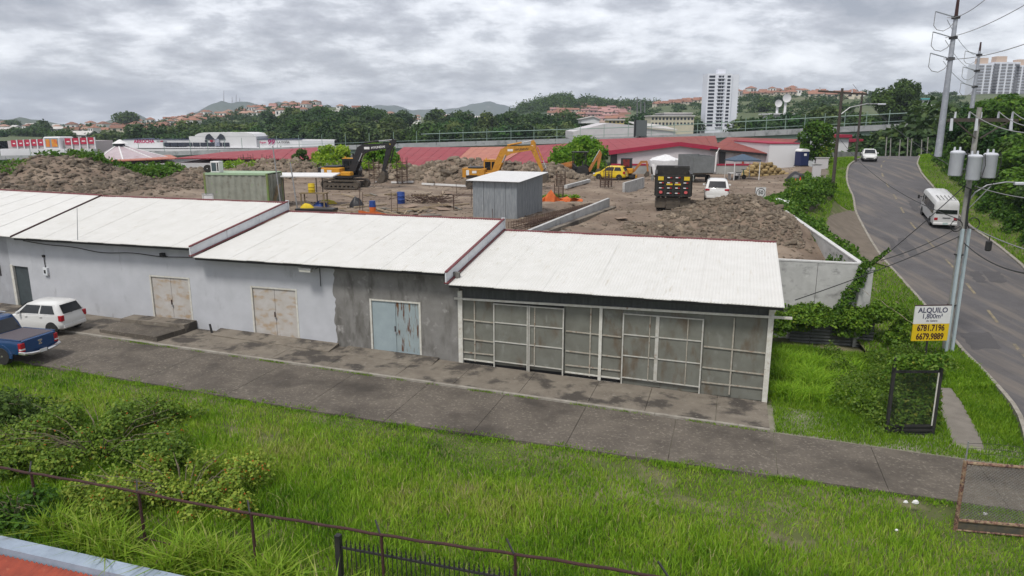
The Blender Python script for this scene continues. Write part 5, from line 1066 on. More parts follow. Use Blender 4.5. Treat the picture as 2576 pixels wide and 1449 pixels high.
# work table and clutter
q = SP(790, 520); TB = thing('work_table', 'rough timber work table with a yellow drum on it', 'table', (q.x, q.y, q.z), -.1)
B(-.9, 1.0, -.4, .4, .95, 1.02).build('tabletop', timber, TB)
for x in (-.8, .9):
    for y in (-.33, .33): B(x - .04, x + .04, y - .04, y + .04, 0, .95).build('leg', timber, TB)
B(.5, 1.1, -.3, .3, .35, .4).build('shelf', timber, TB)
def drum(loc, label, mat, r=.24, h=.62, cat='drum'):
    t = thing('drum', label, cat, loc); MB().loft([[(r * k * math.cos(a), r * k * math.sin(a), z) for a in np.linspace(0, 6.283, 15)[:-1]] for k, z in ((.96, 0), (1, .03), (1, h * .33), (1.04, h * .35), (1, h * .37), (1, h * .66), (1.04, h * .68), (1, h * .7), (1, h - .03), (.96, h))]).build('barrel_body', mat, t, None, True); MB().cyl((0, 0, h + .002), (0, 0, h + .03), r * .9, r * .9, 14).build('lid', mat, t); return t
blue_pl = M('blue_plastic', (.015, .05, .22), None, rough=.5); orange_pl = M('orange_plastic', (.6, .13, .02), None, rough=.5)
drum((q.x - .1, q.y, q.z + 1.03), 'yellow drum standing on the work table', ysign); p = SP(1009, 512); drum(p, 'blue plastic drum beside the rebar heap', blue_pl, .3, .85)
q2 = SP(797, 536); pl = thing('sheet_stack', 'dark sheet stack on a pallet beside the container', 'pallet', q2, -.15); B(-1.3, 1.3, -.55, .55, .14, .3).build('sheets', mach_black, pl)
for x in (-1.2, -.4, .4, 1.2): B(x - .06, x + .06, -.55, .55, 0, .13).build('bearer', timber, pl)
tarp('yellow_bag', 'crumpled yellow bag lying on the dark sheet stack', 'bag', q2 + Vector((-.7, .2, .3)), (.5, .25), .3, ysign, 8)
p = SP(938, 541); WCo = thing('water_cooler', 'orange water cooler with a blue top on the soil behind the middle roof', 'cooler', p); MB().cyl((0, 0, 0), (0, 0, .55), .2, .22, 12).build('barrel_body', orange_pl, WCo); MB().cyl((0, 0, .552), (0, 0, .95), .23, .2, 12).build('jug', blue_pl, WCo)
tarp('black_bag', 'black rubbish bag in the middle of the soil yard', 'bag', SP(897, 522), (.55, .45), .75, mach_black, 2); tarp('blue_tarp', 'crumpled blue tarp by the colourful scraps', 'tarp', SP(808, 519), (.6, .4), .4, blue_pl, 6); tarp('green_bucket_heap', 'lime green and yellow scraps on the soil beside the blue tarp', 'scraps', SP(822, 512), (.8, .3), .3, M('scrap_mix', (.3, .36, .05), (.35, .25, .02), 2), 4)
# flat white steel beams, planks, pallets
for i, (u, v, lab) in enumerate((((1014, 462), (1040, 463), 'short white steel beam right of the black excavator bucket'), ((1062, 466), (1092, 467), 'middle white steel beam near the rebar cage'), ((1096, 467), (1198, 473), 'longest white steel beam lying before the rock berm'), ((985, 461), (1010, 462), 'white beam end beside the excavator tracks'))):
    a, b = SP(*u), SP(*v); o = MB().bar(a + Vector((0, 0, .15)), b + Vector((0, 0, .15)), .22, .16).build('steel_beam', white_p); tag(o, lab, 'beam')
pls = [B(-.9, .9, -.09, .09, 0, .05).mesh('plank', timber), B(-.7, .7, -.12, .12, 0, .04).mesh('plank', M('grey_plank', (.2, .185, .16), (.14, .125, .1), 5, .9)), B(-1.5, 1.5, -.05, .05, 0, .09).mesh('plank', M('pale_plank', (.36, .29, .2), (.28, .22, .15), 5, .9)), B(-.5, .5, -.4, .4, 0, .03).mesh('plank', M('board', (.28, .2, .15), (.2, .15, .11), 4, .9))]
for i in range(70):
    if i < 42: px, py = R.gauss(1000, 55), R.uniform(527, 546)
    elif i < 56: px, py = R.uniform(850, 1170), R.uniform(480, 530)
    else: px, py = R.choice([(1100, 505), (1440, 585), (1600, 560), (1180, 520)]); px += R.gauss(0, 40); py += R.gauss(0, 9)
    p = SP(px, py); o = link('plank', R.choice(pls)); o.location = p + Vector((0, 0, .02 + R.uniform(0, .12))); o.rotation_euler = (R.uniform(-.12, .12), R.uniform(-.1, .1), R.uniform(0, 3.1)); s_ = R.uniform(.6, 1.15); o.scale = (s_, s_, 1)
    tag(o, 'loose timber plank scattered on the soil behind the middle roof', 'plank', 'planks scattered over the building site')
rebar_m = M('rebar_rust', (.085, .05, .035), (.055, .035, .028), 8, .9)
for k, (u, v) in enumerate(((1055, 492), (990, 490), (930, 493))): 
    p = SP(u, v); t = thing('pallet', ['red brown pallet beside the blue drum', 'dark pallet in the middle of the soil yard', 'low dark pallet nearest the excavator'][k], 'pallet', p, .1 + k)
    for y in (-.4, 0, .4): B(-.7, .7, y - .04, y + .04, 0, .08).build('bearer', timber, t)
    for x in np.linspace(-.62, .62, 6): B(x - .05, x + .05, -.48, .48, .082, .1).build('board', rebar_m if k == 0 else timber, t)
def cage(px, py, ht, w_, label, n=7, Y=None):
    p = SP(px, py); t = thing('rebar_cage', label, 'rebar cage', p, R.uniform(-.2, .2))
    for i in range(4):
        for x, y in ((-w_, -w_), (w_, -w_), (w_, w_), (-w_, w_)) if i == 0 else ((0, -w_), (0, w_)) if i == 1 else ((-w_, 0), (w_, 0)) if i == 2 else (): MB().cyl((x, y, 0), (x + R.uniform(-.05, .05), y, ht + R.uniform(-.2, .25)), .022, .022, 5).build('bar', rebar_m, t)
    for k in range(n):
        z = .25 + k * (ht - .4) / n; MB().loft([[(x * f, y * f, z + d) for x, y in ((-w_, -w_), (w_, -w_), (w_, w_), (-w_, w_))] for f, d in ((1.06, 0), (1.06, .03), (.96, .03), (.96, 0), (1.06, 0))], caps=False).build('stirrup', rebar_m, t)
    return t
cage(942, 462, 2.4, .5, 'rebar column cage beside the black excavator stick', 9); cage(1012, 463, 2.5, .5, 'rebar column cage in front of the rock berm', 9)
cage(622, 440, 2.1, .6, 'wide rusty rebar cage left of the tall post, before the rocks', 8); cage(672, 440, 2.0, .5, 'rebar cage just behind the tall metal post', 8); cage(1411, 470, 1.5, .4, 'short rebar cage beside the slanted concrete beam', 6); cage(1530, 470, 1.9, .3, 'slim rebar cage left of the low wall stub', 8); cage(1520, 480, 1.2, .35, 'lowest rebar cage in front of the wall stub', 5); cage(1405, 498, 1.0, .35, 'rebar stubs beside the orange mesh', 4)
for i, (x, y, h_) in enumerate(((905, 545, 1.9), (912, 545, 1.6), (985, 540, 1.5), (1000, 538, 1.4), (1185, 520, 1.5), (1150, 500, 1.3), (1240, 560, .9))):
    p = SP(x, y); tag(MB().cyl(p - Vector((0, 0, .1)), p + Vector((R.uniform(-.1, .1), 0, h_)), .02, .02, 5).build('rebar_stake', rebar_m), 'thin rusty rebar stake upright in the soil', 'stake', 'rebar stakes standing in the yard')
hp = MB(); c0 = SP(1075, 510)
for i in range(90):
    a = c0 + Vector((R.gauss(0, 1.3), R.gauss(0, .5), R.uniform(.05, .5))); d = Vector((R.gauss(0, 1), R.gauss(0, .4), R.uniform(-.1, .35))).normalized() * R.uniform(.5, 1.3); hp.cyl(a - d * .5, a + d * .5, .02, .02, 4)
tag(hp.build('rebar_heap', rebar_m), 'tangled heap of rusty rebar and wood behind the middle roof', 'rebar heap')
hp = MB(); a0, a1 = SP(1300, 578), SP(1500, 515)
for i in range(70):
    f = R.random(); y = R.uniform(-.45, .45); a = a0.lerp(a1, f) + Vector((y * .9, -y * .4, .12 + R.uniform(0, .35))); hp.cyl(a, a + (a1 - a0).normalized() * R.uniform(2, 4), .022, .022, 4)
for i in range(40):
    a = a0.lerp(a1, i / 39); hp.loft([[a + Vector((x * f, -x * .4 * f, .1 + z * f)) for x, z in ((-.5, 0), (.5, 0), (.5, .45), (-.5, .45))] for f in (1, .94)], caps=False)
tag(hp.build('rebar_beam_cage', rebar_m), 'long rusty rebar beam cage lying along the low concrete wall', 'rebar cage')
tw = thing('trestle', 'rusty sawhorse trestle left of the silver hut', 'trestle', SP(1170, 527), .1); B(-.9, .9, -.15, .15, 1.0, 1.06).build('top', rebar_m, tw)
for x in (-.8, .8): B(x - .04, x + .04, -.14, .14, 0, 1.0).build('leg', rebar_m, tw)
# orange mesh and cones
om = M('orange_mesh', (.55, .13, .025), (.42, .09, .02), 6, .7)
p = SP(1395, 506); O = []
mb = MB(); pr = []
for i in range(14):
    x = -1.0 + i * .24; hgt = .12 + .75 * math.exp(-((i - 3) / 1.8) ** 2) + .25 * math.exp(-((i - 9) / 3.) ** 2) * abs(math.sin(i)); pr.append([(x, .3 * math.sin(i * 1.3), -.05), (x + .05, .3 * math.sin(i * 1.3) + .1, hgt * .6), (x + .1 * math.sin(i), .3 * math.sin(i * 1.1) + .2, hgt), (x + .1, .3 * math.sin(i * 1.3) + .3, hgt * .5)])
tag(mb.loft(pr, closed=True).build('safety_mesh', om, None, p), 'crumpled orange safety mesh on the grass beside the silver hut', 'safety mesh')
tag(MB().loft([[(x, 0, z), (x, .02, z), (x, .02, z + .4 + .1 * math.sin(x * 5)), (x, 0, z + .4 + .1 * math.sin(x * 5))] for x, z in [(k * .3 - .9, .1 * math.sin(k)) for k in range(7)]]).build('safety_mesh', om, None, SP(938, 549)), 'low strip of orange mesh just behind the middle roof edge', 'safety mesh')
def cone(px, py, label):
    p = SP(px, py); t = thing('traffic_cone', label, 'cone', p); B(-.2, .2, -.2, .2, 0, .05).build('base', orange_pl, t); MB().cyl((0, 0, .05), (0, 0, .75), .15, .03, 10).build('cone_body', M('cone_red', (.6, .07, .02), None), t); MB().cyl((0, 0, .35), (0, 0, .48), .1, .075, 10).build('white_band', white_p, t); 
cone(2000, 468, 'orange traffic cone nearest the white tarp, beside the black bag'); cone(2012, 464, 'orange traffic cone behind the other cone by the vines')
# speed sign
p = SP(1912, 503); p.z = 5.0; SS = thing('speed_sign', 'white square board with a black ring and 50 standing on the soil', 'speed sign', (p.x, p.y, 5.0), .1)
B(-.42, .42, -.02, .02, .12, .98).build('board', white_p, SS); B(-.44, .44, .021, .05, .0, 1.0).build('backing', rust, SS)
MB().loft([[(r * math.cos(a), yy, .55 + r * math.sin(a)) for a in np.linspace(0, 6.283, 25)[:-1]] for r, yy in ((.38, -.021), (.38, -.028), (.33, -.028), (.33, -.021))] , caps=False).build('ring', mach_black, SS); text('t', '50', .42, mach_black, SS, (0, -.024, .57), bold=.01); 
for x in (-.4, .4): B(x - .03, x + .03, .05, .1, -.3, .9).build('leg', rust, SS)
tarp('white_tarp', 'white tarp heaped at the end of the long concrete wall', 'tarp', SP(1962, 518), (1.15, .8), .55, white_cloth, 9); tarp('black_bag', 'large black plastic bag by the vines near the cones', 'bag', SP(2003, 455), (1.2, 1.0), 1.0, mach_black, 12)
# tarp covered load, tent, sacks, toilet
q = SP(1676, 446); q.z = 5.0
TV = thing('tarp_covered_stack', 'tall load under a white tarp behind the dump truck', 'covered load', (q.x, q.y + 1, 5.0)); 
def tloft(k0, k1, zz0, zz1, n=28, sd=1):
    rr = []
    for i in range(7):
        f = i / 6; ring = []
        for k in range(n):
            a = 2 * math.pi * k / n; e = (abs(math.cos(a)) ** 4 + abs(math.sin(a)) ** 4) ** -.25; fold = 1 + .05 * math.sin(a * 9 + f * 2) * f + .08 * mnoise.noise((math.cos(a) * 2, math.sin(a) * 2, f * 2 + sd))
            rr_ = lerp(.05, 1, min(1, f * 1.6)); ring.append((k0 * rr_ * e * math.cos(a) * fold, k1 * rr_ * e * math.sin(a) * fold, (lerp(zz1, zz1 * .8, f / .6) if f < .6 else lerp(zz1 * .8, zz0, (f - .6) / .4)) + .12 * mnoise.noise((math.cos(a) * 2, math.sin(a) * 2, f * 3))))
        rr.append(ring)
    return MB().loft(rr)
tloft(1.7, 1.2, 1.2, 2.5).build('tarp_cover', white_cloth, TV, None, True); B(-1.4, 1.3, -1, 1, .3, 1.6).build('pallet_load', muddy, TV); MB().loft([[(-1.75, -.9, 1.5), (-1.2, -1.1, 1.5), (-1.25, -1.15, .9)], [(-1.5, -1.0, .3), (-1.3, -1.15, .4), (-1.3, -1.2, .2)]]).build('hanging_fold', white_cloth, TV)
for x in (-1.2, 1.1): B(x - .15, x + .15, -.9, .9, 0, .3).build('bearer', timber, TV)
q = SP(1868, 452); q.z = 5.0; TE = thing('canopy_tent', 'pop up canopy tent with a slate blue top and white legs', 'tent', (q.x, q.y + .4, 5.0), .12)
slate = M('slate_canvas', (.05, .08, .12), (.07, .1, .14), 3, .8)
MB().loft([[(-1.5, -1.3, 2.0), (1.5, -1.3, 2.0), (1.5, 1.3, 2.0), (-1.5, 1.3, 2.0)], [(-1.5, -1.3, 2.14), (1.5, -1.3, 2.14), (1.5, 1.3, 2.14), (-1.5, 1.3, 2.14)], [(-.05, -.05, 2.75), (.05, -.05, 2.75), (.05, .05, 2.75), (-.05, .05, 2.75)]]).build('canopy', slate, TE)
for x in (-1.42, 1.42):
    for y in (-1.22, 1.22): MB().cyl((x, y, 0), (x, y, 2.02), .05 if y < 0 else .03, .05 if y < 0 else .03, 7).build('leg', white_p, TE)
q2 = Vector(TE.location); MC = thing('motor_scooter', 'small white and green scooter parked under the canopy tent', 'scooter', (q2.x - .3, q2.y - .4, 5.0), .5)
for x in (-.6, .6): MB().cyl((x, -.05, .27), (x, .05, .27), .27, .27, 14).build('wheel', rubber, MC)
B(-.75, .1, -.13, .13, .4, .75, bev=.08).build('body', white_p, MC, None, True); B(-.6, .05, -.12, .12, .752, .83, bev=.03).build('seat', mach_black, MC); MB().bar((.6, 0, .3), (.42, 0, 1.1), .08).build('fork', M('scooter_green', (.03, .16, .08), None), MC); MB().bar((.42, -.3, 1.1), (.42, .3, 1.1), .04).build('handlebar', mach_black, MC); B(-.4, .5, -.12, .12, .28, .36).build('footboard', mach_black, MC)
tbl = thing('folding_table', 'white folding table under the canopy tent beside the scooter', 'table', (q2.x - 1.0, q2.y - .5, 5.0), .1); B(-.6, .6, -.35, .35, .7, .75).build('tabletop', white_p, tbl)
for x in (-.5, .5): B(x - .03, x + .03, -.3, .3, 0, .7).build('leg', steel, tbl)
sackm = M('straw_sack', (.32, .24, .11), (.24, .17, .075), 4, .9, c3=(.4, .33, .18), s3=3, t3=(.6, .75)); rnd_value(sackm, .7, 1.2)
rs = []
for z, k in ((0, .55), (.06, .9), (.16, 1), (.26, .9), (.32, .55)):
    rs.append([(.5 * k ** .5 * math.copysign(abs(math.cos(a)) ** .6, math.cos(a)), .3 * k ** .5 * math.copysign(abs(math.sin(a)) ** .6, math.sin(a)), z) for a in np.linspace(0, 6.283, 13)[:-1]])
sk = MB().loft(rs).mesh('sack', sackm, True); q = SP(1918, 446); q.z = 5.0; nsk = 0
for lv in range(5):
    for k in range(7 - lv):
        for row in (0, 1):
            if lv > 3 and row: continue
            x = (k - (6 - lv) / 2) * .95 - lv * .12; o = link('sack', sk); o.location = (q.x + .6 + x * .8, q.y + .8 + row * .6 + R.uniform(-.1, .1), 5.0 + lv * .3); o.scale = (R.uniform(.75, .95), 1.25, R.uniform(1.1, 1.5)); o.rotation_euler = (R.uniform(-.15, .15), R.uniform(-.2, .2), R.uniform(-.9, .9)); tag(o, 'straw coloured sack stacked in the pile beside the canopy tent', 'sack', 'straw sacks piled by the tent'); nsk += 1
q = SP(2015, 420, 5.3); PT = thing('portable_toilet', 'navy blue portable toilet with a white domed roof', 'portable toilet', (q.x - 2.0 * 0, q.y, site_h(q.x, q.y) if q.y < 91 else 5.2), .25)
q = SP(2015, 421, 5.8); PT.location = q; PT.scale = (.8, .8, .85)
hq = .72
B(-hq, hq, -hq, hq, 0, 2.05, bev=.05).build('cabin', navy, PT); B(-hq - .04, hq + .04, -hq - .04, hq + .04, 0, .12).build('base', mach_black, PT); MB().prism([(-hq - .04, 2.052)] + [((hq + .04) * math.cos(a), 2.06 + .36 * math.sin(a)) for a in np.linspace(0, math.pi, 10)][::-1] + [(hq + .04, 2.052)], -hq - .04, hq + .04).build('domed_roof', white_p, PT)
B(-.55, .5, -hq - .02, -hq - .001, .15, 1.95).build('door', navy, PT); B(-.2, .25, -hq - .03, -hq - .021, 1.45, 1.78).build('door_plate', white_p, PT)
# rocks: individual boulders, and rubble as stuff
def rockmesh(seed, n=2):
    import bmesh
    bm = bmesh.new(); bmesh.ops.create_icosphere(bm, subdivisions=n, radius=1); rs_ = random.Random(seed); pl_ = [(Vector((rs_.gauss(0, 1), rs_.gauss(0, 1), rs_.gauss(0, 1))).normalized(), rs_.uniform(.45, .85)) for _ in range(9)]
    for v in bm.verts:
        for nn, d in pl_:
            k = v.co.dot(nn) - d
            if k > 0: v.co -= nn * k * .95
        v.co += v.normal * .05 * mnoise.noise(v.co * 3 + Vector((seed, 0, 0))); v.co.z *= .72
    me = bpy.data.meshes.new('rock'); bm.to_mesh(me); bm.free(); me.materials.append(rock_m); return me
RK = [rockmesh(i) for i in range(6)]
def rk(X, Y, s, label, group):
    o = link('rock', R.choice(RK)); o.location = (X, Y, site_h(X, Y) + s * .12); o.scale = (s * R.uniform(.8, 1.3), s * R.uniform(.8, 1.2), s * R.uniform(.7, 1.1)); o.rotation_euler = (R.uniform(-.5, .5), R.uniform(-.5, .5), R.uniform(0, 6)); tag(o, label, 'rock', group)
n_ = 0
while n_ < 215:
    X, Y = R.uniform(-33, 10), R.uniform(70.5, 86); m_ = mound(X, Y)
    if m_ > .25 and R.random() < .9: rk(X, Y, R.uniform(.28, .62) * (1.15 if X > -12 else 1), 'broken grey brown rock in the long rock berm behind the excavators', 'rocks heaped in the long berm'); n_ += 1
n_ = 0
while n_ < 75:
    X, Y = R.uniform(8, 20), R.uniform(39, 53)
    if mound(X, Y) > .2 and X < xb(Y) - 1.2: rk(X, Y, R.choice([.14, .17, .2, .25, .33]), 'rough stone on the soil heap in front of the white car', 'stones on the soil heap'); n_ += 1
n_ = 0
while n_ < 60:
    X, Y = R.uniform(-62, -30), R.uniform(57, 73)
    if mound(X, Y) > .5: rk(X, Y, R.uniform(.16, .36), 'rough stone in the large soil heap at the left', 'stones in the left soil heap'); n_ += 1
def rubble(name, n, fx, smin, smax, flat=.5):
    ico = [(0, 0, 1), (.89, 0, .45), (.28, .85, .45), (-.72, .53, .45), (-.72, -.53, .45), (.28, -.85, .45), (.72, .53, -.45), (-.28, .85, -.45), (-.89, 0, -.45), (-.28, -.85, -.45), (.72, -.53, -.45), (0, 0, -1)]
    fc = [(0, 1, 2), (0, 2, 3), (0, 3, 4), (0, 4, 5), (0, 5, 1), (1, 6, 2), (2, 7, 3), (3, 8, 4), (4, 9, 5), (5, 10, 1), (2, 6, 7), (3, 7, 8), (4, 8, 9), (5, 9, 10), (1, 10, 6)]
    V0 = np.array(ico); Fb = np.array(fc); Vs = []; Fs = []
    for i in range(n):
        X, Y = fx(); s = smin + (smax - smin) * R.random() ** 3; v = V0 * (1 + NR.uniform(-.35, .25, (12, 1))); a = R.uniform(0, 6.28); c, s_ = math.cos(a), math.sin(a)
        v = v * np.array([R.uniform(.7, 1.5), R.uniform(.7, 1.2), R.uniform(.35, .9) * 1.2 * flat / .5 * .8]) * s; v = np.c_[v[:, 0] * c - v[:, 1] * s_, v[:, 0] * s_ + v[:, 1] * c, v[:, 2]]; t = R.uniform(-.4, .4); v[:, 2] += v[:, 0] * t
        Vs.append(v + np.array([X, Y, site_h(X, Y) + s * .1])); Fs.append(Fb + 12 * i)
    o = link(name, fast_mesh(name, np.concatenate(Vs), np.concatenate(Fs), rock_m)); tag(o, kind='stuff'); return o
def onmound(x0, x1, y0, y1, mn):
    def f():
        while True:
            X, Y = R.uniform(x0, x1), R.uniform(y0, y1); m_ = mound(X, Y)
            if m_ > mn and X < xb(Y) - 1.0 and R.random() < .25 + m_: return X, Y
    return f
def anysite():
    while True:
        Y = R.uniform(37, 88); a, b = XL_(Y), xb(Y) - .5; X = R.uniform(max(a, -60), b)
        if mnoise.noise((X * .25, Y * .25, 7)) > R.uniform(-.5, .6): return X, Y
tag(rubble('rubble', 8500, onmound(-66, -28, 52, 80, .15), .05, .36), 'brown rubble covering the large left soil heap', 'rubble')
tag(rubble('rubble', 3200, onmound(-32, 12, 70, 87, .1), .1, .42, .7), 'broken stone filling the long rock berm', 'rubble')
tag(rubble('rubble', 5200, onmound(5, 21, 37, 56, .08), .03, .2), 'loose stones over the soil heap before the truck', 'rubble')
tag(rubble('rubble', 8500, anysite, .025, .15, .4), 'small stones scattered over the flat soil', 'rubble')
# ---------------------------------------------------------------- middle distance: market roofs, viaduct, shops
red_a = M('maroon_roof', (.28, .035, .045), (.22, .03, .038), .6, .7, c3=(.33, .10, .09), s3=.35, t3=(.55, .75), st3=(1, 3, 1)); red_b = M('salmon_roof', (.42, .17, .11), (.34, .12, .085), .5, .7, c3=(.25, .06, .05), s3=.4, t3=(.55, .75), st3=(1, 3, 1)); red_c = M('rusty_red_roof', (.24, .05, .035), (.17, .035, .03), .5, .75, c3=(.32, .11, .06), s3=.5, t3=(.55, .75))
mk_white = M('market_white_wall', (.52, .50, .51), (.46, .44, .45), .5, .85, c3=(.44, .42, .41), s3=.7, t3=(.6, .8), st3=(2, 1, .4)); crim = M('crimson_trim', (.3, .02, .05), None); cream = M('cream_wall', (.5, .4, .17), (.44, .35, .16), 1, .85)
pl_white = M('shop_white', (.62, .62, .63), (.56, .56, .57), .2, .8); dk_win = M('dark_window', (.03, .035, .05), None, rough=.2)
def wallpts(pts, th, name, mat, par):      # polygon in x,z extruded in y
    return MB().prism(pts, 0, th).build(name, mat, par)
YW = 89.0
MK = thing('market_hall', 'white gabled market hall with a crimson roof behind the parked trucks', 'market hall', (0, YW, 0))
g = [(PY(x, y, YW).x, PY(x, y, YW).z) for x, y in ((1537, 384), (1708, 362), (1801, 375))]
zb_ = 4.5
wallpts([(g[0][0], zb_), (g[2][0], zb_), (g[2][0], g[2][1]), (g[1][0], g[1][1]), (g[0][0], g[0][1])], .3, 'front_wall', mk_white, MK)
apx = g[1][0]; yb_ = 38
left_e = g[0][0] - 6; zl = g[0][1] - .8
def roofslab(p, q, r_, s_, th, name, mat, par):
    dz = Vector((0, 0, th)); p, q, r_, s_ = map(Vector, (p, q, r_, s_)); return MB().loft([[p, q, r_, s_], [p + dz, q + dz, r_ + dz, s_ + dz]]).build(name, mat, par)
A0 = (g[0][0] - .3, -.3, g[0][1]); A1 = (apx, -.3, g[1][1]); A2 = (g[2][0] + .3, -.3, g[2][1])
bk1 = PY(1640, 347, YW + yb_); bk0 = PY(1500, 352, YW + yb_); bk2 = PY(1800, 343, YW + yb_)
for i in range(6):
    f0, f1 = i / 6, (i + 1) / 6
    roofslab(Vector(A0).lerp(Vector(A1), f0 + .002), Vector(A0).lerp(Vector(A1), f1 - .002), Vector((bk0.x, yb_, bk0.z)).lerp(Vector((bk1.x, yb_, bk1.z)), f1 - .002), Vector((bk0.x, yb_, bk0.z)).lerp(Vector((bk1.x, yb_, bk1.z)), f0 + .002), .1, 'roof_sheet', red_a, MK)
    roofslab(Vector(A1).lerp(Vector(A2), f0 + .002), Vector(A1).lerp(Vector(A2), f1 - .002), Vector((bk1.x, yb_, bk1.z)).lerp(Vector((bk2.x, yb_, bk2.z)), f1 - .002), Vector((bk1.x, yb_, bk1.z)).lerp(Vector((bk2.x, yb_, bk2.z)), f0 + .002), .1, 'roof_sheet', red_c, MK)
for a, b in ((A0, A1), (A1, A2)): MB().bar(Vector(a) + Vector((0, -.05, .0)), Vector(b) + Vector((0, -.05, .0)), .12, .5).build('fascia', crim, MK)
for x in np.linspace(g[0][0] + 2, g[2][0] - 1, 6): z = interp(x, [(a, b) for a, b in g]); B(x - .05, x + .05, -.06, -.002, 4.6, z - .3).build('pilaster', mk_white, MK)
B(g[0][0], g[2][0] + 8.5, -.5, -.1, 4.5, 6.0).build('plinth', M('plinth_concrete', (.35, .35, .33), (.25, .25, .24), 1), MK); B(g[0][0], g[2][0] + 8.5, -.55, -.05, 6.005, 6.2).build('plinth_band', crim, MK)
q = PY(1803, 385, YW - .6); MB().tube([(q.x + .3, -.6, q.z + .6), (q.x, -.6, q.z), (q.x - .1, -.6, 5.2)], .12, 7).build('downpipe', white_p, MK)
q = PY(1812, 405, YW - .3); B(q.x - .1, q.x + .6, -.3, -.005, 4.6, 7.6).build('door', mach_black, MK); q = PY(1541, 412, YW); B(q.x - .3, q.x + .5, -.2, -.01, 5.8, 7.6).build('door', mach_black, MK)
# annexe, lower, with lean-to roof
AN = thing('market_annexe', 'stained white lean-to annexe with a rusty red roof right of the market hall', 'annexe', (0, YW, 0))
h0 = PY(1804, 378, YW); h1 = PY(1934, 392, YW); wallpts([(h0.x, 4.5), (h1.x, 4.5), (h1.x, h1.z), (h0.x, h0.z)], .25, 'front_wall', M('stained_annexe_wall', (.5, .5, .5), (.38, .38, .38), .7, .9, c3=(.24, .24, .24), s3=1.2, t3=(.55, .75)), AN)
rb0 = PY(1830, 347, YW + 26); rb1 = PY(2010, 352, YW + 26)
for i in range(6):
    a = Vector((h0.x - 1.0, -.4, h0.z + .15)).lerp(Vector((h1.x + .2, -.4, h1.z + .15)), i / 6); b = Vector((h0.x - 1.0, -.4, h0.z + .15)).lerp(Vector((h1.x + .2, -.4, h1.z + .15)), (i + 1) / 6 - .003); c = Vector((rb0.x, 26, rb0.z)).lerp(Vector((rb1.x, 26, rb1.z)), (i + 1) / 6 - .003); d = Vector((rb0.x, 26, rb0.z)).lerp(Vector((rb1.x, 26, rb1.z)), i / 6)
    roofslab(a, b, c, d, .12, 'roof_sheet', red_c, AN)
MB().bar((h0.x - 1, -.45, h0.z + .1), (h1.x + .2, -.45, h1.z + .1), .1, .22).build('eave_beam', mach_black, AN)
q = PY(1868, 400, YW); MB().cyl((q.x, -.2, 5), (q.x, -.2, lerp(h0.z, h1.z, .5)), .12, .12, 7).build('downpipe', M('rust_pipe_red', (.3, .06, .03), None), AN); q = PY(1930, 410, YW); MB().cyl((q.x, -.2, 5), (q.x, -.2, h1.z), .09, .09, 6).build('post', mach_black, AN); MB().bar((q.x - 1.2, -.2, 7.3), (q.x, -.2, 7.3), .12).build('rail', mach_black, AN)
BW = thing('white_block', 'plain white block building at the right end of the market', 'building', (0, YW - 1, 0)); k0, k1 = PY(1936, 362, YW - 1), PY(2012, 359, YW - 1); wallpts([(k0.x, 4.3), (k1.x, 4.3), (k1.x, k0.z), (k0.x, k0.z)], 14, 'wall', pl_white, BW); B(k0.x - .1, k1.x, -.1, 14, k0.z + .003, k0.z + .12).build('roof_slab', crim, BW)
# low market roofs to the left
def lowroof(label, corners, mat, yf, yb, n=5, wall=None):
    t = thing('market_building', label, 'market building', (0, 0, 0)); (x0, y0), (x1, y1), (x2, y2), (x3, y3) = corners
    a, b, c, d = PY(x0, y0, yf), PY(x1, y1, yf), PY(x2, y2, yb), PY(x3, y3, yb)
    for i in range(n): roofslab(a.lerp(b, i / n), a.lerp(b, (i + 1) / n - .004), d.lerp(c, (i + 1) / n - .004), d.lerp(c, i / n), .15, 'roof_sheet', mat, t)
    MB().loft([[(a.x, a.y + .1, -1), (b.x, b.y + .1, -1), (c.x, c.y, -1), (d.x, d.y, -1)], [(a.x, a.y + .1, a.z - .6), (b.x, b.y + .1, b.z - .6), (c.x, c.y, c.z - .6), (d.x, d.y, d.z - .6)]]).build('wall', wall or mk_white, t)
    return t
lowroof('long low maroon roofed market row behind the black excavator', ((960, 418), (1140, 432), (1210, 372), (1015, 372)), red_a, 96, 146, 8)
lowroof('salmon and maroon striped market row behind the yellow excavator boom', ((1120, 430), (1235, 430), (1330, 370), (1185, 372)), red_b, 95, 145, 7)
lowroof('deep maroon market row left of the central tree', ((1225, 432), (1408, 405), (1440, 362), (1310, 370)), red_a, 97, 148, 6, cream)
cy = thing('cream_building', 'cream wall with a crimson eave beside the excavator stick', 'building', (0, 96, 0)); a, b = PY(1290, 408, 96), PY(1412, 404, 96); wallpts([(a.x, 3), (b.x, 3), (b.x, b.z - .6), (a.x, a.z - .6)], .4, 'wall', cream, cy); MB().bar((a.x, -.1, a.z - .5), (b.x, -.1, b.z - .1), .5, .35).build('eave', crim, cy)
lowroof('far left sliver of red market roof beyond the rubble', ((250, 408), (450, 400), (430, 391), (260, 398)), red_b, 118, 150, 5); lowroof('middle sliver of dark red market roof beyond the yellow grass strip', ((440, 400), (800, 402), (800, 372), (560, 384)), red_a, 112, 170, 8)
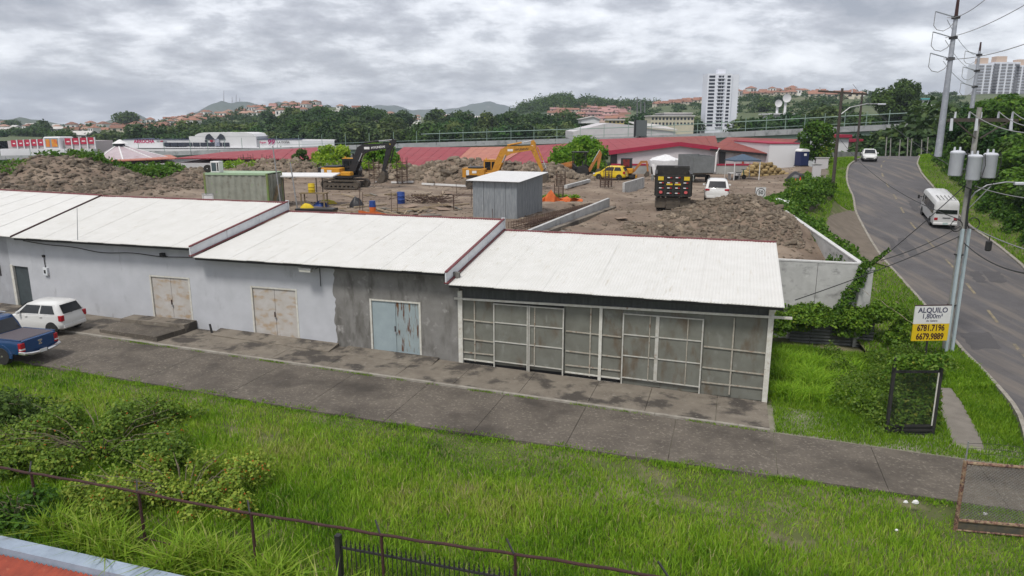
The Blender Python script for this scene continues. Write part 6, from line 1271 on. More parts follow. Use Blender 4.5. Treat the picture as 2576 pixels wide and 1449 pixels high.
# parapet posts along the market rear edge
# pavilion with pyramid roof
PV = thing('pavilion', 'round pavilion with a grey pink pyramid roof and a small white cupola', 'pavilion', (0, 0, 0)); YP = 132; ap = PY(303, 368, YP); bl = PY(226, 404, YP - 8); br = PY(420, 403, YP - 8); rad = (br.x - bl.x) / 2; cxp = (bl.x + br.x) / 2
pv = M('pavilion_roof', (.42, .36, .38), (.34, .28, .30), .8, .8, c3=(.3, .2, .2), s3=.6, t3=(.55, .75)); k = 8
for i in range(k):
    a0_, a1_ = 2 * math.pi * i / k + .2, 2 * math.pi * (i + 1) / k + .2
    lo_ = [(ap.x * .6 + cxp * .4 + rad * math.cos(q), YP + rad * math.sin(q) * .95, bl.z) for q in (a0_, a1_)]; hi_ = [(ap.x + .9 * math.cos(q), YP + .9 * math.sin(q), ap.z) for q in (a0_, a1_)]
    MB().loft([[lo_[0], lo_[1], hi_[1], hi_[0]], [(x, y, z - .2) for x, y, z in (lo_[0], lo_[1], hi_[1], hi_[0])]]).build('roof_panel', pv, PV); MB().bar(lo_[0], hi_[0], .22, .18).build('hip_cap', white_p, PV)
MB().cyl((ap.x, YP, ap.z - .2), (ap.x, YP, ap.z + .5), .8, .8, 8).build('lantern', dk_win, PV); MB().cyl((ap.x, YP, ap.z + .5), (ap.x, YP, ap.z + 1.2), 1.4, .15, 8).build('cupola', white_p, PV)
MB().cyl((cxp * .4 + ap.x * .6, YP, -1), (cxp * .4 + ap.x * .6, YP, bl.z - .25), rad * .85, rad * .85, 10).build('wall', mk_white, PV)
# elevated road
VP_ = [(-260, 396, 222), (160, 389, 208), (480, 379, 198), (700, 371, 192), (1000, 361, 184), (1300, 352, 177), (1600, 343, 169), (1900, 329, 161), (2150, 317, 154), (2450, 303, 147), (2750, 290, 142)]
vw = [PY(*q) for q in VP_]
VD = thing('elevated_road', 'long elevated road with a grey parapet crossing behind the market', 'viaduct'); vg = M('viaduct_concrete', (.32, .33, .335), (.25, .26, .265), .6, .85, c3=(.14, .15, .15), s3=.5, t3=(.55, .72)); grn = M('green_grey_rail', (.21, .29, .25), None, rough=.6)
def along(t):
    f = t * (len(vw) - 1); i = min(int(f), len(vw) - 2); return vw[i].lerp(vw[i + 1], f - i)
for i in range(10):
    for j in range(3):
        a, b = vw[i].lerp(vw[i + 1], j / 3 + .002), vw[i].lerp(vw[i + 1], (j + 1) / 3 - .002)
        MB().loft([[(p.x, p.y, p.z - 1.15), (p.x, p.y + .3, p.z - 1.15), (p.x, p.y + .25, p.z), (p.x, p.y + .05, p.z)] for p in (a, b)]).build('parapet_panel', vg, VD)
    a, b = vw[i], vw[i + 1]; MB().loft([[(p.x, p.y + .31, p.z - 1.15), (p.x, p.y + 9, p.z - 1.15), (p.x, p.y + 9, p.z - .95), (p.x, p.y + .31, p.z - .95)] for p in (a, b)]).build('deck', vg, VD); MB().loft([[(p.x, p.y + .5, p.z - 2.1), (p.x, p.y + 1.1, p.z - 2.1), (p.x, p.y + 1.1, p.z - 1.16), (p.x, p.y + .5, p.z - 1.16)] for p in (a, b)]).build('girder', M('girder_green', (.16, .22, .18), None) if i == 0 else bpy.data.materials['girder_green'], VD)
    m_ = a.lerp(b, .5); B(m_.x - .8, m_.x + .8, m_.y + 2, m_.y + 5, -1.2, m_.z - 1.2).build('pier', vg, VD)
RL = thing('road_railing', 'tall green grey railing posts and pipe along the elevated road', 'railing')
for i, t in enumerate(np.linspace(.08, .97, 46)):
    p = along(t) + Vector((0, 1.0, 0)); MB().cyl((p.x, p.y, p.z - .9), (p.x, p.y, p.z + (2.9 if i % 1 == 0 else 2)), .08, .07, 6).build('rail_post', grn, RL)
for dz, t0 in ((2.1, .42), (.55, .30)):
    pts = [along(t) + Vector((0, 1.0, dz)) for t in np.linspace(t0, 1, 30)]; MB().tube(pts, .09 if dz > 1 else .05, 5).build('rail_pipe', grn, RL)
# dark billboard back
bq = PY(1614, 343, 166); BI = thing('billboard', 'dark billboard back on a post above the elevated road', 'billboard', (bq.x, 168, bq.z - 6)); B(-1.1, 1.5, -.1, .1, 6.0, 9.6).build('panel', M('billboard_grey', (.10, .11, .115), None), BI); B(-1.45, -1.1, -.3, .3, 5.8, 9.7).build('side_frame', mach_black, BI); MB().cyl((0, 0, -3), (0, 0, 6.0), .3, .3, 8).build('post', mach_black, BI); 
tw_ = PY(1610, 300, 168)
# lattice mast behind
for i, x in enumerate((1603, 1612, 1622)): q, q2 = PY(x, 305, 330), PY(x, 243 + 6 * i, 330); tag(MB().cyl(q, q2, .35, .15, 5).build('antenna_mast', M('mast_grey', (.16, .16, .17), None) if i == 0 else bpy.data.materials['mast_grey']), ['left', 'middle', 'right'][i] + ' thin antenna mast behind the dark billboard', 'mast')
# white warehouse behind the elevated road
WH = thing('white_warehouse', 'long white warehouse with a low gable behind the elevated road', 'warehouse', (0, 205, 0)); pts = [(PY(x, y, 205).x, PY(x, y, 205).z) for x, y in ((1442, 350), (1696, 350), (1696, 326), (1600, 316), (1530, 309), (1442, 331))]; wallpts([pts[0], (PY(1610, 350, 205).x, pts[0][1]), (PY(1610, 317, 205).x, PY(1610, 317, 205).z), pts[4], pts[5]], 30, 'gable_block', mk_white, WH)
a, b = PY(1612, 318, 205), PY(1700, 328, 205); wallpts([(a.x, a.z - 9), (b.x, a.z - 9), (b.x, b.z - .3), (a.x, a.z - .4)], 20, 'side_block', mk_white, WH); roofslab((a.x, -.5, a.z - .2), (b.x + .5, -.5, b.z - .1), (b.x + .5, 22, b.z + 1.2), (a.x, 22, a.z + 1.2), .3, 'roof', M('pale_roof', (.5, .49, .47), (.42, .4, .38), .3), WH)
# pale school-like block with stepped roofs
def block(name, label, cat, Y, x0, x1, yt, yb, dep, mat, rows=0, cols=0, par=None, wh=.5, roofm=None):
    a, b = PY(x0, yt, Y), PY(x1, yb, Y); t = thing(name, label, cat, (a.x, Y, b.z)); W_, H_ = b.x - a.x, a.z - b.z; B(0, W_, 0, dep, -4, H_).build('wall', mat, t)
    for r in range(rows):
        for c in range(cols):
            x = W_ * (c + .22) / cols; z = H_ * (r + .3) / rows; B(x, x + W_ / cols * .56, -.06, -.003, z, z + H_ / rows * wh).build('window', dk_win, t)
    if roofm: B(-.3, W_ + .3, -.5, dep, H_ + .003, H_ + .5).build('roof', roofm, t)
    return t
pale_roof = bpy.data.materials['pale_roof']; cream2 = M('pale_cream_wall', (.52, .48, .36), (.45, .42, .33), .3, .85)
block('institution_block', 'wide cream institution block left of the white tower', 'building', 300, 1638, 1745, 293, 318, 14, cream2, 2, 12, roofm=pale_roof); block('institution_block', 'upper pale hall with a grey roof behind the cream block', 'building', 315, 1672, 1740, 286, 296, 20, mk_white, 0, 0, roofm=pale_roof); block('low_house', 'small yellow house right of the antenna masts', 'house', 280, 1530, 1570, 303, 312, 10, cream, 1, 4, roofm=pale_roof)
gh = thing('gabled_house', 'white gabled house in front of the pink roofs', 'house', (0, 270, 0)); q = [(PY(x, y, 270).x, PY(x, y, 270).z) for x, y in ((1462, 310), (1508, 310), (1508, 302), (1492, 294), (1462, 301))]; wallpts(q, 12, 'wall', pl_white, gh); roofslab((q[4][0] - .5, -.5, q[4][1]), (q[3][0], -.5, q[3][1]), (q[3][0], 12.5, q[3][1]), (q[4][0] - .5, 12.5, q[4][1]), .3, 'roof', pale_roof, gh); roofslab((q[3][0], -.5, q[3][1]), (q[2][0] + .5, -.5, q[2][1]), (q[2][0] + .5, 12.5, q[2][1]), (q[3][0], 12.5, q[3][1]), .3, 'roof', pale_roof, gh)
# the white tower
YT = 560; a, b = PY(1773, 185, YT), PY(1826, 326, YT); TW = thing('apartment_tower', 'slim white apartment tower of many storeys standing alone on the right', 'tower', (a.x, YT, b.z)); Wt, Ht = b.x - a.x, a.z - b.z
tw_m = M('tower_white', (.66, .68, .74), (.62, .64, .7), .1, .8)
B(0, Wt, 0, 14, -6, Ht).build('tower_wall', tw_m, TW); B(Wt + .003, Wt + 5.5, 1.5, 13, -6, Ht - .5).build('side_wing', tw_m, TW); B(Wt * .45, Wt * .75, 3, 9, Ht, Ht + 3.5).build('roof_house', tw_m, TW)
nf = 15
for f in range(nf):
    z = Ht * (.06 + f * .062)
    for x0, x1 in ((.06, .30), (.44, .56), (.58, .66), (.80, .93)): B(Wt * x0, Wt * x1, -.12, -.01, z, z + 1.55).build('window', dk_win, TW)
    B(Wt * .40, Wt * .70, -.9, -.02, z - .7, z - .1).build('balcony', tw_m, TW); B(Wt + 5.5, Wt + 6.6, 2.5, 7, z - .2, z + .4).build('balcony', tw_m, TW); B(Wt + 5.503, Wt + 5.6, 3, 6.5, z + .5, z + 2).build('window', dk_win, TW)
TW.location = PY(1773, 326, 318); TW.scale = (318 / 560,) * 3
pale_win = M('pale_window', (.20, .20, .22), None, rough=.3)
# far right apartment slabs
YA = 640
for k, (x0, x1, yt, lab) in enumerate(((2462, 2500, 160, 'left cream apartment slab on the right skyline'), (2502, 2552, 156, 'middle cream apartment slab on the right skyline'), (2556, 2610, 164, 'right cream apartment slab on the right skyline'))):
    a, b = PY(x0, yt, YA), PY(x1, 262, YA); t = thing('apartment_block', lab, 'apartment block', (a.x, YA, b.z)); W_, H_ = b.x - a.x, a.z - b.z; B(0, W_, 0, 14, -8, H_).build('wall', tw_m, t); B(W_ * .15, W_ * .55, 3, 10, H_, H_ + 5).build('roof_house', M('salmon_cap', (.5, .38, .30), None) if k == 0 else bpy.data.materials['salmon_cap'], t)
    for f in range(13):
        z = H_ * (.04 + f * .073)
        for c in range(3 if k == 0 else 4): n_ = 3 if k == 0 else 4; B(W_ * (c + .15) / n_, W_ * (c + .85) / n_, -.4, -.02, z, z + 1.5).build('window', pale_win, t)
# satellite dish station
q = PY(1968, 312, 240); DS = thing('dish_station', 'white building with two satellite dishes on towers', 'satellite station', (q.x, 240, q.z)); B(-4, 4, 0, 8, -3, 3).build('wall', pl_white, DS); B(-5, 3.5, -1, 9, 3.003, 3.4).build('roof', pl_white, DS); B(3.6, 9, 1, 7, -3, 1.6).build('annexe', mk_white, DS); B(3.4, 9.4, .4, 7.6, 1.603, 2).build('roof', white_p, DS)
for x, z, r in ((-1.0, 6.6, 1.2), (1.6, 8.3, 1.4)):
    MB().cyl((x, 3, 3.4), (x, 3, z), .45, .35, 8).build('dish_tower', pl_white, DS)
    MB().loft([[(x + rr * math.cos(a), 2.2 - d, z + rr * math.sin(a)) for a in np.linspace(0, 6.283, 17)[:-1]] for rr, d in ((.1, -.4), (r * .6, -.25), (r, .1), (r, .16), (r * .6, -.1))]).build('dish', pl_white, DS, None, True)
# red-panel sign building
YR = 228; a, b = PY(18, 352, YR), PY(243, 380, YR); RB = thing('red_panel_shop', 'shop front with red panels and a white gate block at the far left', 'shop', (a.x, YR, -1)); sc = (b.x - a.x) / 225.
def rx(x): return (x - 18) * sc
def rz(y): return PY(100, y, YR).z + 1
def ztop(x): return lerp(rz(353), rz(345), (x - 18) / 225)
B(rx(18), rx(243), 0, 10, 0, ztop(30) - .2).build('wall', M('grey_pink_wall', (.42, .37, .37), None), RB)
redp = M('red_panel', (.38, .02, .05), None)
xs = [18 + 9 + i * 17.2 for i in range(7)] + [165, 184, 204, 224, 243]
for i, (p, q) in enumerate(zip(xs, xs[1:])):
    if 126 < p < 160: continue
    o = B(rx(p) + .15, rx(q) - .15, -.25, -.05, ztop(p) - 1.95, ztop(p)).build('red_panel', redp, RB); B(rx(p) + .7, rx(q) - .7, -.3, -.251, ztop(p) - 1.2, ztop(p) - .85).build('panel_lettering', white_p, o); B(rx(q) - .14, rx(q) + .14, -.5, -.05, 0, ztop(p) + .15).build('column', pl_white, RB)
B(rx(10), rx(245), -2.5, -.6, 0, rz(374)).build('canopy_base', pl_white, RB)
gb = B(rx(117), rx(160), -1.5, 6, 0, rz(344), bev=.3).build('gate_block', pl_white, RB); B(rx(122), rx(155), -1.56, -1.5, rz(371), rz(347)).build('recess', M('slate_recess', (.25, .28, .32), None), gb)
pic = M('poster_print', (.55, .06, .03), (.65, .36, .02), .9, .7, detail=2)
for p, q in ((124, 134), (139, 153)): B(rx(p), rx(q), -1.64, -1.57, rz(369), rz(350)).build('poster', pic, gb)
# the long white mall
YM = 238; ML = thing('shopping_mall', 'long white shopping mall with an arched entrance and red lettering', 'mall', (0, YM, -1))
def mx_(x): return PY(x, 360, YM).x
def mz(y): return PY(600, y, YM).z + 1
B(mx_(311), mx_(842), 0, 30, 0, mz(351)).build('wall', pl_white, ML); B(mx_(480) + .0, mx_(648), -1.0, 20, mz(378), mz(343)).build('entrance_block', pl_white, ML)
arch = [(mx_(492), mz(343))] + [(lerp(mx_(495), mx_(560), (1 - math.cos(a)) / 2), mz(343) + (mz(333) - mz(343)) * math.sin(a)) for a in np.linspace(0, math.pi / 2, 8)] + [(mx_(620), mz(333)), (mx_(640), mz(336)), (mx_(647), mz(343))]
MB().prism(arch, -1.05, 12).build('arched_parapet', pl_white, ML)
fan = [(mx_(521), mz(351))] + [(lerp(mx_(521), mx_(545), (1 - math.cos(a)) / 2), mz(351) + (mz(336.5) - mz(351)) * math.sin(a)) for a in np.linspace(.25, math.pi / 2, 6)] + [(mx_(545), mz(351))]
MB().prism(fan, -1.25, -1.06).build('arched_window', dk_win, ML); MB().prism([(mx_(547) + (mx_(545) - x), z) for x, z in fan][::-1], -1.25, -1.06).build('arched_window', dk_win, ML)
for i in range(9): x = 415 + i * 18.6; B(mx_(x), mx_(x + 16), -1.3, -.02 if not 470 < x < 660 else -1.01, mz(368), mz(358.5)).build('window', dk_win, ML)
B(mx_(545), mx_(556), -1.4, -1.02, mz(367), mz(349)).build('poster', M('poster_slate', (.1, .13, .2), (.4, .4, .45), 1), ML)
for i, x in enumerate((520, 533, 541)): B(mx_(x), mx_(x + 6), -1.3, -1.02, mz(357), mz(352)).build('poster', [dk_win, crim, M('poster_pink', (.4, .25, .28), None)][i], ML)
for i, x in enumerate((395, 404, 413)): B(mx_(x), mx_(x + 7), -.1, -.01, mz(357), mz(354)).build('small_sign', [steel, crim, M('sign_slate', (.3, .32, .36), None)][i], ML)
for y0, y1 in ((380, 374.5), (372, 370)): B(mx_(311), mx_(842), -4 if y0 > 375 else -2.5, -.05, mz(y0), mz(y1)).build('canopy', pl_white, ML)
for i in range(13): x = 330 + i * 36; B(mx_(x), mx_(x + 28), -4.1, -4.02, mz(384), mz(379.5)).build('shop_opening', dk_win, ML)
B(mx_(311), mx_(482), -.2, 30, mz(351) + .003, mz(350)).build('roof_edge', navy, ML); B(mx_(646), mx_(760), -.2, 30, mz(351) + .003, mz(349.6)).build('roof_edge', navy, ML)
mag = M('sign_magenta', (.42, .0, .09), None); pur = M('sign_purple', (.28, .0, .09), None)
text('t', 'ARROCHA', 1.5, mag, ML, (mx_(363), -.05, mz(356)), bold=.05, squeeze=.92); text('t', '99', 2.15, pur, ML, (mx_(682), -.3, mz(358)), bold=.05, shear=.2, squeeze=1.1); text('t', 'Super', .95, mag, ML, (mx_(662), -.3, mz(358)), bold=.02, shear=.2); text('t', 'LA DOÑA', .9, mach_black, ML, (mx_(714), -.3, mz(358)), bold=.02)
B(mx_(760), mx_(842), -.6, 20, 0, mz(354)).build('end_block', M('mall_end_grey', (.5, .51, .53), None), ML)
# buildings beyond the road crest
block('white_block', 'small white building beyond the road crest behind the wooden poles', 'building', 128, 2098, 2131, 346, 395, 10, pl_white, 0, 0, roofm=crim); block('beige_block', 'low beige building beside the white one beyond the road crest', 'building', 130, 2132, 2160, 357, 395, 8, M('beige_wall', (.55, .45, .33), None), 0, 0, roofm=crim)
block('red_roof_hut', 'small white hut with a red roof under the trees beyond the crest', 'hut', 138, 2270, 2305, 343, 352, 6, pl_white, 1, 2, roofm=crim); block('teal_roof_house', 'house with a teal roof on the hill near the steel pole', 'house', 230, 2300, 2345, 251, 263, 10, pl_white, 1, 4, roofm=M('teal_roof', (.1, .33, .34), None))
a, b = P(2066, 400, 6.1), P(2165, 391, 6.2); wl_ = thing('crest_wall', 'weathered grey wall along the path near the road crest', 'wall', (0, 0, 0))
for i in range(6): p, q = a.lerp(b, i / 6), a.lerp(b, (i + 1) / 6 - .01); MB().slab([(p.x, p.y), (q.x, q.y), (q.x, q.y + .2), (p.x, p.y + .2)], 5, 7.2 - .1 * i).build('panel', M('weathered_wall', (.3, .31, .3), (.2, .21, .2), .8, .9) if i == 0 else bpy.data.materials['weathered_wall'], wl_)
for i, (x0, x1, yt, yb, lab) in enumerate(((2054, 2082, 398, 428, 'white boundary wall stub above the portable toilet'), (2046, 2064, 414, 445, 'painted wall stub beside the footpath'))):
    Y = 86 - i * 10; a, b = PY(x0, yt, Y), PY(x1, yb, Y); t = thing('wall_stub', lab, 'wall', (a.x, Y, 4.6)); B(0, b.x - a.x, 0, .2, 0, a.z - 4.6).build('panel', mk_white, t); B(-.1, b.x - a.x + .1, -.06, .26, a.z - 4.598, a.z - 4.5).build('coping', conc_wall, t)
for i, x in enumerate((2228, 2240, 2262, 2283, 2291, 2318, 2332)): q, q2 = PY(x, 392, 109), PY(x + (1 if i % 2 else 3), 345 + 3 * (i % 3), 109); tag(MB().cyl((q.x, 109, q.z - .5), q2, .09, .07, 6).build('fence_post', pole_conc), 'pale concrete fence post beyond the road crest', 'post', 'fence posts beyond the crest')
# ---------------------------------------------------------------- hills and houses
def hill(name, base, ridge, x0, x1, mat, nx=90, ny=14, nz=2.0, sc_=.02, prof=1.0):
    rows = []
    for j in range(ny + 1):
        f = j / ny; r_ = []
        for i in range(nx + 1):
            x = lerp(x0, x1, i / nx); p = hp(base, ridge, x, f); r_.append((p.x, p.y, p.z + nz * f * mnoise.noise((p.x * sc_, p.y * sc_, 3)) + nz * .4 * f * mnoise.noise((p.x * sc_ * 4, p.y * sc_ * 4, 8))))
        rows.append(r_)
    bk = [(p[0], p[1] + 150, -1.3) for p in rows[-1]]; rows.append(bk)
    return gridmesh(name, rows, mat)
def hp(base, ridge, x, f):
    D0, tb = base; D1, tr2 = ridge; a = PY(x, interp(x, tb), D0 if not isinstance(D0, list) else interp(x, D0)); b = PY(x, interp(x, tr2), D1); return a.lerp(b, f)
hill_g = M('hill_green', (.06, .085, .032), (.095, .115, .05), .03, .95, c3=(.14, .13, .08), s3=.02, t3=(.58, .7)); hill_far = M('far_mountain', (.045, .065, .035), (.07, .085, .045), .006, .95, c3=(.2, .18, .15), s3=.02, t3=(.62, .72))
LHb = (330, [(-200, 356), (400, 352), (900, 350), (1500, 350)]); LHr = (720, [(-200, 322), (60, 322), (200, 324), (300, 318), (380, 310), (450, 302), (520, 293), (620, 278), (700, 268), (800, 264), (880, 272), (960, 288), (1060, 297), (1250, 303), (1500, 305)])
hill('left_hill', LHb, LHr, -260, 1560, hill_g)
MHb = (480, [(1200, 312), (1700, 312)]); MHr = (820, [(1240, 300), (1290, 288), (1340, 268), (1380, 256), (1425, 252), (1480, 262), (1540, 270), (1620, 272), (1720, 280)])
hill('middle_hill', MHb, MHr, 1240, 1720, M('wooded_hill', (.02, .04, .014), (.035, .06, .022), .06, .95), 50, 8, 3)
RHb = ([(1500, 380), (1900, 330), (2100, 230), (2700, 180)], [(1500, 322), (1900, 322), (2100, 330), (2700, 318)]); RHr = (640, [(1560, 280), (1640, 268), (1760, 256), (1850, 240), (1940, 234), (2000, 235), (2100, 240), (2200, 243), (2330, 236), (2420, 240), (2700, 232)])
hill('right_hill', RHb, RHr, 1560, 2720, hill_g, 80, 14, 2)
hill('mountain', (2600, [(0, 318), (3000, 318)]), (3000, [(400, 314), (455, 300), (500, 280), (540, 261), (556, 255), (600, 256), (618, 253), (650, 263), (690, 285), (760, 312)]), 400, 760, hill_far, 60, 10, 22, .006)
hill('mountain', (2600, [(0, 318), (3000, 318)]), (2900, [(640, 312), (680, 270), (700, 262), (725, 261), (745, 270), (800, 300), (840, 315)]), 640, 840, hill_far, 30, 8, 12, .006)
hill('mountain', (3600, [(0, 318), (3000, 318)]), (4200, [(860, 310), (905, 285), (930, 270), (960, 266), (1010, 268), (1040, 278), (1090, 276), (1130, 271), (1180, 262), (1230, 259), (1262, 266), (1290, 274), (1330, 270), (1370, 262), (1420, 280), (1500, 300), (1640, 315)]), 860, 1640, hill_far, 90, 10, 30, .004)
hill('mountain', (2200, [(0, 320), (3000, 320)]), (2500, [(230, 322), (280, 300), (310, 286), (330, 281), (350, 287), (372, 303), (440, 310), (520, 318)]), 230, 520, hill_far, 30, 8, 14, .006)
hill('mountain', (1500, [(-300, 322), (600, 322)]), (1700, [(-300, 280), (-100, 290), (0, 302), (60, 298), (110, 303), (170, 314), (260, 318)]), -300, 260, hill_far, 40, 8, 8, .01)
mast = M('red_white_mast', (.3, .27, .27), None)
for i, (x, yt) in enumerate(((563, 228), (584, 244), (594, 238), (603, 246))): q, q2 = PY(x, 258, 3000), PY(x, yt, 3000); tag(MB().cyl(q, q2, 2.0, .8, 5).build('radio_mast', mast), ['tallest radio mast on the left mountain', 'thin radio mast second on the left mountain', 'radio mast third along the left mountain top', 'rightmost radio mast on the left mountain'][i], 'mast')
# houses
wall_v = [M('house_cream', (.58, .53, .43), (.5, .45, .36), .4, .85), M('house_white', (.66, .65, .62), (.58, .57, .54), .4, .85), M('house_pink', (.52, .38, .33), (.46, .33, .28), .4, .85)]
roof_v = [M('terracotta', (.27, .135, .092), (.20, .10, .07), .6, .85), M('dusty_terracotta', (.33, .20, .145), (.26, .155, .115), .6, .85), M('pink_tile', (.34, .19, .175), (.27, .145, .135), .6, .85)]
for m in wall_v + roof_v: rnd_value(m, .75, 1.2)
def house_proto(wm, rm, L, D_, H_, hip):
    t = thing('house', None, None); B(0, L, 0, D_, -3, H_).build('wall', wm, t); o = .45; rh = D_ * .26
    if hip: rf = MB().loft([[(-o, -o, H_), (L + o, -o, H_), (L + o, D_ + o, H_), (-o, D_ + o, H_)], [(D_ * .4, D_ * .45, H_ + rh), (L - D_ * .4, D_ * .45, H_ + rh), (L - D_ * .4, D_ * .55, H_ + rh), (D_ * .4, D_ * .55, H_ + rh)]])
    else: rf = MB().loft([[(x, -o, H_ - .1), (x, D_ + o, H_ - .1), (x, D_ / 2 + .05, H_ + rh), (x, D_ / 2 - .05, H_ + rh)] for x in (-o, L + o)])
    rf.build('roof', rm, t)
    for x in (.15, .62): B(L * x, L * x + L * .2, -.05, -.003, H_ * .35, H_ * .8).build('window', dk_win, t)
    return t
protos = {k: house_proto(*v) for k, v in {'a': (wall_v[0], roof_v[0], 10, 8, 3.0, False), 'b': (wall_v[1], roof_v[1], 9, 8, 3.2, True), 'c': (wall_v[2], roof_v[2], 9, 7, 3.0, False), 'd': (wall_v[1], roof_v[0], 8, 8, 5.6, True), 'e': (wall_v[1], pale_roof, 9, 7, 3.2, False)}.items()}
def houses(base, ridge, xs, fs, kinds, label, group, jit=8, sc_=1.0):
    for fi in fs:
        for x in xs:
            x_ = x + R.uniform(-jit, jit) + (fi * 137 % 13); f = fi + R.uniform(-.03, .03); p = hp(base, ridge, x_, f); h = copy_tree(protos[R.choice(kinds)], None, (p.x, p.y, p.z + .6), R.uniform(-.5, .5), sc_ * R.uniform(.62, .9)); tag(h, label, 'house', group)
houses(LHb, LHr, range(160, 470, 27), (.32, .55, .75, .97), 'aabd', 'small terracotta roofed house in the dense rows on the left hillside', 'terraced houses on the left hillside'); houses(LHb, LHr, range(-10, 160, 34), (.4, .7, .98), 'eebd', 'pale roofed house on the far left slope', 'pale houses on the far left slope')
houses(LHb, LHr, range(445, 640, 24), (.62, .8, .98), 'aabd', 'terracotta roofed house on the rising part of the left ridge', 'houses on the rising left ridge'); houses(LHb, LHr, range(640, 790, 28), (.5, .72, .9, 1.0), 'abdc', 'house with red tiles near the top of the left ridge', 'houses near the top of the left ridge'); houses(LHb, LHr, range(820, 1420, 70), (.55, .85), 'abe', 'lone house glimpsed between the trees of the middle belt', 'houses between the belt trees', 22)
houses(MHb, MHr, range(1375, 1570, 20), (.05, .2, .35, .5, .66), 'ccca', 'pink roofed house packed on the slope below the wooded hill', 'pink roofed houses below the wooded hill', 6); houses(LHb, LHr, range(1120, 1400, 26), (.95,), 'ecb', 'pale house in the far valley below the blue mountains', 'pale houses in the far valley')
houses(RHb, RHr, range(1646, 1770, 17), (.9, .99), 'aab', 'cream terracotta house along the ridge left of the white tower', 'ridge houses left of the tower'); houses(RHb, RHr, range(1848, 2160, 19), (.86, .99), 'abad', 'cream terracotta house along the ridge right of the white tower', 'ridge houses right of the tower', 7); houses(RHb, RHr, range(2020, 2140, 40), (.74,), 'aba', 'larger terracotta house a little below the right ridge', 'houses below the right ridge', 9, 1.3)
for i, x in enumerate((175, 330, 1000, 1060, 1300, 1350)): p = PY(x, 362 if x > 900 else 345, 262 if x > 900 else 330); h = copy_tree(protos['b' if x > 900 else 'e'], None, (p.x, p.y, p.z - 2), R.uniform(-.3, .3), .95); tag(h, ['pale hall behind the red panel shop', 'pale hall before the left terraces', 'orange roof behind the elevated road, leftmost', 'orange roof behind the elevated road, second', 'orange roof behind the elevated road, third', 'orange roof behind the elevated road, rightmost'][i], 'house')
for pr in protos.values():
    for ch in list(pr.children): bpy.data.objects.remove(ch)
    bpy.data.objects.remove(pr)
# ---------------------------------------------------------------- vegetation
def leaves(Pn, size, tone, nrm=None, up=.5, asp=.6):
    n = len(Pn); size = np.broadcast_to(size, n).reshape(n, 1)
    d = NR.normal(size=(n, 3)); 
    if nrm is not None: d = d * .75 + nrm * 1.1
    d[:, 2] += up; d /= np.linalg.norm(d, axis=1, keepdims=True)
    t = np.cross(d, NR.normal(size=(n, 3))); t /= np.linalg.norm(t, axis=1, keepdims=True) + 1e-9; b = np.cross(d, t)
    V = np.stack([Pn - t * size, Pn + b * size * asp, Pn + t * size, Pn - b * size * asp], 1).reshape(-1, 3)
    F = np.arange(n * 4).reshape(-1, 4); return V, F, np.repeat(tone, 4)
def crown_pts(n, lobes, seed, shell=.55):
    rng = np.random.default_rng(seed); L = np.array(lobes); w_ = (L[:, 3] * L[:, 3]); idx = rng.choice(len(L), n, p=w_ / w_.sum())
    d = rng.normal(size=(n, 3)); d /= np.linalg.norm(d, axis=1, keepdims=True); r = shell + (1 - shell) * rng.random(n) ** .5; bump = 1 + .18 * np.sin(d[:, 0] * 7 + idx) * np.cos(d[:, 1] * 6 + idx * 2)
    P_ = L[idx, :3] + d * (L[idx, 3] * r * bump)[:, None] * np.array([1, 1, .8]); tone = np.clip(rng.normal(.48, .2, n) + (rng.random(len(L))[idx] - .5) * .45, 0, 1); return P_, d, tone
def crown(name, n, lobes, size, mat, seed): 
    P_, d, tone = crown_pts(n, lobes, seed); tone = np.clip(tone + (.14 if mat is G_lime else 0), 0, 1); V, F, T = leaves(P_, size * NR.uniform(.7, 1.3, n), tone, d); return fast_mesh(name, V, F, mat, T)
def rlobes(seed, n, rx, rz, z0, r0, r1):
    rs = random.Random(seed); L = []
    for i in range(n):
        a = rs.uniform(0, 6.28); k = rs.random() ** .5; L.append((rx * k * math.cos(a), rx * k * math.sin(a), z0 + rz * rs.uniform(-.5, .6) * (1.15 - k), rs.uniform(r0, r1)))
    return L
def trunkmesh(h, r, seed, limbs=4, spread=1.5, h0=.45):
    rs = random.Random(seed); mb = MB().tube([(0, 0, -.6), (.1 * r, 0, h * .3), (rs.uniform(-.3, .3), rs.uniform(-.2, .2), h * .7)], lambda t: r * (1 - .5 * t), 7)
    for i in range(limbs):
        a = 6.28 * i / limbs + rs.uniform(-.4, .4); z = h * rs.uniform(h0, .65); mb.tube([(0, 0, z), (spread * .5 * math.cos(a), spread * .5 * math.sin(a), z + h * .15), (spread * math.cos(a), spread * math.sin(a), z + h * .33)], lambda t: r * .5 * (1 - .6 * t), 5)
    return mb
TV_ = []      # far tree variants
for i in range(6):
    lo = rlobes(i, 7 + i % 3, 2.6 + .4 * (i % 3), 3.2 + i % 2, 7.2, 1.7, 2.7); TV_.append((crown('crown', 1500, lo, .42, G_far if i % 2 else G_dark, i), trunkmesh(7, .3, i).mesh('trunk', bark)))
def far_tree(p, s, label, group, kind=None):
    c, t = TV_[R.randrange(6) if kind is None else kind]; o = thing('tree', label, 'tree', p, R.uniform(0, 6.28), group); o.scale = (s * R.uniform(.9, 1.25), s * R.uniform(.9, 1.25), s * R.uniform(.85, 1.15)); link('crown', c, o); link('trunk', t, o)
    return o
def belt(xr_, Y, ytab, n, label, group, jit=6, yj=5):
    for i in range(n):
        x = R.uniform(*xr_); yt = interp(x, ytab) + R.uniform(-yj, yj); Yd = Y + R.uniform(-jit, jit); top = PY(x, yt, Yd); hgt = R.uniform(9, 14); far_tree((top.x, Yd, top.z - hgt), hgt / 9.0, label, group)
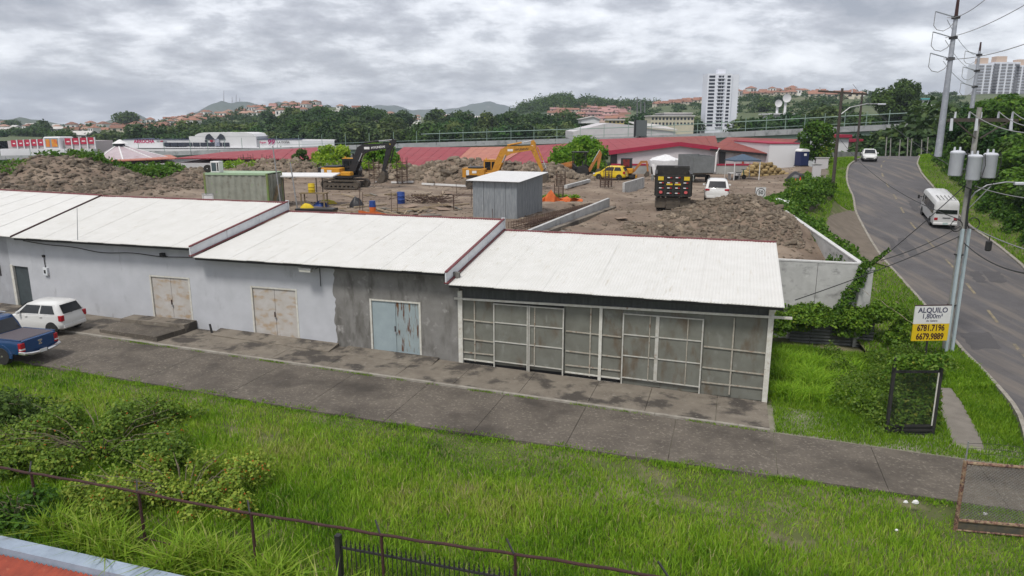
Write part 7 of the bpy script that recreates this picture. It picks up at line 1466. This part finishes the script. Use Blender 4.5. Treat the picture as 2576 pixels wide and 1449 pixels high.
belt((420, 1480), 250, [(420, 348), (600, 342), (800, 333), (900, 328), (1100, 330), (1350, 325), (1480, 322)], 56, 'broad dark green tree in the front row of the tree belt behind the mall', 'front trees of the belt')
belt((380, 1480), 300, [(380, 335), (600, 322), (700, 315), (800, 303), (900, 303), (1000, 304), (1200, 310), (1350, 310), (1480, 308)], 54, 'leafy tree in the second row of the tree belt behind the mall', 'second row trees of the belt')
belt((700, 1420), 360, [(700, 300), (790, 280), (850, 272), (900, 280), (1000, 289), (1100, 290), (1200, 291), (1300, 300), (1420, 298)], 40, 'tall tree on the skyline of the middle tree belt', 'skyline trees of the belt', 8, 4)
belt((340, 720), 272, [(340, 347), (500, 332), (720, 320)], 24, 'bushy green tree in the lower belt between the mall and the left houses', 'trees between mall and left houses'); belt((440, 800), 480, [(440, 318), (600, 305), (700, 300), (800, 290)], 22, 'tree growing among the houses of the left ridge', 'trees among the left ridge houses', 20, 10)
belt((130, 300), 330, [(130, 346), (300, 340)], 9, 'bushy tree at the foot of the left terraces', 'trees at the foot of the left terraces'); belt((-20, 140), 420, [(-20, 322), (140, 326)], 12, 'dark tree on the far left slope', 'trees on the far left slope', 30, 8)
for x, yt, D_, s in ((315, 281, 560, 2.3), (218, 302, 560, 2.0), (290, 318, 400, 1.3), (25, 290, 700, 2.0), (730, 259, 700, 1.9), (645, 266, 720, 1.6), (465, 296, 640, 1.0)):
    top = PY(x, yt, D_); far_tree((top.x, D_, top.z - 10.5 * s), s, {315: 'largest round dark tree on the left skyline', 218: 'low round dark tree left of the largest skyline tree', 290: 'bushy tree below the skyline beside the left terraces', 25: 'spreading tree at the far left skyline', 730: 'spreading open tree beside the ridge top houses', 645: 'round dark tree among the ridge top houses', 465: 'small dark tree at the left end of the ridge houses'}[x], None, 0 if x < 400 else None)
FW = []
belt((1560, 1780), 330, [(1560, 300), (1780, 304)], 12, 'tree around the cream institution block', 'trees around the institution block', 15, 5); belt((1840, 2330), 215, [(1840, 312), (1960, 308), (2100, 298), (2330, 290)], 30, 'shrubby tree on the slope behind the elevated road', 'trees behind the elevated road at right', 8, 6)
belt((1850, 2330), 480, [(1850, 262), (2000, 256), (2330, 254)], 14, 'scrub tree on the green right hillside', 'scrub trees on the right hillside', 60, 14); belt((1900, 2420), 640, [(1900, 230), (2100, 236), (2420, 234)], 16, 'small tree on the right ridge', 'small trees on the right ridge', 10, 4)
belt((2180, 2400), 128, [(2180, 380), (2260, 372), (2330, 352), (2400, 330)], 18, 'dark tree in the hollow beyond the road crest', 'trees in the hollow beyond the crest', 10, 10)
LONE = True
# nearer trees
def near_tree(name, label, base, lobes, n, leaf, mat, seed, th, tr, limbs=5, spread=1.5):
    o = thing(name, label, 'tree', base, 0); link('crown', crown('crown', n, lobes, leaf, mat, seed), o); trunkmesh(th, tr, seed, limbs, spread, .15).build('trunk', bark, o); return o
def fit_lobes(seed, n, w_, h, z0, r0, r1):
    rs = random.Random(seed); L = []
    for i in range(n):
        u = rs.uniform(-1, 1); v = rs.random(); k = math.sqrt(max(0, 1 - (2 * v - .85) ** 2 * .8)); L.append((u * w_ / 2 * k, rs.uniform(-.5, .5) * w_ * .6 * k, z0 + v * h, rs.uniform(r0, r1)))
    return L
p = PY(838, 424, 84); near_tree('lime_tree', 'bright green tree behind the engine of the black boom excavator', (p.x, 84, 5.3), fit_lobes(1, 16, 4.4, 2.4, .6, .6, 1.1), 3800, .16, G_lime, 21, 2.4, .1)
p = PY(938, 424, 83); near_tree('lime_tree', 'bright green tree seen under the black excavator boom', (p.x, 83, 5.3), fit_lobes(2, 16, 5.4, 2.7, .5, .6, 1.1), 4200, .17, G_lime, 22, 2.2, .1)
p = PY(755, 405, 84); near_tree('small_tree', 'small dark green tree left of the bright green ones', (p.x, 84, 5.6), fit_lobes(3, 8, 1.9, 1.5, .8, .35, .6), 1500, .13, G_dark, 23, 1.6, .07)
p = PY(1462, 440, 90.5); near_tree('lime_tree', 'round bright green tree standing alone before the market hall', (p.x, 90.5, 5.0), fit_lobes(4, 30, 6.2, 3.0, .7, .9, 1.35), 8000, .19, G_lime, 24, 3.2, .16)
p = PY(2050, 420, 93); near_tree('roadside_tree', 'dark leafy tree above the navy portable toilet', (p.x, 93, 5.3), fit_lobes(5, 20, 4.2, 3.7, 1.6, .7, 1.3), 5000, .2, G_vine, 25, 3.6, .12)
pb = PY(2262, 292, 210); near_tree('lone_tree', 'big lone round tree standing high beyond the road crest', (pb.x, 210, pb.z - 1), fit_lobes(7, 30, 12.5, 8.2, 1.5, 1.8, 2.9), 7000, .42, G_dark, 27, 6, .45, 6, 4)
# trees on the right bank
NV = []
for i in range(4):
    lo = rlobes(40 + i, 12, 2.6, 3.6, 4.0, 1.2, 2.0); NV.append((crown('crown', 6500, lo, .26, G_vine if i % 2 else G_dark, 60 + i), trunkmesh(4.2, .2, i, 5, 1.8).mesh('trunk', bark)))
spots = [(41, 7, 1.0), (39, 11, 1.15), (43, 10, 1.1), (46, 6.5, .8), (47, 11, 1.1), (50, 8, 1.0), (53, 6.5, .85), (52, 12, 1.2), (56, 9, 1.0), (60, 7.5, 1.0), (60, 12.5, 1.2), (65, 8, 1.05), (67, 12.5, 1.2), (70, 8.5, 1.0), (74, 7, .95), (76, 12, 1.2), (80, 7, 1.0), (83, 10, 1.1), (87, 6.5, .95), (90, 10, 1.1), (94, 7, 1.0), (98, 10, 1.1), (103, 8, 1.1), (44, 16, 1.3), (50, 18, 1.35), (57, 18, 1.3), (64, 19, 1.3), (72, 19, 1.3), (80, 18, 1.3), (36, 13, 1.2), (37, 9, .9), (48, 24, 1.4), (56, 26, 1.4), (33, 10, 1.0), (40, 5.6, .8), (43, 5.2, .75), (46, 4.9, .75), (49, 5.2, .8), (52, 5.0, .8), (55, 5.6, .85), (58, 5.6, .85), (62, 5.5, .85), (38, 6.5, .9), (67, 5.6, .9), (71, 5.5, .85), (84, 5.5, .8), (90, 5.0, .8), (41, 14, 1.4), (46, 20, 1.5), (53, 15, 1.3)]
for i, (Y, u, s) in enumerate(spots):
    c, t = NV[i % 4]; X = xr(Y) + u; s = s * .80; o = thing('bank_tree', 'dense dark green tree in the thicket on the bank right of the road', 'tree', (X, Y, bank_h(X, Y) - 1.0), R.uniform(0, 6.28), 'trees of the right bank thicket'); o.scale = (s * R.uniform(.95, 1.3), s * R.uniform(.95, 1.3), s * R.uniform(.85, 1.1)); link('crown', c, o); link('trunk', t, o)
# climbing vines and ground cover
UG = True
def leafpatch(name, label, pts, nrm, size, mat, cat='vine', tone=None, kind='stuff'):
    pts = np.array(pts); tone = np.clip(NR.normal(.5, .2, len(pts)), 0, .95) if tone is None else tone; V, F, T = leaves(pts, size * NR.uniform(.7, 1.3, len(pts)), tone, nrm); o = link(name, fast_mesh(name, V, F, mat, T)); return tag(o, label, cat, None, kind)
def blob(cx, cy, cz, rx, ry, rz, n):
    d = NR.normal(size=(n, 3)); d /= np.linalg.norm(d, axis=1, keepdims=True); r = .6 + .4 * NR.random(n) ** .6; b = 1 + .2 * np.sin(d[:, 0] * 6 + cx) * np.cos(d[:, 1] * 5 + cy); Pp = np.c_[cx + d[:, 0] * rx * r * b, cy + d[:, 1] * ry * r * b, cz + np.abs(d[:, 2]) * rz * r * b]; return Pp, d
def blobs(L, dens): 
    A_ = [blob(*l, int(dens * (l[3] * l[4] + l[3] * l[5] + l[4] * l[5]) * 2)) for l in L]; return np.concatenate([a[0] for a in A_]), np.concatenate([a[1] for a in A_])
L = []
for i in range(150): x = R.uniform(1300, 1660); f = R.uniform(.66, 1.0) if x > 1480 or x < 1360 else R.uniform(.45, 1.0); q = hp(MHb, MHr, x, f); L.append((q.x, q.y, q.z - 2, R.uniform(5, 10), R.uniform(5, 8), R.uniform(8, 13)))
Pp, d = blobs(L, .9); leafpatch('hill_wood', 'dark wood covering the middle hill', Pp, d, .9, G_dark, 'wood')
# corrugated fence under the vines, beside the shed
f0, f1 = LOT(1985, 856), LOT(2195, 873)
FZ = thing('corrugated_fence', 'low corrugated tin fence half hidden under vines beside the metal shed', 'fence', (0, 0, 0)); fa, fb_ = Vector((f0.x, f0.y, 0)), Vector((f1.x, f1.y, 0))
for i in range(4):
    a, b = fa.lerp(fb_, i / 4 + .004), fa.lerp(fb_, (i + 1) / 4 - .004); nr = 24; ring = [(.02 * (1 if k % 2 else -1), -.3 + 2.0 * k / nr) for k in range(nr + 1)]
    MB().loft([[(p.x, p.y + o, z) for o, z in ring] + [(p.x, p.y + o + .015, z) for o, z in ring[::-1]] for p in (a, b)]).build('tin_sheet', M('dull_tin', (.11, .115, .11), (.075, .08, .075), 3, .6, .3) if i == 0 else bpy.data.materials['dull_tin'], FZ)
L = []
for t in np.linspace(0, 1, 16): p = fa.lerp(fb_, t); L.append((p.x + R.uniform(-.2, .2), p.y + R.uniform(-.1, .5), 1.15 + R.uniform(-.1, .35), .55, .45, .55))
for t in np.linspace(-.05, .25, 5): p = fa.lerp(fb_, t); L.append((p.x - .3, p.y - .3, .4 + R.uniform(0, .8), .5, .35, .7))
for t in np.linspace(.62, 1.25, 12): p = fa.lerp(fb_, t); L.append((p.x + R.uniform(-.3, .3), p.y + R.uniform(-.6, .6), .3 + R.uniform(0, 1.3), .7, .6, .7))
for i in range(14): L.append((wc.x + R.uniform(-4.4, .2), wc.y - .5, .4 + R.uniform(0, 1.0), .6, .4, .55))
Pp, d = blobs(L, 190); leafpatch('vine_mass', 'dense green vines draped over the tin fence and the retaining wall foot', Pp, d, .085, G_vine)
a, b = Vector((wc.x - 1.3, wc.y - .6, 1.3)), Vector((wc.x + .1, wc.y - .2, WALL_TOP - .1)); tp2 = tp + Vector((-.1, 0, 8.4)); b2 = Vector((wc.x + .05, wc.y - .2, WALL_TOP - .3)).lerp(tp2, .24)
L = [(*(a.lerp(b, t) + Vector((R.uniform(-.12, .12), 0, 0))), .42 * (1 - .4 * t), .25, .4) for t in np.linspace(0, 1, 12)] + [(*b.lerp(b2, t), .14 * (1 - .6 * t), .12, .16) for t in np.linspace(0, 1, 12)]
Pp, d = blobs(L, 230); leafpatch('climbing_vine', 'vine climbing over the wall corner and up the guy wire', Pp, d, .075, G_vine)
# vines along the site edge beside the path
L = []
for Y in np.arange(37, 66, .8):
    h = interp(Y, [(37, .3), (44, .5), (50, .8), (58, 1.2), (62, 1.2), (66, .8)]); L.append((xb(Y) + R.uniform(.2, 1.1), Y, max(zb(Y) - .3, lerp(WALL_TOP, WALL_FAR, (Y - 35) / 20) - .9 if Y < 55 else 4.6), R.uniform(.6, 1.0), R.uniform(.6, .9), h + .5))
    if Y > 50: L.append((xb(Y) - R.uniform(.4, 1.6), Y, 4.8, R.uniform(.7, 1.1), .8, R.uniform(.4, .9)))
Pp, d = blobs(L, 130); leafpatch('vine_hedge', 'long vine covered fence line between the building site and the footpath', Pp, d, .11, G_vine)
L = [(xb(Y) - R.uniform(0, 2.5), Y, 5.0, .8, .8, R.uniform(.3, .9)) for Y in np.arange(62, 90, 1.2)]; Pp, d = blobs(L, 80); leafpatch('weed_edge', 'weeds along the site edge near the portable toilet', Pp, d, .12, G_vine)
L = []
for Y in np.arange(33, 104, .8):
    for k in range(3): u = R.uniform(2.4, 7.5) if 36 < Y < 66 else R.uniform(3.0, 7); X = xr(Y) + u; L.append((X, Y, bank_h(X, Y) - .3, R.uniform(.8, 1.3), R.uniform(.8, 1.2), R.uniform(.7, 1.2) + .28 * min(u, 5.5)))
Pp, d = blobs(L, 34); leafpatch('thicket_undergrowth', 'leafy undergrowth along the foot of the right bank thicket', Pp, d, .15, G_vine, 'undergrowth')
L = []
for i in range(120): x = R.uniform(150, 830); q = hp(LHb, LHr, x, R.uniform(.3, .97)); L.append((q.x, q.y - 3, q.z - 1, R.uniform(3, 6.5), R.uniform(3, 5), R.uniform(3, 6.5)))
Pp, d = blobs(L, 1.3); leafpatch('hill_trees', 'small trees filling the gaps between the left hillside houses', Pp, d, .75, G_far, 'wood')
L = []
for i in range(150): x = R.uniform(1600, 2420); q = hp(RHb, RHr, x, R.uniform(.25, .97)); L.append((q.x, q.y, q.z - 1, R.uniform(3, 8), R.uniform(3, 6), R.uniform(2, 5)))
Pp, d = blobs(L, 1.4); leafpatch('hill_scrub', 'scrub patches over the green right hillside', Pp, d, .7, G_far, 'scrub')
# bush mass around the sign and the black gate
L = []
for i in range(84):
    f = R.random(); x = lerp(13.4, 20.2, f); y = lerp(24.2, 33.0, R.random()) + .0; s_ = R.uniform(.6, 1.0); q_ = w2loc(x, y)
    if q_[0] < 3.2: continue
    
    if min(math.hypot(x - q.x, y - q.y) for q in pp) > 1.25 and x < xl(y) - 1.6: L.append((x, y, lotz(x, y) - .1, s_, s_, R.uniform(.5, 1.15)))
Pp, d = blobs(L, 120); tn = np.clip(NR.normal(.42, .2, len(Pp)), 0, .92); leafpatch('scrub', 'tangled low scrub around the rental sign', Pp, d, .06, G_bush, 'scrub', tn)
L = [(13.6 + t * 1.7 + R.uniform(-.1, .1), 24.15, 2.5, .33, .3, R.uniform(.25, .5)) for t in np.linspace(0, 1, 9)] + [(14.4 + R.uniform(-.8, 1.2), 25.2, 1.6, .6, .5, .8) for _ in range(7)] + [(13.9 + R.uniform(-.3, 1.5), 24.6, .2, .5, .3, 1.6) for _ in range(6)]
Pp, d = blobs(L, 190); leafpatch('gate_vine', 'bright vine hanging over the top of the black gate frame', Pp, d, .075, G_vine, 'vine', np.clip(NR.normal(.66, .2, len(Pp)), 0, 1))
# shrubs on the left of the lawn
stem_m = M('dry_stems', (.16, .13, .09), (.1, .08, .055), 6, .9)
def shrub(name, label, px, py, w_, h, n, mat, tmean, leaf=.07, flowers=0, stems=14):
    p = LOT(px, py); o = thing(name, label, 'shrub', (p.x, p.y, p.z - .05)); L = [(R.uniform(-w_ / 2, w_ / 2), R.uniform(-w_ / 3, w_ / 3), R.uniform(.1, h * .55), R.uniform(.25, .45) * h) for _ in range(18)]
    P_, d, tone = crown_pts(n, L, R.randrange(9999), .2); P_ = P_ + NR.normal(0, .07, P_.shape); tone = np.clip(NR.normal(tmean, .2, n), 0, .93); k = NR.random(n) < flowers; tone[k] = 1.0; P_[:, 2] = np.abs(P_[:, 2]); V, F, T = leaves(P_, np.where(k, leaf * .7, leaf) * NR.uniform(.7, 1.3, n), tone, d); link('foliage', fast_mesh('foliage', V, F, mat, T), o)
    mb = MB()
    for i in range(stems): a = R.uniform(0, 6.28); r_ = R.uniform(.3, .6) * w_; mb.tube([(.1 * math.cos(a), .1 * math.sin(a), 0), (r_ * .5 * math.cos(a), r_ * .4 * math.sin(a), h * .55), (r_ * math.cos(a), r_ * .7 * math.sin(a), h * R.uniform(.5, .85))], lambda t: .018 * (1 - .7 * t), 4)
    s_ = mb.build('stems', stem_m, o); s_['kind'] = 'stuff'; return o
shrub('dark_shrub', 'dense dark green shrub at the left edge of the lawn', 5, 1075, 2.6, 1.9, 6500, G_dark, .6, .08); shrub('flowering_shrub', 'wide lantana shrub with dark shade and orange flowers, nearest the driveway', 255, 1150, 5.4, 1.8, 13000, G_bush, .42, .06, .02, 22); shrub('flowering_shrub', 'yellow green lantana shrub left of the wide shrub', 95, 1165, 3.4, 1.4, 8000, G_bush, .55, .06, .02, 16)
shrub('flowering_shrub', 'lantana shrub full of orange flowers behind the second fence bay', 460, 1262, 4.0, 1.45, 11000, G_bush, .6, .055, .05, 22); shrub('flowering_shrub', 'small leggy lantana shrub in front of the wide shrub', 300, 1250, 2.2, 1.1, 4400, G_bush, .62, .055, .02, 18); shrub('leafy_weed', 'leafy green weed clump behind the blue wall at the left edge', 40, 1315, 1.7, 1.1, 3000, G_vine, .4, .07); shrub('flowering_shrub', 'shrub tip with red flowers beside the driveway edge', 395, 1065, 2.4, 1.3, 4200, G_bush, .4, .06, .03, 12)
# grass
def blades(name, sampler, n, hfun, zf, w0=.012, lean=.35, tonef=None, kind='stuff', label=None):
    X, Y = sampler(n); n = len(X); Z = zf(X, Y); h = hfun(X, Y) * NR.uniform(.55, 1.3, n); a = NR.uniform(0, 6.28, n); la = NR.uniform(0, 6.28, n); le = np.abs(NR.normal(0, lean, n)) * h
    wd = w0 * NR.uniform(.7, 1.5, n); dx, dy = np.cos(a) * wd, np.sin(a) * wd; b = np.stack([X, Y, Z], 1); o = np.stack([dx, dy, 0 * dx], 1); m_ = b + np.stack([np.cos(la) * le * .35, np.sin(la) * le * .35, h * .6], 1); tip = b + np.stack([np.cos(la) * le, np.sin(la) * le, h * .95], 1)
    V = np.stack([b - o, b + o, m_ + o * .8, m_ - o * .8, tip], 1).reshape(-1, 3); base = np.arange(n)[:, None] * 5; F = np.concatenate([base + np.array([0, 1, 2]), base + np.array([0, 2, 3]), base + np.array([3, 2, 4])], 0)
    tn = tonef(X, Y) if tonef else NR.normal(.45, .16, n); ob = link(name, fast_mesh(name, V, F, G_grass, np.repeat(np.clip(tn, 0, 1), 5))); return tag(ob, label, None, None, kind)
def nz2(X, Y, s, o=0): return np.array([mnoise.noise((x * s + o, y * s, o)) for x, y in zip(X, Y)])
def lawn_s(n):
    u = NR.random(n) ** .8; x = NR.uniform(-31, 13.5, n); y1 = np.array([near_edge(v) for v in x]) - .02; y = y1 - u * (y1 + 16.7); X = AX + x * EX - y * EY; Y = AY + x * EY + y * EX
    g_ = np.array([mnoise.noise((a * .55, b * .55, 1)) for a, b in zip(X, Y)]); bare = (g_ + NR.normal(0, .1, n) > .40) & ((y1 - y) < 4.2) & (NR.random(n) < .8); return X[~bare], Y[~bare]
def lotzv(X, Y): return -G * ((X - AX) * EX + (Y - AY) * EY) - .06
def ydist(X, Y): x = (X - AX) * EX + (Y - AY) * EY; y = -(X - AX) * EY + (Y - AY) * EX; return x, -6.6 - y
def lawn_h(X, Y):
    x, d = ydist(X, Y); n_ = nz2(X, Y, .35, 3); return np.clip(.09 + .045 * np.clip(d, 0, 4) + .13 * n_ - .03 * np.clip(d - 7, 0, 5), .07, .5)
def lawn_t(X, Y):
    x, d = ydist(X, Y); return np.where(NR.random(len(X)) < .035, 1., 0) + .47 + .36 * nz2(X, Y, .3, 5) + .26 * nz2(X, Y, 1.1, 8) + .12 * np.exp(-((d - 3.5) / 2) ** 2) + NR.normal(0, .15, len(X))
blades('lawn_grass', lawn_s, 225000, lawn_h, lotzv, .011, .45, lawn_t, label='tall unmown grass covering the lawn before the driveway')
def corner_s(n):
    x = NR.uniform(.3, 12.5, n); y = NR.uniform(-2.75, 8.6, n); X = AX + x * EX - y * EY; Y = AY + x * EY + y * EX; k = (X < np.array([xl(v) for v in Y]) - .25); pd = np.min([np.hypot(X - lerp(pp[i].x, pp[i + 1].x, t), Y - lerp(pp[i].y, pp[i + 1].y, t)) for i in range(3) for t in np.linspace(0, 1, 6)], 0); k &= pd > .5; return X[k], Y[k]
blades('corner_grass', corner_s, 100000, lambda X, Y: .22 + .14 * nz2(X, Y, .6, 2), lambda X, Y: np.array([max(lotz(a, b) - .06, verge_h(a, b) - .03 if b > 30 and a > xb(b) else -9) for a, b in zip(X, Y)]), .012, .45, lambda X, Y: .42 + .2 * nz2(X, Y, .5, 4) + NR.normal(0, .14, len(X)), label='lush grass between the shed, the scrub and the road')
def verge_s(n):
    Y = 29 + (NR.random(n) ** 1.5) * 72; t = NR.random(n); a = np.array([xb(v) for v in Y]); b = np.array([xl(v) for v in Y]) - .25; X = a + (b - a) * t; 
    pth = np.abs(X - (a + .9 + .2 * np.sin(Y))) < .42; lay = (Y > 50) & (Y < 65) & (t > .45); k = ~(pth & (Y > 44)) & ~lay; return X[k], Y[k]
blades('verge_grass', verge_s, 42000, lambda X, Y: .2 + .1 * nz2(X, Y, .5, 1), lambda X, Y: np.array([verge_h(a, b) for a, b in zip(X, Y)]) - .03, .022, .45, lambda X, Y: .38 + .2 * nz2(X, Y, .4, 4) + NR.normal(0, .14, len(X)), label='rough grass on the verge beside the road')
def bank_s(n):
    Y = 26 + (NR.random(n) ** 1.3) * 85; X = np.array([xr(v) for v in Y]) + .25 + NR.random(n) ** 1.3 * 9; return X, Y
blades('bank_grass', bank_s, 46000, lambda X, Y: .22 + .12 * nz2(X, Y, .5, 1), lambda X, Y: np.array([bank_h(a, b) for a, b in zip(X, Y)]) - .03, .024, .45, lambda X, Y: .42 + .2 * nz2(X, Y, .3, 4) + NR.normal(0, .14, len(X)), label='grass on the bank right of the road')
def crack_s(n):
    k = NR.integers(0, 3, n); x = NR.uniform(-30, 0, n); y = np.where(k < 2, -2.87 + NR.normal(0, .05, n), np.array([near_edge(v) for v in x]) + .03 + np.abs(NR.normal(0, .12, n))); ok = np.array([mnoise.noise((v * .7, 2, 0)) for v in x]) > NR.uniform(-.1, .35, n); x, y = x[ok], y[ok]; return AX + x * EX - y * EY, AY + x * EY + y * EX
blades('crack_weeds', crack_s, 9000, lambda X, Y: .07 + 0 * X, lambda X, Y: lotzv(X, Y) + .11, .012, .5, lambda X, Y: NR.normal(.5, .15, len(X)), label='weeds growing along the driveway kerb and edge')
def edge_s(n):
    x = NR.uniform(-31, 9, n); jag = np.array([.16 * mnoise.noise((v * 1.1, 5, 0)) + .1 * mnoise.noise((v * 4, 9, 0)) for v in x]); y = np.array([near_edge(v) for v in x]) + jag + .02 - np.abs(NR.normal(0, .2, n)); ok = np.array([mnoise.noise((v * .8, 12, 0)) for v in x]) > NR.uniform(-.5, .3, n); x, y = x[ok], y[ok]; return AX + x * EX - y * EY, AY + x * EY + y * EX
blades('edge_grass', edge_s, 15000, lambda X, Y: np.clip(.09 + .11 * nz2(X, Y, 1.2, 2), .03, .3), lambda X, Y: lotzv(X, Y) + .04, .011, .6, lambda X, Y: .42 + .3 * nz2(X, Y, .8, 5) + NR.normal(0, .14, len(X)), label='ragged grass creeping over the near edge of the driveway')
# long arching grass by the fence
def tuft_s(n):
    c = [(-18 + i * .9 + R.uniform(-.4, .4), -16.1 + R.uniform(-.35, .35)) for i in range(11)]; i = NR.integers(0, len(c), n); C = np.array(c)[i]; x = C[:, 0] + NR.normal(0, .25, n); y = C[:, 1] + NR.normal(0, .2, n); return AX + x * EX - y * EY, AY + x * EY + y * EX
blades('arching_grass', tuft_s, 2600, lambda X, Y: .65 + 0 * X, lotzv, .02, 1.0, lambda X, Y: NR.normal(.68, .14, len(X)), label='long arching grass tufts between fence and blue wall')
def tall_s(n):
    c = [(.5 + R.random() * 3.4, 1 + R.random() * 5) for i in range(22)]; i = NR.integers(0, len(c), n); C = np.array(c)[i]; x = C[:, 0] + NR.normal(0, .25, n); y = C[:, 1] + NR.normal(0, .25, n); return AX + x * EX - y * EY, AY + x * EY + y * EX
blades('tall_weeds', tall_s, 9000, lambda X, Y: .6 + 0 * X, lotzv, .017, .8, lambda X, Y: NR.normal(.5, .14, len(X)), label='tall arching weeds beside the metal shed wall')
# greens on and behind the rubble heaps
L = [(R.uniform(-60, -34), R.uniform(70, 78), 0, 1.6, 1.3, R.uniform(.6, 1.4)) for _ in range(46)]; L = [(x, y, site_h(x, y) - .2, a, b, c) for x, y, _, a, b, c in L]; Pp, d = blobs(L, 24); leafpatch('heap_greenery', 'green creepers covering the back of the left rubble heap', Pp, d, .2, G_vine, 'creeper')
L = [(R.uniform(-62, -45), R.uniform(60, 68), 0, 1.5, 1.2, R.uniform(.5, .9)) for _ in range(34)]; L = [(x, y, site_h(x, y) - .2, a, b, c) for x, y, _, a, b, c in L]; Pp, d = blobs(L, 24); leafpatch('heap_greenery', 'creepers on the near left side of the left rubble heap', Pp, d, .18, G_vine, 'creeper')
L = [(x + R.uniform(-.4, .4), 81.5 + R.uniform(-1, 1), 6.1, .9, .7, R.uniform(.5, .95)) for x in np.arange(-32, -13, .7)]; Pp, d = blobs(L, 40); leafpatch('grass_ridge', 'yellow green grass strip along the top of the rock berm', Pp, d, .13, G_lime, 'grass', np.clip(NR.normal(.7, .2, len(Pp)), 0, 1))
p = SP(1400, 500); L = [(p.x + R.uniform(-1.6, 1.8), p.y + R.uniform(-.4, 1.2), 4.9, .4, .4, .4) for _ in range(14)] + [(SP(1350, 540).x + R.uniform(-.3, .3), SP(1350, 540).y, 4.6, .3, .3, .35) for _ in range(3)]; Pp, d = blobs(L, 90); leafpatch('weed_patch', 'bright weeds around the orange mesh', Pp, d, .09, G_lime, 'weeds', np.clip(NR.normal(.7, .2, len(Pp)), 0, 1))
# litter on the lawn
def litter(px, py, s, label):
    p = LOT(px, py, .25); rr = [[(s * k * math.cos(a) * R.uniform(.7, 1.2), s * .6 * k * math.sin(a), z * s) for a in np.linspace(0, 6.28, 9)[:-1]] for k, z in ((.5, 0), (1, .4), (.8, 1.0), (.2, 1.3))]; tag(MB().loft(rr).build('litter_bag', white_p, None, p), label, 'litter')
litter(2278, 1266, .07, 'left of the two white scraps at the driveway edge'); litter(2303, 1268, .10, 'taller white bag scrap at the driveway edge'); litter(2478, 1296, .07, 'white scrap seen through the chain link gate'); litter(2255, 1336, .05, 'small white scrap lying out on the lawn')
# ---------------------------------------------------------------- air
hz = MB().box(-6000, 6000, -320, 6000, -2.6, 260).mesh('haze', grass_soil); hm = bpy.data.materials.new('haze_air'); hm.use_nodes = True; N = hm.node_tree.nodes; N.remove(N['Principled BSDF']); pvn = N.new('ShaderNodeVolumePrincipled'); pvn.inputs['Color'].default_value = (.74, .84, 1.0, 1); pvn.inputs['Density'].default_value = .00017; pvn.inputs['Anisotropy'].default_value = 0.1
hm.node_tree.links.new(pvn.outputs[0], N['Material Output'].inputs['Volume']); hz.materials.clear(); hz.materials.append(hm); ho = link('haze', hz); tag(ho, kind='stuff')
S.cycles.volume_bounces = 0
